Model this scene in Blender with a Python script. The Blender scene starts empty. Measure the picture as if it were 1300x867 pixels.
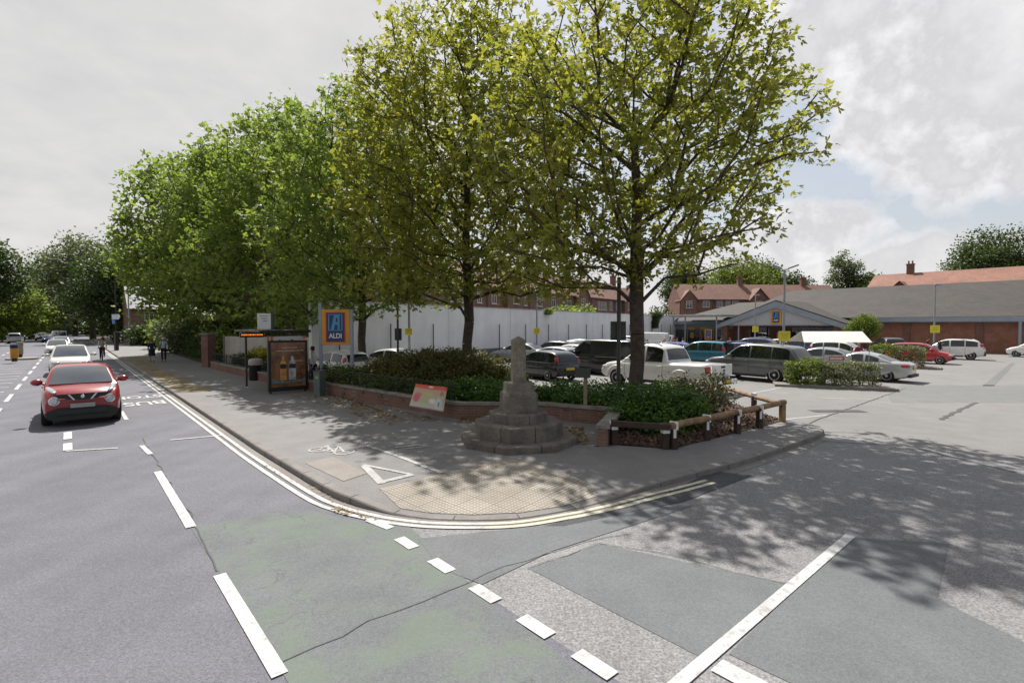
import bpy, bmesh, math, random
import numpy as np
from mathutils import Vector, Matrix
R = math.radians
PI = math.pi
scene = bpy.context.scene
COL = scene.collection
# ------------------------------------------------------------------ camera
F, CU, CV, HOR, CAMH = 650.0, 650.0, 433.5, 413.0, 2.75
PITCH = math.atan((CV - HOR) / F)
cam = bpy.data.cameras.new('camera'); cam.sensor_width = 36; cam.lens = 18.0
cam.clip_end = 6000; cam.clip_start = .05
camo = bpy.data.objects.new('camera', cam); COL.objects.link(camo)
camo.location = (0, 0, CAMH); camo.rotation_euler = (PI/2 - PITCH, 0, 0)
scene.camera = camo
CP, SP = math.cos(PITCH), math.sin(PITCH)
def ray(u, v):
    a, b = (u - CU) / F, -(v - CV) / F
    return Vector((a, CP + b * SP, -SP + b * CP))
def G(u, v, z=0.0):
    """ground point seen at photo pixel (u, v)"""
    r = ray(u, v); k = (z - CAMH) / r.z
    return Vector((r.x * k, r.y * k, z))
def AT(u, v, Y):
    r = ray(u, v); k = Y / r.y
    return Vector((r.x * k, Y, CAMH + r.z * k))
def ZV(v, Y): return AT(650, v, Y).z
def XU(u, Y): return (u - 650) / 650 * Y      # good to a couple of cm at our pitch
AZ = R(-40.8)
D = Vector((math.sin(AZ), math.cos(AZ), 0)); N = Vector((D.y, -D.x, 0))
def ST(s, t, z=0.0): return N * s + D * t + Vector((0, 0, z))
def toST(p): return p.dot(N), p.dot(D)
def heading(deg):
    """rotation about z for an object whose +x faces compass bearing deg (0 = straight ahead of the camera)"""
    return PI/2 - R(deg)
# ------------------------------------------------------------------ tags
def tag(o, label=None, cat=None, group=None, kind=None):
    if label: o['label'] = label
    if cat: o['category'] = cat
    if group: o['group'] = group
    if kind: o['kind'] = kind
    return o
def thing(name, label, cat, loc=(0, 0, 0), rz=0.0, group=None, scale=None):
    o = bpy.data.objects.new(name, None); COL.objects.link(o)
    o.location = loc; o.rotation_euler = (0, 0, rz); o.empty_display_size = .2
    if scale: o.scale = scale
    return tag(o, label, cat, group, 'thing')
def copy_tree(o, parent=None, swap=None):
    c = o.copy(); COL.objects.link(c); c.parent = parent
    if swap and c.type == 'MESH':
        for i, sl in enumerate(c.material_slots):
            if sl.material in swap:
                sl.link = 'OBJECT'; sl.material = swap[sl.material]
    for ch in list(o.children): copy_tree(ch, c, swap)
    return c
# ------------------------------------------------------------------ mesh builder
class MB:
    def __init__(s): s.v = []; s.f = []; s.m = []; s.mi = 0
    def add(s, vs, fs):
        b = len(s.v); s.v.extend([tuple(p) for p in vs])
        for f in fs: s.f.append(tuple(i + b for i in f)); s.m.append(s.mi)
        return s
    def box(s, c, d, rz=0.0, M=None):
        x, y, z = d[0]/2, d[1]/2, d[2]/2
        vs = [Vector((i*x, j*y, k*z)) for i in (-1, 1) for j in (-1, 1) for k in (-1, 1)]
        if M is None: M = Matrix.Rotation(rz, 3, 'Z')
        vs = [M @ p + Vector(c) for p in vs]
        return s.add(vs, [(0,1,3,2),(4,6,7,5),(0,4,5,1),(2,3,7,6),(0,2,6,4),(1,5,7,3)])
    def bbox(s, c, d, r=.02, M=None, rz=0.0):
        """box with chamfered edges"""
        x, y, z = d[0]/2, d[1]/2, d[2]/2
        r = min(r, x*.9, y*.9, z*.9)
        bm = bmesh.new(); bmesh.ops.create_cube(bm, size=2)
        for q in bm.verts: q.co = Vector((q.co.x*x, q.co.y*y, q.co.z*z))
        bmesh.ops.bevel(bm, geom=bm.edges[:], offset=r, segments=2, affect='EDGES', profile=.6)
        if M is None: M = Matrix.Rotation(rz, 3, 'Z')
        bm.verts.index_update()
        vs = [M @ q.co + Vector(c) for q in bm.verts]; fs = [[q.index for q in f.verts] for f in bm.faces]
        bm.free(); return s.add(vs, fs)
    def tube(s, pts, rad, n=8, cap=True):
        pts = [Vector(p) for p in pts]
        if not hasattr(rad, '__len__'): rad = [rad]*len(pts)
        rings = []; up = Vector((0, 0, 1))
        for i, p in enumerate(pts):
            t = (pts[min(i+1, len(pts)-1)] - pts[max(i-1, 0)]).normalized()
            a = t.cross(up if abs(t.z) < .95 else Vector((1, 0, 0))).normalized(); b = t.cross(a)
            rings.append([p + (a*math.cos(2*PI*k/n) + b*math.sin(2*PI*k/n))*rad[i] for k in range(n)])
        vs = [q for r in rings for q in r]; fs = []
        for i in range(len(pts)-1):
            for k in range(n):
                fs.append((i*n+k, i*n+(k+1)%n, (i+1)*n+(k+1)%n, (i+1)*n+k))
        if cap: fs.append(tuple(range(n))[::-1]); fs.append(tuple(range((len(pts)-1)*n, len(pts)*n)))
        return s.add(vs, fs)
    def prism(s, poly, z0, z1, bottom=True):
        n = len(poly); vs = [(p[0], p[1], z0) for p in poly] + [(p[0], p[1], z1) for p in poly]
        fs = [(i, (i+1)%n, n+(i+1)%n, n+i) for i in range(n)] + [tuple(range(n, 2*n))]
        if bottom: fs.append(tuple(range(n))[::-1])
        return s.add(vs, fs)
    def extrude(s, poly3, off):
        n = len(poly3); off = Vector(off)
        vs = [Vector(p) for p in poly3] + [Vector(p)+off for p in poly3]
        return s.add(vs, [(i, (i+1)%n, n+(i+1)%n, n+i) for i in range(n)] + [tuple(range(n, 2*n)), tuple(range(n))[::-1]])
    def poly(s, pts): return s.add(pts, [tuple(range(len(pts)))])
    def lathe(s, prof, c=(0,0,0), n=24, M=None):
        """profile [(r, z)] about local z"""
        vs = []; c = Vector(c)
        for r, z in prof:
            for k in range(n):
                p = Vector((r*math.cos(2*PI*k/n), r*math.sin(2*PI*k/n), z))
                vs.append((M @ p if M else p) + c)
        m = len(prof); fs = []
        for i in range(m-1):
            for k in range(n): fs.append((i*n+k, i*n+(k+1)%n, (i+1)*n+(k+1)%n, (i+1)*n+k))
        fs.append(tuple(range(n))[::-1]); fs.append(tuple(range((m-1)*n, m*n)))
        return s.add(vs, fs)
    def ell(s, c, r, M=None, n=12, m=8):
        vs = []; fs = []; c = Vector(c)
        for i in range(m+1):
            a = PI*i/m
            for k in range(n):
                p = Vector((r[0]*math.sin(a)*math.cos(2*PI*k/n), r[1]*math.sin(a)*math.sin(2*PI*k/n), r[2]*math.cos(a)))
                vs.append((M @ p if M else p) + c)
        for i in range(m):
            for k in range(n): fs.append((i*n+k, (i+1)*n+k, (i+1)*n+(k+1)%n, i*n+(k+1)%n))
        return s.add(vs, fs)
    def grid(s, rows, closed=False):
        n = len(rows[0]); vs = [p for r in rows for p in r]; fs = []
        for i in range(len(rows)-1):
            for k in range(n if closed else n-1):
                fs.append((i*n+k, i*n+(k+1)%n, (i+1)*n+(k+1)%n, (i+1)*n+k))
        return s.add(vs, fs)
    def build(s, name, mats, parent=None, smooth=0, fix=False):
        me = bpy.data.meshes.new(name); me.from_pydata(s.v, [], s.f)
        if not isinstance(mats, (list, tuple)): mats = [mats]
        for m in mats: me.materials.append(m)
        if any(s.m): me.polygons.foreach_set('material_index', s.m)
        if fix:
            bm = bmesh.new(); bm.from_mesh(me)
            bmesh.ops.remove_doubles(bm, verts=bm.verts[:], dist=1e-5)
            bmesh.ops.recalc_face_normals(bm, faces=bm.faces[:]); bm.to_mesh(me); bm.free()
        if smooth:
            me.polygons.foreach_set('use_smooth', [True]*len(me.polygons))
            try: me.set_sharp_from_angle(angle=R(smooth))
            except Exception: pass
        me.update()
        o = bpy.data.objects.new(name, me); COL.objects.link(o); o.parent = parent
        return o
def np_mesh(name, verts, faces, mat, parent=None, attr=None):
    """fast mesh from numpy arrays; faces all quads (n,4)"""
    me = bpy.data.meshes.new(name)
    nv, nf, k = len(verts), len(faces), faces.shape[1]
    me.vertices.add(nv); me.vertices.foreach_set('co', verts.astype(np.float32).ravel())
    me.loops.add(nf*k); me.loops.foreach_set('vertex_index', faces.astype(np.int32).ravel())
    me.polygons.add(nf); me.polygons.foreach_set('loop_start', np.arange(0, nf*k, k, dtype=np.int32))
    me.polygons.foreach_set('loop_total', np.full(nf, k, dtype=np.int32))
    me.update(calc_edges=True)
    if attr is not None:
        a = me.attributes.new('tint', 'FLOAT', 'FACE'); a.data.foreach_set('value', attr.astype(np.float32))
    me.materials.append(mat)
    o = bpy.data.objects.new(name, me); COL.objects.link(o); o.parent = parent
    return o
def boolean_cut(o, cutter_mb):
    c = cutter_mb.build('cutter', list(o.data.materials), None, fix=True)
    c.data.polygons.foreach_set('material_index', [1]*len(c.data.polygons))
    md = o.modifiers.new('b', 'BOOLEAN'); md.operation = 'DIFFERENCE'; md.solver = 'EXACT'; md.object = c
    bpy.context.view_layer.update()
    dg = bpy.context.evaluated_depsgraph_get()
    me = bpy.data.meshes.new_from_object(o.evaluated_get(dg))
    o.modifiers.clear(); o.data = me
    bpy.data.objects.remove(c)
    return o
def text_obj(txt, name, size, mat, parent, M, bold=0.0, depth=.006, xs=1.0):
    cu = bpy.data.curves.new('t', 'FONT'); cu.body = txt; cu.size = size; cu.extrude = depth; cu.offset = bold
    cu.align_x = 'CENTER'; cu.align_y = 'CENTER'
    to = bpy.data.objects.new('t', cu); COL.objects.link(to)
    bpy.context.view_layer.update()
    me = bpy.data.meshes.new_from_object(to.evaluated_get(bpy.context.evaluated_depsgraph_get()))
    bpy.data.objects.remove(to)
    me.transform(Matrix.Diagonal((xs, 1, 1, 1))); me.transform(M); me.materials.clear(); me.materials.append(mat)
    o = bpy.data.objects.new(name, me); COL.objects.link(o); o.parent = parent
    return o
# ------------------------------------------------------------------ materials
class NT:
    def __init__(s, m):
        m.use_nodes = True; s.t = m.node_tree; s.t.nodes.clear()
    def n(s, kind, **kw):
        x = s.t.nodes.new(kind)
        for k, v in kw.items():
            if k in x.inputs: x.inputs[k].default_value = v
            else: setattr(x, k, v)
        return x
    def l(s, a, b): s.t.links.new(a, b)
    def math(s, op, a, b=None, clamp=False):
        x = s.t.nodes.new('ShaderNodeMath'); x.operation = op; x.use_clamp = clamp
        for i, q in enumerate((a, b)):
            if q is None: continue
            if hasattr(q, 'links'): s.l(q, x.inputs[i])
            else: x.inputs[i].default_value = q
        return x.outputs[0]
    def ramp(s, fac, stops):
        x = s.t.nodes.new('ShaderNodeValToRGB'); e = x.color_ramp.elements
        while len(e) < len(stops): e.new(.5)
        for q, (p, c) in zip(e, stops):
            q.position = p; q.color = (*c, 1) if len(c) == 3 else c
        s.l(fac, x.inputs[0]); return x.outputs[0]
    def mix(s, fac, a, b, mode='MIX'):
        x = s.t.nodes.new('ShaderNodeMix'); x.data_type = 'RGBA'; x.blend_type = mode
        for i, q in ((0, fac), (6, a), (7, b)):
            if hasattr(q, 'links'): s.l(q, x.inputs[i])
            elif i == 0: x.inputs[0].default_value = q
            else: x.inputs[i].default_value = (*q, 1)
        return x.outputs[2]
    def noise(s, vec, scale, detail=4, rough=.6, dist=0.0):
        x = s.n('ShaderNodeTexNoise', Scale=scale, Detail=detail, Roughness=rough, Distortion=dist); s.l(vec, x.inputs['Vector']); return x.outputs[0]
def vm(c, k): return tuple(max(0, min(1, q*k)) for q in c)
def mat(name, c, rough=.7, var=.18, scale=3.0, fine=60.0, fvar=.1, metal=0.0, coat=0.0, bump=0.0, bscale=80.0, spec=.5, coords='Object', c2=None, emit=0.0, streak=0.0):
    m = bpy.data.materials.new(name); t = NT(m)
    co = t.n('ShaderNodeTexCoord').outputs[coords]
    n1 = t.noise(co, scale, 5, .62); n2 = t.noise(co, fine, 2)
    lo = vm(c, 1-var*1.6); hi = vm(c2 or c, 1+var*1.4)
    base = t.ramp(n1, [(.28, lo), (.72, hi)])
    sp = t.ramp(n2, [(.3, (1-fvar*2,)*3), (.7, (1+fvar,)*3)])
    base = t.mix(1.0, base, sp, 'MULTIPLY')
    if streak:      # rain streaks and grime running down
        mp = t.n('ShaderNodeMapping'); mp.inputs['Scale'].default_value = (1.3, 1.3, .2); t.l(co, mp.inputs[0])
        base = t.mix(1.0, base, t.ramp(t.noise(mp.outputs[0], 1.0, 6, .7), [(.36, (1-streak, 1-streak, 1-streak*.95)), (.62, (1.02,)*3)]), 'MULTIPLY')
        base = t.mix(t.ramp(t.noise(co, 1.1, 8, .8, .5), [(.64, (0,)*3), (.72, (streak*2,)*3)]), base, vm(c, .42))
    p = t.n('ShaderNodeBsdfPrincipled', Roughness=rough, Metallic=metal)
    p.inputs['Coat Weight'].default_value = coat; p.inputs['Coat Roughness'].default_value = .06
    p.inputs['Specular IOR Level'].default_value = spec
    t.l(base, p.inputs['Base Color'])
    if emit:
        t.l(base, p.inputs['Emission Color']); p.inputs['Emission Strength'].default_value = emit
    if bump:
        b = t.n('ShaderNodeBump', Strength=bump, Distance=.02); t.l(t.noise(co, bscale, 3), b.inputs['Height']); t.l(b.outputs[0], p.inputs['Normal'])
    o = t.n('ShaderNodeOutputMaterial'); t.l(p.outputs[0], o.inputs[0])
    return m
def paint(name, c, metal=.0, rough=.28):
    """car lacquer with a little road dirt towards no particular place"""
    m = mat(name, c, rough=rough, var=.05, scale=2.2, fine=300, fvar=.03, metal=metal, coat=.8)
    return m
def leaf_mat(name, c, c2, trans=.45, rough=.55):
    m = bpy.data.materials.new(name); t = NT(m)
    a = t.n('ShaderNodeAttribute', attribute_name='tint').outputs['Fac']
    co = t.n('ShaderNodeTexCoord').outputs['Object']
    nz = t.noise(co, .55, 3)
    f = t.math('ADD', t.math('MULTIPLY', a, .6), t.math('MULTIPLY', nz, .5))
    base = t.ramp(f, [(.2, vm(c, .72)), (.5, c), (.85, c2)])
    p = t.n('ShaderNodeBsdfPrincipled', Roughness=rough); p.inputs['Specular IOR Level'].default_value = .35
    t.l(base, p.inputs['Base Color'])
    tr = t.n('ShaderNodeBsdfTranslucent'); tc = t.mix(1.0, base, (1.25, 1.28, .62), 'MULTIPLY'); t.l(tc, tr.inputs[0])
    mx = t.n('ShaderNodeMixShader'); mx.inputs[0].default_value = trans
    t.l(p.outputs[0], mx.inputs[1]); t.l(tr.outputs[0], mx.inputs[2])
    o = t.n('ShaderNodeOutputMaterial'); t.l(mx.outputs[0], o.inputs[0]); return m
def brick_mat(name, c1, c2, mortar, bw=.225, bh=.075, axis='xz', rough=.85):
    m = bpy.data.materials.new(name); t = NT(m)
    co = t.n('ShaderNodeTexCoord').outputs['Object']
    sep = t.n('ShaderNodeSeparateXYZ'); t.l(co, sep.inputs[0])
    cmb = t.n('ShaderNodeCombineXYZ')
    # run along the wall: x+y mixes so any upright face shows courses
    t.l(t.math('ADD', sep.outputs[0], sep.outputs[1]), cmb.inputs[0]); t.l(sep.outputs[2], cmb.inputs[1])
    b = t.n('ShaderNodeTexBrick', Scale=1.0); b.inputs['Brick Width'].default_value = bw; b.inputs['Row Height'].default_value = bh
    b.inputs['Mortar Size'].default_value = .008; b.inputs['Bias'].default_value = -.1
    b.inputs['Color1'].default_value = (*c1, 1); b.inputs['Color2'].default_value = (*c2, 1); b.inputs['Mortar'].default_value = (*mortar, 1)
    t.l(cmb.outputs[0], b.inputs['Vector'])
    w = t.ramp(t.noise(co, 1.3, 5), [(.3, (.72,)*3), (.7, (1.12,)*3)])
    base = t.mix(1.0, b.outputs[0], w, 'MULTIPLY')
    p = t.n('ShaderNodeBsdfPrincipled', Roughness=rough); t.l(base, p.inputs['Base Color'])
    bp = t.n('ShaderNodeBump', Strength=.5, Distance=.01); t.l(b.outputs[1], bp.inputs['Height']); bp.invert = True; t.l(bp.outputs[0], p.inputs['Normal'])
    o = t.n('ShaderNodeOutputMaterial'); t.l(p.outputs[0], o.inputs[0]); return m
def tile_mat(name, c1, c2, row=.3, col=.25, rough=.8):
    """roof tiles: courses follow height, with streaks and lichen"""
    m = bpy.data.materials.new(name); t = NT(m)
    co = t.n('ShaderNodeTexCoord').outputs['Object']
    sep = t.n('ShaderNodeSeparateXYZ'); t.l(co, sep.inputs[0])
    cmb = t.n('ShaderNodeCombineXYZ'); t.l(t.math('ADD', sep.outputs[0], sep.outputs[1]), cmb.inputs[0]); t.l(t.math('MULTIPLY', sep.outputs[2], 2.0), cmb.inputs[1])
    b = t.n('ShaderNodeTexBrick', Scale=1.0); b.inputs['Brick Width'].default_value = col; b.inputs['Row Height'].default_value = row
    b.inputs['Mortar Size'].default_value = .014
    b.inputs['Color1'].default_value = (*c1, 1); b.inputs['Color2'].default_value = (*c2, 1); b.inputs['Mortar'].default_value = (*vm(c1, .45), 1)
    t.l(cmb.outputs[0], b.inputs['Vector'])
    w = t.ramp(t.noise(co, .45, 6, .7), [(.25, (.68, .7, .7)), (.75, (1.18, 1.12, 1.1))])
    base = t.mix(1.0, b.outputs[0], w, 'MULTIPLY')
    p = t.n('ShaderNodeBsdfPrincipled', Roughness=rough); t.l(base, p.inputs['Base Color'])
    o = t.n('ShaderNodeOutputMaterial'); t.l(p.outputs[0], o.inputs[0]); return m
def glass_mat(name, c=(.02, .025, .03), rough=.03, ior=1.5):
    m = bpy.data.materials.new(name); t = NT(m)
    co = t.n('ShaderNodeTexCoord').outputs['Object']
    base = t.ramp(t.noise(co, 1.7, 3), [(.35, vm(c, .5)), (.7, vm(c, 1.8))])
    p = t.n('ShaderNodeBsdfPrincipled', Roughness=rough, IOR=ior); p.inputs['Specular IOR Level'].default_value = .9
    p.inputs['Coat Weight'].default_value = 1.0 if ior > 1.48 else .0; p.inputs['Coat Roughness'].default_value = .03
    t.l(base, p.inputs['Base Color'])
    o = t.n('ShaderNodeOutputMaterial'); t.l(p.outputs[0], o.inputs[0]); return m
def asphalt(name, c, speck=.35, patch=.25, sscale=55.0, crack=0.0, tint=None, wear=0.0, rough=.85, tracks=False):
    m = bpy.data.materials.new(name); t = NT(m)
    co = t.n('ShaderNodeTexCoord').outputs['Object']
    big = t.noise(co, .23, 6, .65); mid = t.noise(co, 1.6, 5, .6)
    fine = t.noise(co, sscale, 2, .7); fine2 = t.noise(co, sscale*.37, 3, .7)
    base = t.ramp(big, [(.3, vm(c, 1-patch)), (.7, vm(c, 1+patch*.8))])
    base = t.mix(1.0, base, t.ramp(mid, [(.3, (.9,)*3), (.7, (1.08,)*3)]), 'MULTIPLY')
    base = t.mix(1.0, base, t.ramp(fine, [(.3, (1-speck,)*3), (.72, (1+speck*1.1,)*3)]), 'MULTIPLY')
    base = t.mix(1.0, base, t.ramp(fine2, [(.3, (1-speck*.5,)*3), (.7, (1+speck*.5,)*3)]), 'MULTIPLY')
    if tracks:
        mp = t.n('ShaderNodeMapping'); mp.inputs['Rotation'].default_value = (0, 0, R(-40.8)); mp.inputs['Scale'].default_value = (1.1, .045, 1); t.l(co, mp.inputs[0])
        base = t.mix(1.0, base, t.ramp(t.noise(mp.outputs[0], 1.0, 3, .5), [(.32, (.87, .87, .885)), (.68, (1.10,)*3)]), 'MULTIPLY')
        st = t.ramp(t.noise(co, .8, 6, .7, .6), [(.66, (1,)*3), (.78, (.82,)*3)]); base = t.mix(1.0, base, st, 'MULTIPLY')
    if tint:
        k = t.ramp(t.noise(co, .9, 6, .7, .4), [(.46, (0,)*3), (.58, (1,)*3)])
        k2 = t.math('MULTIPLY', k, wear)
        base = t.mix(k2, base, tint)
    if crack:
        vo = t.n('ShaderNodeTexVoronoi', feature='DISTANCE_TO_EDGE', Scale=1.1)
        dv = t.n('ShaderNodeVectorMath', operation='ADD'); t.l(co, dv.inputs[0])
        nn = t.n('ShaderNodeTexNoise', Scale=2.5, Detail=4); t.l(co, nn.inputs['Vector']); t.l(nn.outputs[1], dv.inputs[1])
        t.l(dv.outputs[0], vo.inputs['Vector'])
        ck = t.ramp(vo.outputs[0], [(0, (1,)*3), (.014, (0,)*3)])
        ck = t.math('MULTIPLY', ck, t.ramp(t.noise(co, .5, 3), [(.5, (0,)*3), (.62, (crack,)*3)]))
        base = t.mix(ck, base, vm(c, .3))
    p = t.n('ShaderNodeBsdfPrincipled', Roughness=rough); p.inputs['Specular IOR Level'].default_value = .4
    t.l(base, p.inputs['Base Color'])
    b = t.n('ShaderNodeBump', Strength=.35, Distance=.01); t.l(fine, b.inputs['Height']); t.l(b.outputs[0], p.inputs['Normal'])
    o = t.n('ShaderNodeOutputMaterial'); t.l(p.outputs[0], o.inputs[0]); return m
M = {}
M['asphalt'] = asphalt('worn_asphalt', (.138, .1385, .160), crack=.3, patch=.13, tracks=True)
M['asphalt_side'] = asphalt('coarse_pale_asphalt', (.215, .211, .214), speck=.45, sscale=40, patch=.2)
M['asphalt_patch'] = asphalt('smooth_grey_patch', (.135, .143, .150), speck=.2, patch=.12)
M['asphalt_dark'] = asphalt('new_dark_patch', (.062, .064, .072), speck=.3, patch=.1)
M['carpark'] = asphalt('pale_car_park_tarmac', (.203, .197, .192), speck=.2, patch=.1, crack=.3)
M['green_lane'] = asphalt('faded_green_cycle_surface', (.132, .141, .148), speck=.22, patch=.1, tint=(.137, .178, .13), wear=.55, crack=.6)
M['footway'] = asphalt('footway_tarmac', (.195, .189, .187), speck=.25, sscale=90, patch=.12)
M['flag'] = mat('pale_footway_patch', (.26, .235, .215), .9, .08, 2, 70, .12)
M['kerb'] = mat('kerb_stone', (.23, .21, .195), .85, .16, 2.5, 60, .12, bump=.3)
M['line'] = None
def line_mat(name, c, wear=.5):
    m = bpy.data.materials.new(name); t = NT(m)
    co = t.n('ShaderNodeTexCoord').outputs['Object']
    k = t.ramp(t.noise(co, 9, 8, .8), [(.36, (wear,)*3), (.50, (.06,)*3)])
    k = t.math('MULTIPLY', k, 1.0)
    sp = t.ramp(t.noise(co, 70, 2), [(.3, (.86,)*3), (.7, (1.06,)*3)])
    base = t.mix(1.0, c, sp, 'MULTIPLY')
    base = t.mix(1.0, base, t.ramp(t.noise(co, 1.7, 5, .7), [(.3, (.74, .74, .75)), (.62, (1.04,)*3)]), 'MULTIPLY')
    base = t.mix(k, base, (.15, .15, .16))
    p = t.n('ShaderNodeBsdfPrincipled', Roughness=.7); t.l(base, p.inputs['Base Color'])
    o = t.n('ShaderNodeOutputMaterial'); t.l(p.outputs[0], o.inputs[0]); return m
M['line'] = line_mat('white_road_paint', (.58, .575, .565), .7)
M['line_worn'] = line_mat('worn_white_paint', (.42, .41, .4), .9)
M['yellow_line'] = line_mat('bleached_yellow_paint', (.60, .57, .44))
M['line_carpark'] = line_mat('faded_bay_paint', (.5, .49, .47), .8)
M['grass'] = mat('verge_grass', (.085, .10, .035), .9, .35, 1.2, 40, .3, bump=.6)
M['dry_grass'] = mat('dry_grass', (.24, .19, .11), .95, .3, 1.5, 40, .3, bump=.6)
M['earth'] = mat('earth', (.07, .05, .038), .95, .3, 2, 50, .3, bump=.6)
M['stone'] = mat('weathered_stone', (.165, .146, .122), .92, .28, 2.6, 34, .16, bump=.5, bscale=22)
M['stone_pale'] = mat('shaft_stone', (.215, .186, .148), .92, .28, 3.0, 30, .2, bump=.9, bscale=25)
M['coping'] = mat('coping_stone', (.24, .22, .19), .9, .25, 3, 50, .15, bump=.5)
M['brick'] = brick_mat('planter_brick', (.17, .085, .062), (.215, .11, .08), (.2, .165, .14))
M['shop_brick'] = brick_mat('shop_brick', (.27, .105, .064), (.33, .135, .086), (.22, .15, .12))
M['pier_brick'] = brick_mat('pier_brick', (.17, .075, .055), (.22, .10, .075), (.19, .14, .12))
M['house_brick'] = brick_mat('house_brick', (.17, .085, .065), (.24, .12, .09), (.22, .16, .14))
M['white_wall'] = mat('whitewashed_wall', (.80, .80, .81), .85, .06, .5, 20, .05, streak=.08)
M['plinth'] = mat('wall_plinth', (.20, .195, .19), .9, .2, 1, 30, .1, streak=.25)
M['cream_fence'] = mat('cream_fence_panel', (.55, .51, .45), .8, .1, 1, 30, .06, streak=.2)
M['roof_grey'] = tile_mat('grey_brown_tiles', (.050, .044, .039), (.064, .057, .050), .36, .4)
M['roof_red'] = tile_mat('red_tiles', (.27, .13, .09), (.33, .165, .12))
M['roof_dull'] = tile_mat('dull_brown_red_tiles', (.20, .105, .08), (.25, .14, .105))
M['fascia'] = mat('blue_grey_fascia', (.27, .31, .37), .6, .08, 1, 20, .05)
M['gable'] = mat('grey_gable_cladding', (.40, .41, .44), .6, .05, 1, 20, .04)
M['black_metal'] = mat('black_painted_metal', (.012, .012, .013), .45, .2, 5, 60, .1)
M['dark_metal'] = mat('dark_grey_metal', (.055, .057, .06), .5, .15, 5, 60, .1)
M['grey_metal'] = mat('grey_galvanised_metal', (.30, .31, .33), .5, .1, 5, 60, .08, metal=.3)
M['timber'] = mat('weathered_timber', (.26, .16, .08), .8, .35, 4, 40, .2, bump=.5, bscale=30)
M['timber_dark'] = mat('dark_stained_timber', (.05, .028, .022), .75, .3, 6, 40, .2, bump=.4)
M['timber_grey'] = mat('greyed_timber', (.25, .2, .14), .85, .25, 6, 40, .15)
M['tape'] = mat('white_reflective_band', (.75, .76, .78), .35, .06, 10, 60, .03)
M['white'] = mat('white_plastic', (.75, .75, .74), .5, .05, 3, 60, .03)
M['canvas'] = mat('white_canopy', (.74, .73, .68), .6, .06, 1, 30, .03)
M['yellow_sign'] = mat('yellow_sign_face', (.62, .53, .03), .5, .06, 3, 60, .03)
M['bark'] = mat('grey_brown_bark', (.085, .064, .05), .95, .3, 6, 40, .25, bump=1.0, bscale=28)
M['glass'] = glass_mat('window_glass', (.03, .035, .04))
M['car_glass'] = glass_mat('tinted_car_glass', (.012, .015, .018), ior=1.45)
M['screen_glass'] = glass_mat('windscreen_glass', (.02, .032, .045), ior=1.9)
M['tyre'] = mat('tyre_rubber', (.012, .012, .012), .85, .15, 10, 90, .1)
M['arch'] = mat('wheel_arch_black', (.006, .006, .006), .9, .1)
M['trim'] = mat('black_plastic_trim', (.018, .018, .019), .6, .15, 6, 80, .1)
M['alloy'] = mat('alloy_wheel', (.45, .46, .47), .35, .06, 6, 80, .04, metal=.7)
M['chrome'] = mat('chrome', (.75, .76, .78), .12, .03, 6, 80, .02, metal=1.0)
M['red_lens'] = mat('red_lamp_lens', (.42, .008, .012), .15, .15, 20, 90, .1, coat=1)
M['clear_lens'] = mat('clear_lamp_lens', (.55, .57, .6), .08, .2, 18, 90, .15, coat=1, metal=.4)
M['plate_y'] = mat('yellow_plate', (.60, .42, .04), .5, .04)
M['plate_w'] = mat('white_plate', (.6, .6, .58), .5, .04)
M['window_white'] = mat('white_window_frame', (.62, .62, .6), .5, .05)
M['skin'] = mat('skin', (.48, .29, .21), .6, .08, 10, 90, .05)
M['hair'] = mat('brown_hair', (.045, .028, .018), .8, .2, 30, 200, .3)
# ------------------------------------------------------------------ light and sky
SUN_EL, SUN_AZ = 54.0, -18.0          # bearing measured like the camera's: 0 = straight ahead, minus = towards the road
sun = bpy.data.lights.new('sun', 'SUN'); sun.energy = 4.0; sun.angle = R(.6); sun.color = (1, .955, .89)
so = bpy.data.objects.new('sun', sun); COL.objects.link(so)
sd = Vector((math.sin(R(SUN_AZ))*math.cos(R(SUN_EL)), math.cos(R(SUN_AZ))*math.cos(R(SUN_EL)), math.sin(R(SUN_EL))))
so.rotation_euler = (-sd).to_track_quat('-Z', 'Y').to_euler(); so.location = (0, 0, 60)
W = bpy.data.worlds.new('World'); scene.world = W
t = NT(W)
sky = t.n('ShaderNodeTexSky'); sky.sky_type = 'NISHITA'; sky.sun_disc = False
sky.sun_elevation = R(SUN_EL); sky.sun_rotation = R(SUN_AZ); sky.altitude = 20; sky.air_density = 1.2; sky.dust_density = 2.5
gen = t.n('ShaderNodeTexCoord').outputs['Generated']
nrm = t.n('ShaderNodeVectorMath', operation='NORMALIZE'); t.l(gen, nrm.inputs[0]); d = nrm.outputs[0]
sp = t.n('ShaderNodeSeparateXYZ'); t.l(d, sp.inputs[0])
# cloud deck: directions dropped onto a plane overhead
den = t.math('ADD', t.math('MAXIMUM', sp.outputs[2], 0.0), .22)
cm = t.n('ShaderNodeCombineXYZ'); t.l(t.math('DIVIDE', sp.outputs[0], den), cm.inputs[0]); t.l(t.math('DIVIDE', sp.outputs[1], den), cm.inputs[1])
deck = t.noise(cm.outputs[0], 1.1, 8, .58, .3)
fine = t.noise(cm.outputs[0], 3.2, 7, .6, .2)
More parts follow.
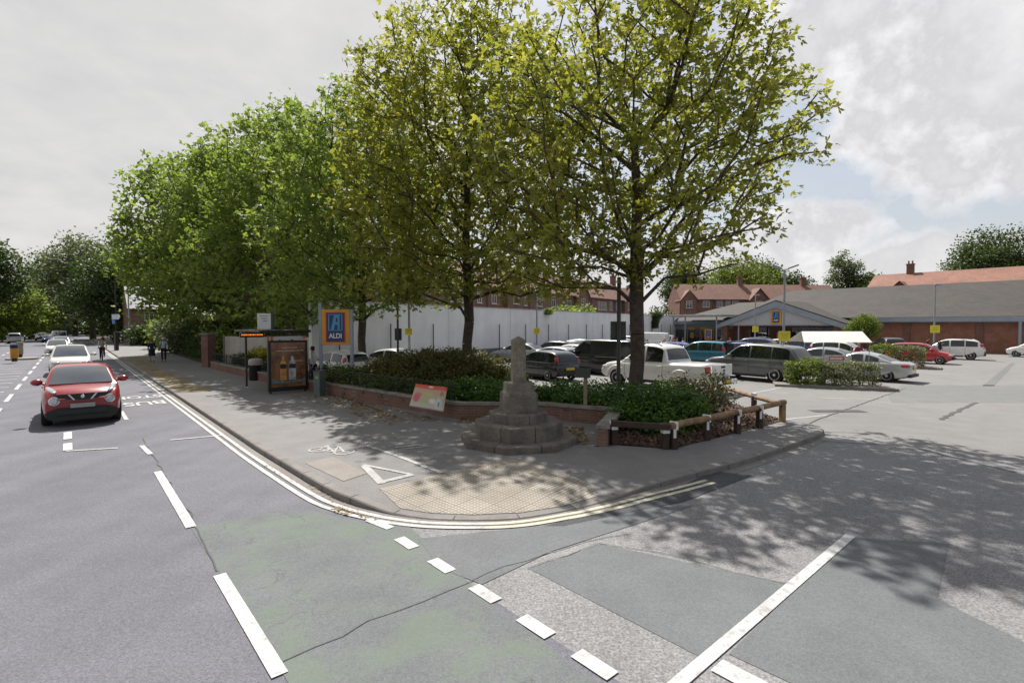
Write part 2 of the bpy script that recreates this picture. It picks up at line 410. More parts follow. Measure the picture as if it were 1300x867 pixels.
# cumulus banks at given bearings and heights, edges broken by noise
puff = t.n('ShaderNodeTexNoise', Scale=5.0, Detail=9, Roughness=.62); t.l(d, puff.inputs['Vector'])
puff2 = t.n('ShaderNodeTexNoise', Scale=13.0, Detail=6, Roughness=.6); t.l(d, puff2.inputs['Vector'])
bn = t.math('ADD', t.math('MULTIPLY', t.math('SUBTRACT', puff.outputs[0], .5), 1.25), t.math('MULTIPLY', t.math('SUBTRACT', puff2.outputs[0], .5), .5))
def dirv(az, el): return (math.sin(R(az))*math.cos(R(el)), math.cos(R(az))*math.cos(R(el)), math.sin(R(el)))
def bank(az, el, rx, squash=1.0):
    """1 in the middle of the bank, falling to 0 at angular radius rx; squash > 1 flattens it"""
    c = dirv(az, el)
    sb = t.n('ShaderNodeVectorMath', operation='SUBTRACT'); t.l(d, sb.inputs[0]); sb.inputs[1].default_value = c
    ml = t.n('ShaderNodeVectorMath', operation='MULTIPLY'); t.l(sb.outputs[0], ml.inputs[0]); ml.inputs[1].default_value = (1, 1, squash)
    ln = t.n('ShaderNodeVectorMath', operation='LENGTH'); t.l(ml.outputs[0], ln.inputs[0])
    return t.math('SUBTRACT', 1.0, t.math('DIVIDE', ln.outputs['Value'], rx))
banks = [(44, 22, .34, 1.3), (33, 27, .22, 1.4), (29, 8.5, .17, 1.9), (38, 4.5, .26, 3.2), (47, 13, .11, 1.6), (22, 6, .2, 2.2), (15, 3, .3, 3), (52, 18, .2, 1.2), (62, 24, .35, 1.3), (57, 5, .2, 3)]
acc = None
for b in banks:
    q = bank(*b); acc = q if acc is None else t.math('MAXIMUM', acc, q)
cum = t.math('ADD', acc, bn)
cmask = t.ramp(cum, [(.20, (0,)*3), (.36, (1,)*3)])
cshade = t.ramp(t.math('ADD', t.math('MULTIPLY', cum, .5), t.math('MULTIPLY', t.math('SUBTRACT', puff2.outputs[0], .5), 1.1)), [(.05, (4.0, 3.95, 4.0)), (.3, (2.9, 2.9, 3.0)), (.75, (3.7, 3.65, 3.68))])
# thin grey veil everywhere, denser towards the sun side
veil_side = t.ramp(t.math('SUBTRACT', t.math('MULTIPLY', sp.outputs[0], -1.0), t.math('MULTIPLY', sp.outputs[2], .25)), [(0.0, (0,)*3), (1.0, (1,)*3)])
vs = t.math('MULTIPLY', t.math('ADD', sp.outputs[0], .12), -3.0)
vf = t.math('ADD', t.math('MULTIPLY', t.math('SUBTRACT', deck, .42), 3.0), vs, )
vmask = t.ramp(vf, [(-.0, (.30,)*3), (.5, (.97,)*3)])
veilc = t.ramp(fine, [(.3, (2.75, 2.73, 2.73)), (.7, (3.3, 3.25, 3.2))])
blue = t.mix(.7, sky.outputs[0], (1.72, 1.84, 2.06))
col = t.mix(vmask, blue, veilc)
col = t.mix(cmask, col, cshade)
# paler, warmer towards the horizon
hz = t.ramp(sp.outputs[2], [(0.0, (.55,)*3), (.16, (0,)*3)])
col = t.mix(hz, col, (3.5, 3.38, 3.25))
# sky dimmed overhead and behind the camera to hold the fill light down
back = t.ramp(sp.outputs[1], [(0.0, (.8,)*3), (.5, (1,)*3)])
col = t.mix(1.0, col, back, 'MULTIPLY')
bg = t.n('ShaderNodeBackground', Strength=.142); t.l(col, bg.inputs[0])
ow = t.n('ShaderNodeOutputWorld'); t.l(bg.outputs[0], ow.inputs[0])
vs_ = scene.view_settings
vs_.view_transform = 'Standard'; vs_.look = 'None'; vs_.gamma = 1; vs_.exposure = .74; vs_.use_curve_mapping = False
scene.cycles.max_bounces = 6; scene.cycles.diffuse_bounces = 4; scene.cycles.glossy_bounces = 3; scene.cycles.transmission_bounces = 4; scene.cycles.transparent_max_bounces = 6
scene.cycles.use_denoising = True
# ------------------------------------------------------------------ ground, roads, pavement
def sheet(name, polys, m, z):
    b = MB()
    for p in polys: b.poly([(q[0], q[1], z) for q in p])
    bm = bmesh.new(); o = b.build(name, m); bm.from_mesh(o.data)
    bmesh.ops.triangulate(bm, faces=[f for f in bm.faces if len(f.verts) > 4])
    for f in bm.faces:
        if f.normal.z < 0: f.normal_flip()
    bm.to_mesh(o.data); bm.free()
    return tag(o, kind='structure')
KS = 3.04                                             # kerb line of the main road
g = MB(); L = 2500
g.poly([(-L, -L, -.03), (L, -L, -.03), (L, L, -.03), (-L, L, -.03)])
tag(g.build('ground', M['earth']), kind='structure')
SL = -8.6                                             # far kerb of the main road
sheet('main_road', [[ST(SL, -60), ST(KS+.12, -60), ST(KS+.12, 260), ST(SL, 260)]], M['asphalt'], 0.0)
sheet('side_road', [[ST(KS+.12, -14), ST(14.6, -14), ST(14.6, 6.3), ST(KS+.12, 9)]], M['asphalt_side'], .0)
sheet('car_park', [[ST(14.6, -14), ST(90, -14), ST(90, 70), ST(7.6, 62), ST(7.6, 22), ST(8.6, 9.6), ST(14.6, 6.3)]], M['carpark'], .0)
# patches in the surfacing
def px(*uv): return [G(u, v) for u, v in uv]
sheet('faded_green_cycle_surface', [px((243, 671), (373, 643), (462, 664), (520, 668), (612, 755), (745, 857)) + [ST(3.02, -1.2), ST(1.25, -.6)]], M['green_lane'], .004)
sheet('smooth_road_patch', [px((530, 684), (720, 664), (800, 645), (880, 642), (700, 700), (612, 742), (560, 722))], M['asphalt_patch'], .0065)
sheet('smooth_road_patch', [px((672, 722), (762, 690), (1002, 742), (895, 845), (885, 832))], M['asphalt_patch'], .004)
sheet('smooth_road_patch', [px((1078, 682), (1205, 690), (1190, 760), (1300, 815)) + [ST(7.2, -3.5), ST(4.4, -4.2)] + px((925, 830))], M['asphalt_patch'], .004)
sheet('dark_reinstated_strip', [px((690, 668), (830, 634), (905, 598), (955, 604), (868, 637), (715, 668))], M['asphalt_dark'], .008)
sheet('dark_car_park_strip', [px((1146, 489), (1300, 489), (1300, 511), (1132, 511), (1126, 500))], asphalt('grey_car_park_strip', (.17, .175, .17), speck=.2, patch=.08), .004)
sheet('dark_car_park_strip', [px((1247, 490), (1283, 461), (1289, 461), (1262, 490))], asphalt('grey_trench_strip', (.15, .152, .148), speck=.2, patch=.08), .004)
# tar-sealed joints
def ribbon(b, pts, w, z):
    pts = [Vector((p[0], p[1], 0)) for p in pts]; a = []; c = []
    for i, p in enumerate(pts):
        tt = (pts[min(i+1, len(pts)-1)] - pts[max(i-1, 0)]).normalized(); nn = Vector((-tt.y, tt.x, 0))
        a.append(p + nn*w/2 + Vector((0, 0, z))); c.append(p - nn*w/2 + Vector((0, 0, z)))
    for i in range(len(pts)-1): b.add([a[i], c[i], c[i+1], a[i+1]], [(0, 1, 2, 3)])
random.seed(3)
b = MB()
def joint(uv, w=.03, j=.03):
    q = []
    for (u0, v0), (u1, v1) in zip(uv, uv[1:]):
        p0, p1 = G(u0, v0), G(u1, v1); n = max(2, int((p1-p0).length/.25))
        for i in range(n): q.append(p0.lerp(p1, i/n) + Vector((random.uniform(-j, j), random.uniform(-j, j), 0)))
    q.append(G(*uv[-1])); ribbon(b, q, w, .010)
joint([(358, 842), (470, 790), (640, 720), (740, 688), (800, 678)], .011)
joint([(180, 556), (200, 590), (252, 672), (275, 725)], .018)
joint([(975, 560), (1040, 532), (1110, 507), (1150, 493)], .04)
joint([(1195, 533), (1225, 517), (1240, 511)], .12, .05)
joint([(1042, 560), (1150, 566), (1290, 600)], .03, .05)
joint([(672, 722), (760, 690), (850, 705), (1002, 742)], .01)
tag(b.build('road_seams', asphalt('sealed_seam', (.085, .086, .092), speck=.3, patch=.2)), kind='structure')
# ---- kerb line
def catmull(p, per=8):
    out = []
    for i in range(len(p)-1):
        a, b_, c, d_ = p[max(i-1, 0)], p[i], p[i+1], p[min(i+2, len(p)-1)]
        for k in range(per):
            x = k/per
            out.append(.5*((2*b_) + (c-a)*x + (2*a-5*b_+4*c-d_)*x*x + (3*b_-a-3*c+d_)*x**3))
    out.append(p[-1]); return out
HK = .115
kx = [(ST(KS, t_), HK) for t_ in (130, 90, 60, 40, 30, 24, 20, 17.5, 15.5, 13.5, 11.9)]
cor = [(362, 595, HK), (416, 627.5, HK), (449, 641, .105), (475, 648.5, .06), (505, 655, .03), (550, 660.5, .022), (610, 662, .022), (660, 659.5, .022), (715, 650.5, .022), (750, 642.5, .022), (781, 634, .035), (816, 624, .08), (875, 609, .112), (949, 589, HK), (1040, 557, HK)]
kx += [(G(u, v), h) for u, v, h in cor]
kp = catmull([Vector((p.x, p.y, h)) for p, h in kx], 7)
nose = [G(1046, 551), G(1041, 546), G(1022, 542), G(996, 538)]
kp += [Vector((p.x, p.y, HK)) for p in nose]
def offset(path, dist):
    out = []
    for i, p in enumerate(path):
        tt = path[min(i+1, len(path)-1)] - path[max(i-1, 0)]; tt.z = 0; tt.normalize()
        nn = Vector((-tt.y, tt.x, 0)); out.append(p + nn*dist)
    return out
# travelling along -D the pavement lies on the left hand (positive offset)
inner = offset(kp, .15)
b = MB()
rows = []
cum = 0
for i, (p, q) in enumerate(zip(kp, inner)):
    lo = Vector((p.x, p.y, -.02)); up = Vector((p.x, p.y, p.z-.018)); ch = p.lerp(q, .12); qi = q.copy(); qi.z = p.z; ch.z = p.z
    rows.append([lo, up, ch, qi, Vector((q.x, q.y, -.02))])
b.grid(rows)
km = mat('granite_kerb', (.215, .198, .186), .85, .16, 2.5, 70, .14, bump=.3)
def kerb_joints(m):
    """dark joints between the kerb stones"""
    return m
kerb = b.build('kerb', km, smooth=40); tag(kerb, kind='structure')
# joints
b = MB(); acc_ = 0
for i in range(1, len(kp)):
    acc_ += (kp[i]-kp[i-1]).length
    if acc_ > .88 and kp[i].y < 40:
        acc_ = 0
        p, q = kp[i], inner[i]; tt = (kp[i]-kp[i-1]).normalized()*.010; tt.z = 0; e = Vector((0, 0, .002)); o_ = (p-q).normalized()*.003; o_.z = 0
        qz = Vector((q.x, q.y, p.z)); c = p.lerp(qz, .12); c.z = p.z
        b.add([c-tt+e, c+tt+e, qz+tt+e, qz-tt+e], [(0, 1, 2, 3)])
        b.add([Vector((p.x, p.y, 0))-tt+o_, Vector((p.x, p.y, 0))+tt+o_, Vector((p.x, p.y, p.z-.018))+tt+o_, Vector((p.x, p.y, p.z-.018))-tt+o_], [(0, 1, 2, 3)])
tag(b.build('kerb_joints', M['asphalt_dark']), kind='structure')
# gutter strip
b = MB(); gp = offset(kp[:-4], -.22)
for i in range(len(gp)-1):
    p, q, p1, q1 = kp[i], gp[i], kp[i+1], gp[i+1]
    b.add([Vector((p.x, p.y, .006)), Vector((q.x, q.y, .006)), Vector((q1.x, q1.y, .006)), Vector((p1.x, p1.y, .006))], [(0, 1, 2, 3)])
tag(b.build('gutter_strip', asphalt('gutter', (.20, .185, .172), speck=.3, patch=.2)), kind='structure')
# ---- pavement between the kerb and the back line
WA, WB, WC, WD, WE = G(412, 503), G(583, 537), G(690, 537), G(783, 546), G(756, 574)
PC, PE, PB = G(852, 577), G(994, 540), G(905, 508)          # knee-rail corner, end, back
back = [(ST(7.2, 130)), ST(7.2, 60), G(265, 466), WA, WB, WC, WD, WD, WE, G(778, 571), PC, PE, G(996, 538)]
front_t = [0, 14, 21, 42, 58, 84, 97, 99, 124, 138, 158, 175, len(kp)-1]
bk = []
for i in range(len(back)-1):
    n = front_t[i+1]-front_t[i]
    for k in range(n): bk.append(back[i].lerp(back[i+1], k/n))
bk.append(back[-1])
rows = []
for p, q in zip(inner, bk):
    r = []; a = Vector((p.x, p.y, p.z)); c = Vector((q.x, q.y, HK)); dd = (c-a).length
    for k in range(9):
        f = k/8; x = a.lerp(c, f); s_ = min(1, f*dd/1.6); x.z = a.z + (HK-a.z)*s_*s_*(3-2*s_); r.append(x)
    rows.append(r)
b = MB(); b.grid(rows); tag(b.build('pavement', M['footway'], smooth=60), kind='structure')
from mathutils.bvhtree import BVHTree
_vs = [q for r in rows for q in r]; _nc = len(rows[0])
_bv = BVHTree.FromPolygons(_vs, [(i*_nc+k, i*_nc+k+1, (i+1)*_nc+k+1, (i+1)*_nc+k) for i in range(len(rows)-1) for k in range(_nc-1)])
def pz(p):
    """pavement height at a plan position"""
    h = _bv.ray_cast(Vector((p.x, p.y, 3)), Vector((0, 0, -1)))
    return h[0].z if h[0] is not None else HK
def on_pave(pts, m, name, lift=.007, cut=.16):
    """sheet draped over the pavement"""
    bm = bmesh.new(); vs = [bm.verts.new((p.x, p.y, 0)) for p in pts]; bm.faces.new(vs)
    bmesh.ops.triangulate(bm, faces=bm.faces[:])
    for _ in range(6):
        ed = [e for e in bm.edges if e.calc_length() > cut]
        if not ed: break
        bmesh.ops.subdivide_edges(bm, edges=ed, cuts=1); bmesh.ops.triangulate(bm, faces=bm.faces[:])
    for v in bm.verts:
        v.co.z = pz(v.co) + lift
    bmesh.ops.recalc_face_normals(bm, faces=bm.faces[:])
    for f in bm.faces:
        if f.normal.z < 0: f.normal_flip()
    me = bpy.data.meshes.new(name); bm.to_mesh(me); bm.free(); me.materials.append(m)
    o = bpy.data.objects.new(name, me); COL.objects.link(o); return tag(o, kind='structure')
# buff blister paving at the dropped kerb
def tactile_mat():
    m = bpy.data.materials.new('buff_blister_paving'); t = NT(m)
    co = t.n('ShaderNodeTexCoord').outputs['Object']
    mp = t.n('ShaderNodeMapping'); mp.inputs['Rotation'].default_value = (0, 0, -AZ); t.l(co, mp.inputs[0]); c = mp.outputs[0]
    b_ = t.n('ShaderNodeTexBrick', Scale=1.0); b_.offset = 0
    b_.inputs['Brick Width'].default_value = .4; b_.inputs['Row Height'].default_value = .4; b_.inputs['Mortar Size'].default_value = .006
    b_.inputs['Color1'].default_value = (.335, .302, .256, 1); b_.inputs['Color2'].default_value = (.375, .338, .288, 1); b_.inputs['Mortar'].default_value = (.2, .175, .145, 1)
    t.l(c, b_.inputs['Vector'])
    sc = t.n('ShaderNodeVectorMath', operation='SCALE'); sc.inputs['Scale'].default_value = 1/.0667; t.l(c, sc.inputs[0])
    fr = t.n('ShaderNodeVectorMath', operation='FRACTION'); t.l(sc.outputs[0], fr.inputs[0])
    sb = t.n('ShaderNodeVectorMath', operation='SUBTRACT'); t.l(fr.outputs[0], sb.inputs[0]); sb.inputs[1].default_value = (.5, .5, 0)
    ml = t.n('ShaderNodeVectorMath', operation='MULTIPLY'); t.l(sb.outputs[0], ml.inputs[0]); ml.inputs[1].default_value = (1, 1, 0)
    ln = t.n('ShaderNodeVectorMath', operation='LENGTH'); t.l(ml.outputs[0], ln.inputs[0])
    h = t.ramp(ln.outputs['Value'], [(.18, (1,)*3), (.38, (0,)*3)])
    dirt = t.ramp(t.noise(co, 1.8, 5), [(.3, (.78, .77, .76)), (.7, (1.08,)*3)])
    base = t.mix(1.0, b_.outputs[0], dirt, 'MULTIPLY'); base = t.mix(1.0, base, t.ramp(h, [(0, (.72,)*3), (.6, (1.1,)*3)]), 'MULTIPLY')
    p = t.n('ShaderNodeBsdfPrincipled', Roughness=.85); t.l(base, p.inputs['Base Color'])
    bp = t.n('ShaderNodeBump', Strength=.8, Distance=.006); t.l(h, bp.inputs['Height']); t.l(bp.outputs[0], p.inputs['Normal'])
    o = t.n('ShaderNodeOutputMaterial'); t.l(p.outputs[0], o.inputs[0]); return m
on_pave([G(481, 622, .09), G(641, 583, .11), G(664, 584, .11), G(744, 611, .10), G(760, 628, .05), G(715, 642, .03), G(660, 650.5, .03), G(600, 653, .03), G(548, 651, .03), G(508, 645, .04)], tactile_mat(), 'blister_paving')
on_pave([G(387, 588, HK), G(423, 580, HK), G(466, 601, HK), G(436, 611, HK)], M['flag'], 'pale_footway_patch')
sheet('garden_ground', [[WA, G(265, 466), ST(7.2, 60), ST(24, 60), ST(18, 28), Vector((-9.0, 24.8, 0))]], M['earth'], .10)
# ---- painted markings
b = MB()
def dash(mb, p, q, w, z=.012):
    p, q = Vector((p[0], p[1], 0)), Vector((q[0], q[1], 0)); n = max(1, int((q-p).length/1.5))
    ribbon(mb, [p.lerp(q, i/n) for i in range(n+1)], w, z)
_dz = [0.012]
def pdash(u0, v0, u1, v1, w): _dz[0] += .0006; dash(b, G(u0, v0), G(u1, v1), w, _dz[0])
SC = toST(G(315, 798))[0]; SC2 = toST(G(225, 636))[0]; sc_ = (SC+SC2)/2
for (a0, a1) in ((731, 858), (600, 671)):
    t0 = toST(G(275+(a0-731)*.63, a0))[1]; t1 = toST(G(275+(a1-731)*.63, a1))[1]; dash(b, ST(sc_, t0), ST(sc_, t1), .125)
pdash(180, 566, 191, 577, .1)
tcur = toST(G(186, 572))[1]
dash(b, ST(sc_, toST(G(355, 862))[1]-.5), ST(sc_, toST(G(355, 862))[1]-3), .125)
for k in range(10): dash(b, ST(sc_, 18.5+k*6), ST(sc_, 20.5+k*6), .1)
# bay bracket in front of the red car
pdash(84, 573, 150, 569, .07); pdash(86, 572, 86, 563, .16); pdash(86, 558, 86, 549, .16)
# bus-cage cross line
pdash(216, 559, 283, 553, .07)
# give-way dashes across the mouth
for u, v in ((515, 690), (560, 718.5), (612, 755.5), (675.5, 798), (751, 846)):
    t0 = toST(G(u, v))[1]; dash(b, ST(3.16, t0-.19), ST(3.16, t0+.19), .15)
for k in range(1, 6): t0 = toST(G(751, 846))[1] - k*.75 - (.35 if k > 0 else 0); (dash if abs(t0-2.05) > .5 else (lambda *a: None))(b, ST(3.16, t0-.19), ST(3.16, t0+.19), .15)
dash(b, G(468, 660), G(496, 671), .13)
# side-road centre line and stop line
tc = 2.15
p0, p1 = G(862, 867), G(1080, 680)
dash(b, p0 + (p0-p1)*.35, p1, .115)
sx = toST(G(893, 847)); dash(b, ST(sx[0]+.1, sx[1]-.06), ST(sx[0]+.1, sx[1]-4.0), .2)
# centre hatching and its broken border on the far lane
hs = -1.80
for k in range(14): dash(b, ST(hs, 16.5+k*4.6), ST(hs, 19.2+k*4.6), .13)
for k in range(10): dash(b, ST(hs-.3, 29.5+k*2.2), ST(hs-2.6, 29.5+k*2.2), .18)
for k in range(14): dash(b, ST(hs-2.9, 10+k*4.6), ST(hs-2.9, 12.7+k*4.6), .13)
tag(b.build('road_markings', M['line']), kind='structure')
# double lines along the kerb: bleached on the main road, still yellow round the corner
b = MB(); b2 = MB(); end_i = 163
yk = 0
def shift(path, f):
    out = []
    for i, p in enumerate(path):
        tt = path[min(i+1, len(path)-1)] - path[max(i-1, 0)]; tt.z = 0; tt.normalize(); out.append(p - Vector((-tt.y, tt.x, 0))*f(i))
    return out
def prof_(i, far_, near_): 
    k = 1-max(0, min(1, (i-77)/40)) if i < 125 else max(0, min(1, (i-132)/26)); return near_ + (far_-near_)*k
for far_, near_ in ((.20, .10), (.36, .235)):
    q = shift(kp, lambda i: prof_(i, far_, near_))
    def seg(mb, i0, i1):
        ribbon(mb, [q[i] for i in range(i0, i1)], .082, .0125)
    seg(b2, 2, 121); seg(b, 120, end_i)
tag(b.build('double_yellow_lines', M['yellow_line']), kind='structure')
tag(b2.build('bleached_double_lines', line_mat('bleached_double_paint', (.56, .55, .52), .75)), kind='structure')
# BUS lettering on the carriageway, read by drivers coming towards the camera
cu_t = toST(G(187, 513))
Mx = Matrix.Translation(ST(2.0, cu_t[1], .012)) @ Matrix(((-N.x, -D.x*-1*-1, 0, 0), (-N.y, -D.y, 0, 0), (0, 0, 1, 0), (0, 0, 0, 1)))
Mx = Matrix.Translation(ST(1.95, cu_t[1]+.3, .0125)) @ Matrix.Rotation(math.atan2(-N.y, -N.x), 4, 'Z') @ Matrix.Diagonal((1, 2.0, 1, 1))
tag(text_obj('BUS', 'bus_road_lettering', .72, M['line'], None, Mx, .012, .0005), kind='structure')
Mx = Matrix.Translation(ST(1.95, cu_t[1]+2.3, .0125)) @ Matrix.Rotation(math.atan2(-N.y, -N.x), 4, 'Z') @ Matrix.Diagonal((1, 2.0, 1, 1))
tag(text_obj('STOP', 'stop_road_lettering', .58, M['line'], None, Mx, .012, .0005), kind='structure')
# footway paint: divider, give-way triangle, bicycle
def pv(u, v): p = G(u, v, HK); p.z = 0; return p
def prib(uv, w, name, m):
    pts = [pv(*x) for x in uv]; a = []; c = []
    for i, p in enumerate(pts):
        tt = (pts[min(i+1, len(pts)-1)] - pts[max(i-1, 0)]).normalized(); nn = Vector((-tt.y, tt.x, 0)); a.append(p+nn*w/2); c.append(p-nn*w/2)
    return a + c[::-1]
fw = MB()
def flat(uv, w, closed=False, n=1, lift=.009):
    pts = [pv(*x) for x in uv]
    if closed: pts.append(pts[0])
    for p, q in zip(pts, pts[1:]):
        k = max(1, int((q-p).length/.3)); dd = (q-p).normalized()*w*.3
        pp = [(p-dd).lerp(q+dd, i/k) for i in range(k+1)]
        nn = Vector((-(q-p).y, (q-p).x, 0)).normalized()*w/2
        for x, y in zip(pp, pp[1:]):
            vs = []
            for r_ in (x+nn, x-nn, y-nn, y+nn): vs.append(Vector((r_.x, r_.y, pz(r_)+lift)))
            fw.add(vs, [(0, 1, 2, 3)])
flat([(466, 566), (500, 577), (560, 600)], .1)
flat([(463, 592), (484, 613)], .14); flat([(484, 612), (522, 603)], .12, lift=.010); flat([(520, 602), (462, 590.5)], .08, lift=.011)
def ring(u, v, r, ru=1.0, w=.05):
    c = pv(u, v); pts = []
    for k in range(15):
        a = 2*PI*k/14; pts.append(c + N*math.cos(a)*r + D*math.sin(a)*r*ru)
    nn = 0
    for p, q in zip(pts, pts[1:]):
        n_ = Vector((-(q-p).y, (q-p).x, 0)).normalized()*w/2
        fw.add([Vector((r_.x, r_.y, pz(r_)+.009)) for r_ in (p+n_, p-n_, q-n_, q+n_)], [(0, 1, 2, 3)])
ring(405, 571, .2); ring(437, 574, .2)
flat([(405, 571), (415, 566), (430, 567), (437, 574)], .05); flat([(415, 566), (424, 574), (405, 571)], .045, lift=.010); flat([(424, 574), (430, 567)], .045, lift=.011)
flat([(494, 567), (520, 563), (543, 567), (512, 570)], .07); flat([(504, 568), (530, 565)], .12, lift=.011)
tag(fw.build('footway_markings', M['line_worn']), kind='structure')
# car-park bays
b = MB()
for uv in (((916, 507), (992, 492)), ((915, 541), (1050, 527)), ((1040, 505), (1110, 507)), ((935, 497), (905, 489))): dash(b, G(*uv[0]), G(*uv[1]), .09, .006)
for k in range(10): dash(b, ST(18+k*2.6, 18.4), ST(18+k*2.6, 22.8), .08, .006)
for k in range(12): dash(b, ST(30+k*2.6, 8.2), ST(30+k*2.6, 12.6), .08, .006)
tag(b.build('bay_markings', M['line_carpark']), kind='structure')
# drain covers
for (u, v, w) in ((1048, 522, .9), (1080, 522, .8)):
    p = G(u, v); o = MB().box((p.x, p.y, .004), (w, .45, .008)).build('drain_cover', M['dark_metal']); o.rotation_euler = (0, 0, 0)
    tag(o, kind='structure')
# grass verge with bare edges further along the pavement, and a strip of dry ground by the kerb
sheet('grass_verge', [[ST(7.3, 55), ST(30, 46), ST(45, 120), ST(7.3, 130)]], M['grass'], .0)
b = MB(); rr = []
for k in range(24):
    t0 = 23.5 + k*1.25; w = .95 + .35*math.sin(k*1.7)
    rr.append([ST(KS+.17, t0, HK+.002), ST(KS+.2+w*.5, t0+.2*math.sin(k*2.3), HK+.018), ST(KS+.25+w, t0, HK+.003)])
b.grid(rr); tag(b.build('dry_grass_strip', M['dry_grass']), kind='structure')
sheet('far_pavement', [[ST(SL-3, -60), ST(SL, -60), ST(SL, 260), ST(SL-3, 260)]], M['footway'], .06)
b = MB(); b.grid([[ST(SL, t_, -.02), ST(SL, t_, .1), ST(SL-.15, t_, .1), ST(SL-.15, t_, .0)] for t_ in range(-60, 261, 20)]); tag(b.build('far_kerb', M['kerb']), kind='structure')
sheet('far_verge', [[ST(-60, -60), ST(SL-3, -60), ST(SL-3, 260), ST(-60, 260)]], M['grass'], .03)
# traffic island
b = MB(); c0 = (G(18.5, 459)+G(25.5, 453.5))/2 + N*.3
isl = []
for k in range(24):
    a = 2*PI*k/24; isl.append(c0 + N*(1.0*math.copysign(abs(math.cos(a))**.8, math.cos(a))) + D*(1.6*math.copysign(abs(math.sin(a))**.6, math.sin(a))))
b.prism(isl, -.02, .12); tag(b.build('traffic_island', M['kerb']), kind='structure')
# ------------------------------------------------------------------ trees and foliage
def leaf_cloud(cent, rad, per, size, rng, up=.55, out_from=None, lobes=3, droop=.25, squash=.8):
    """many folded, lobed leaves scattered round cluster centres -> (verts, quads, tint per face)"""
    n = len(cent)*per
    c = np.repeat(cent, per, axis=0)
    r = np.repeat(np.broadcast_to(rad, (len(cent),)), per)
    off = rng.normal(size=(n, 3)); off /= np.linalg.norm(off, axis=1)[:, None]; off *= (rng.random(n)**.5)[:, None]*r[:, None]; off[:, 2] *= squash
    p = c + off
    nrm = rng.normal(size=(n, 3))*.75 + np.array([0, 0, up*1.6])
    if out_from is not None:
        o = p - out_from; o /= np.linalg.norm(o, axis=1)[:, None]+1e-6; nrm += o*.6
    nrm /= np.linalg.norm(nrm, axis=1)[:, None]
    d = off/ (np.linalg.norm(off, axis=1)[:, None]+1e-6) + rng.normal(size=(n, 3))*.7; d[:, 2] -= droop
    d -= nrm*(d*nrm).sum(1)[:, None]; d /= np.linalg.norm(d, axis=1)[:, None]+1e-6
    s = np.cross(nrm, d)
    sz = size*(.65+.7*rng.random(n))
    vs = [p]; fs = []
    idx0 = np.arange(n)
    angs = {3: (0, 1.05, -1.05), 1: (0,), 2: (.55, -.55)}[lobes]
    lens = {3: (1, .78, .78), 1: (1,), 2: (1, 1)}[lobes]
    wid = {3: .27, 1: .36, 2: .33}[lobes]
    k = n
    for a, ln in zip(angs, lens):
        ax = d*math.cos(a) + s*math.sin(a) - nrm*(.22*abs(math.sin(a)) - .05); pr = np.cross(nrm, ax); pr /= np.linalg.norm(pr, axis=1)[:, None]+1e-6
        L = (sz*ln)[:, None]
        vs += [p + ax*L*.5 + pr*L*wid - nrm*L*.06, p + ax*L - nrm*L*.12, p + ax*L*.5 - pr*L*wid - nrm*L*.06]
        fs.append(np.stack([idx0, idx0+k, idx0+k+n, idx0+k+2*n], 1)); k += 3*n
    tint = rng.random(n)*.7 + np.repeat(rng.random(len(cent)), per)*.3
    return np.concatenate(vs), np.concatenate(fs), np.tile(tint, len(angs))
def in_envelope(ells, n, rng, shell=.5):
    w = np.array([e[3]*e[4]*e[5] for e in ells]); w = w/w.sum(); out = []
    for e, q in zip(ells, w):
        m = max(3, int(n*q*1.0)); v = rng.normal(size=(m, 3)); v /= np.linalg.norm(v, axis=1)[:, None]
        v *= (rng.random(m)**shell)[:, None]*np.array(e[3:6]); out.append(v + np.array(e[:3]))
    return np.concatenate(out)
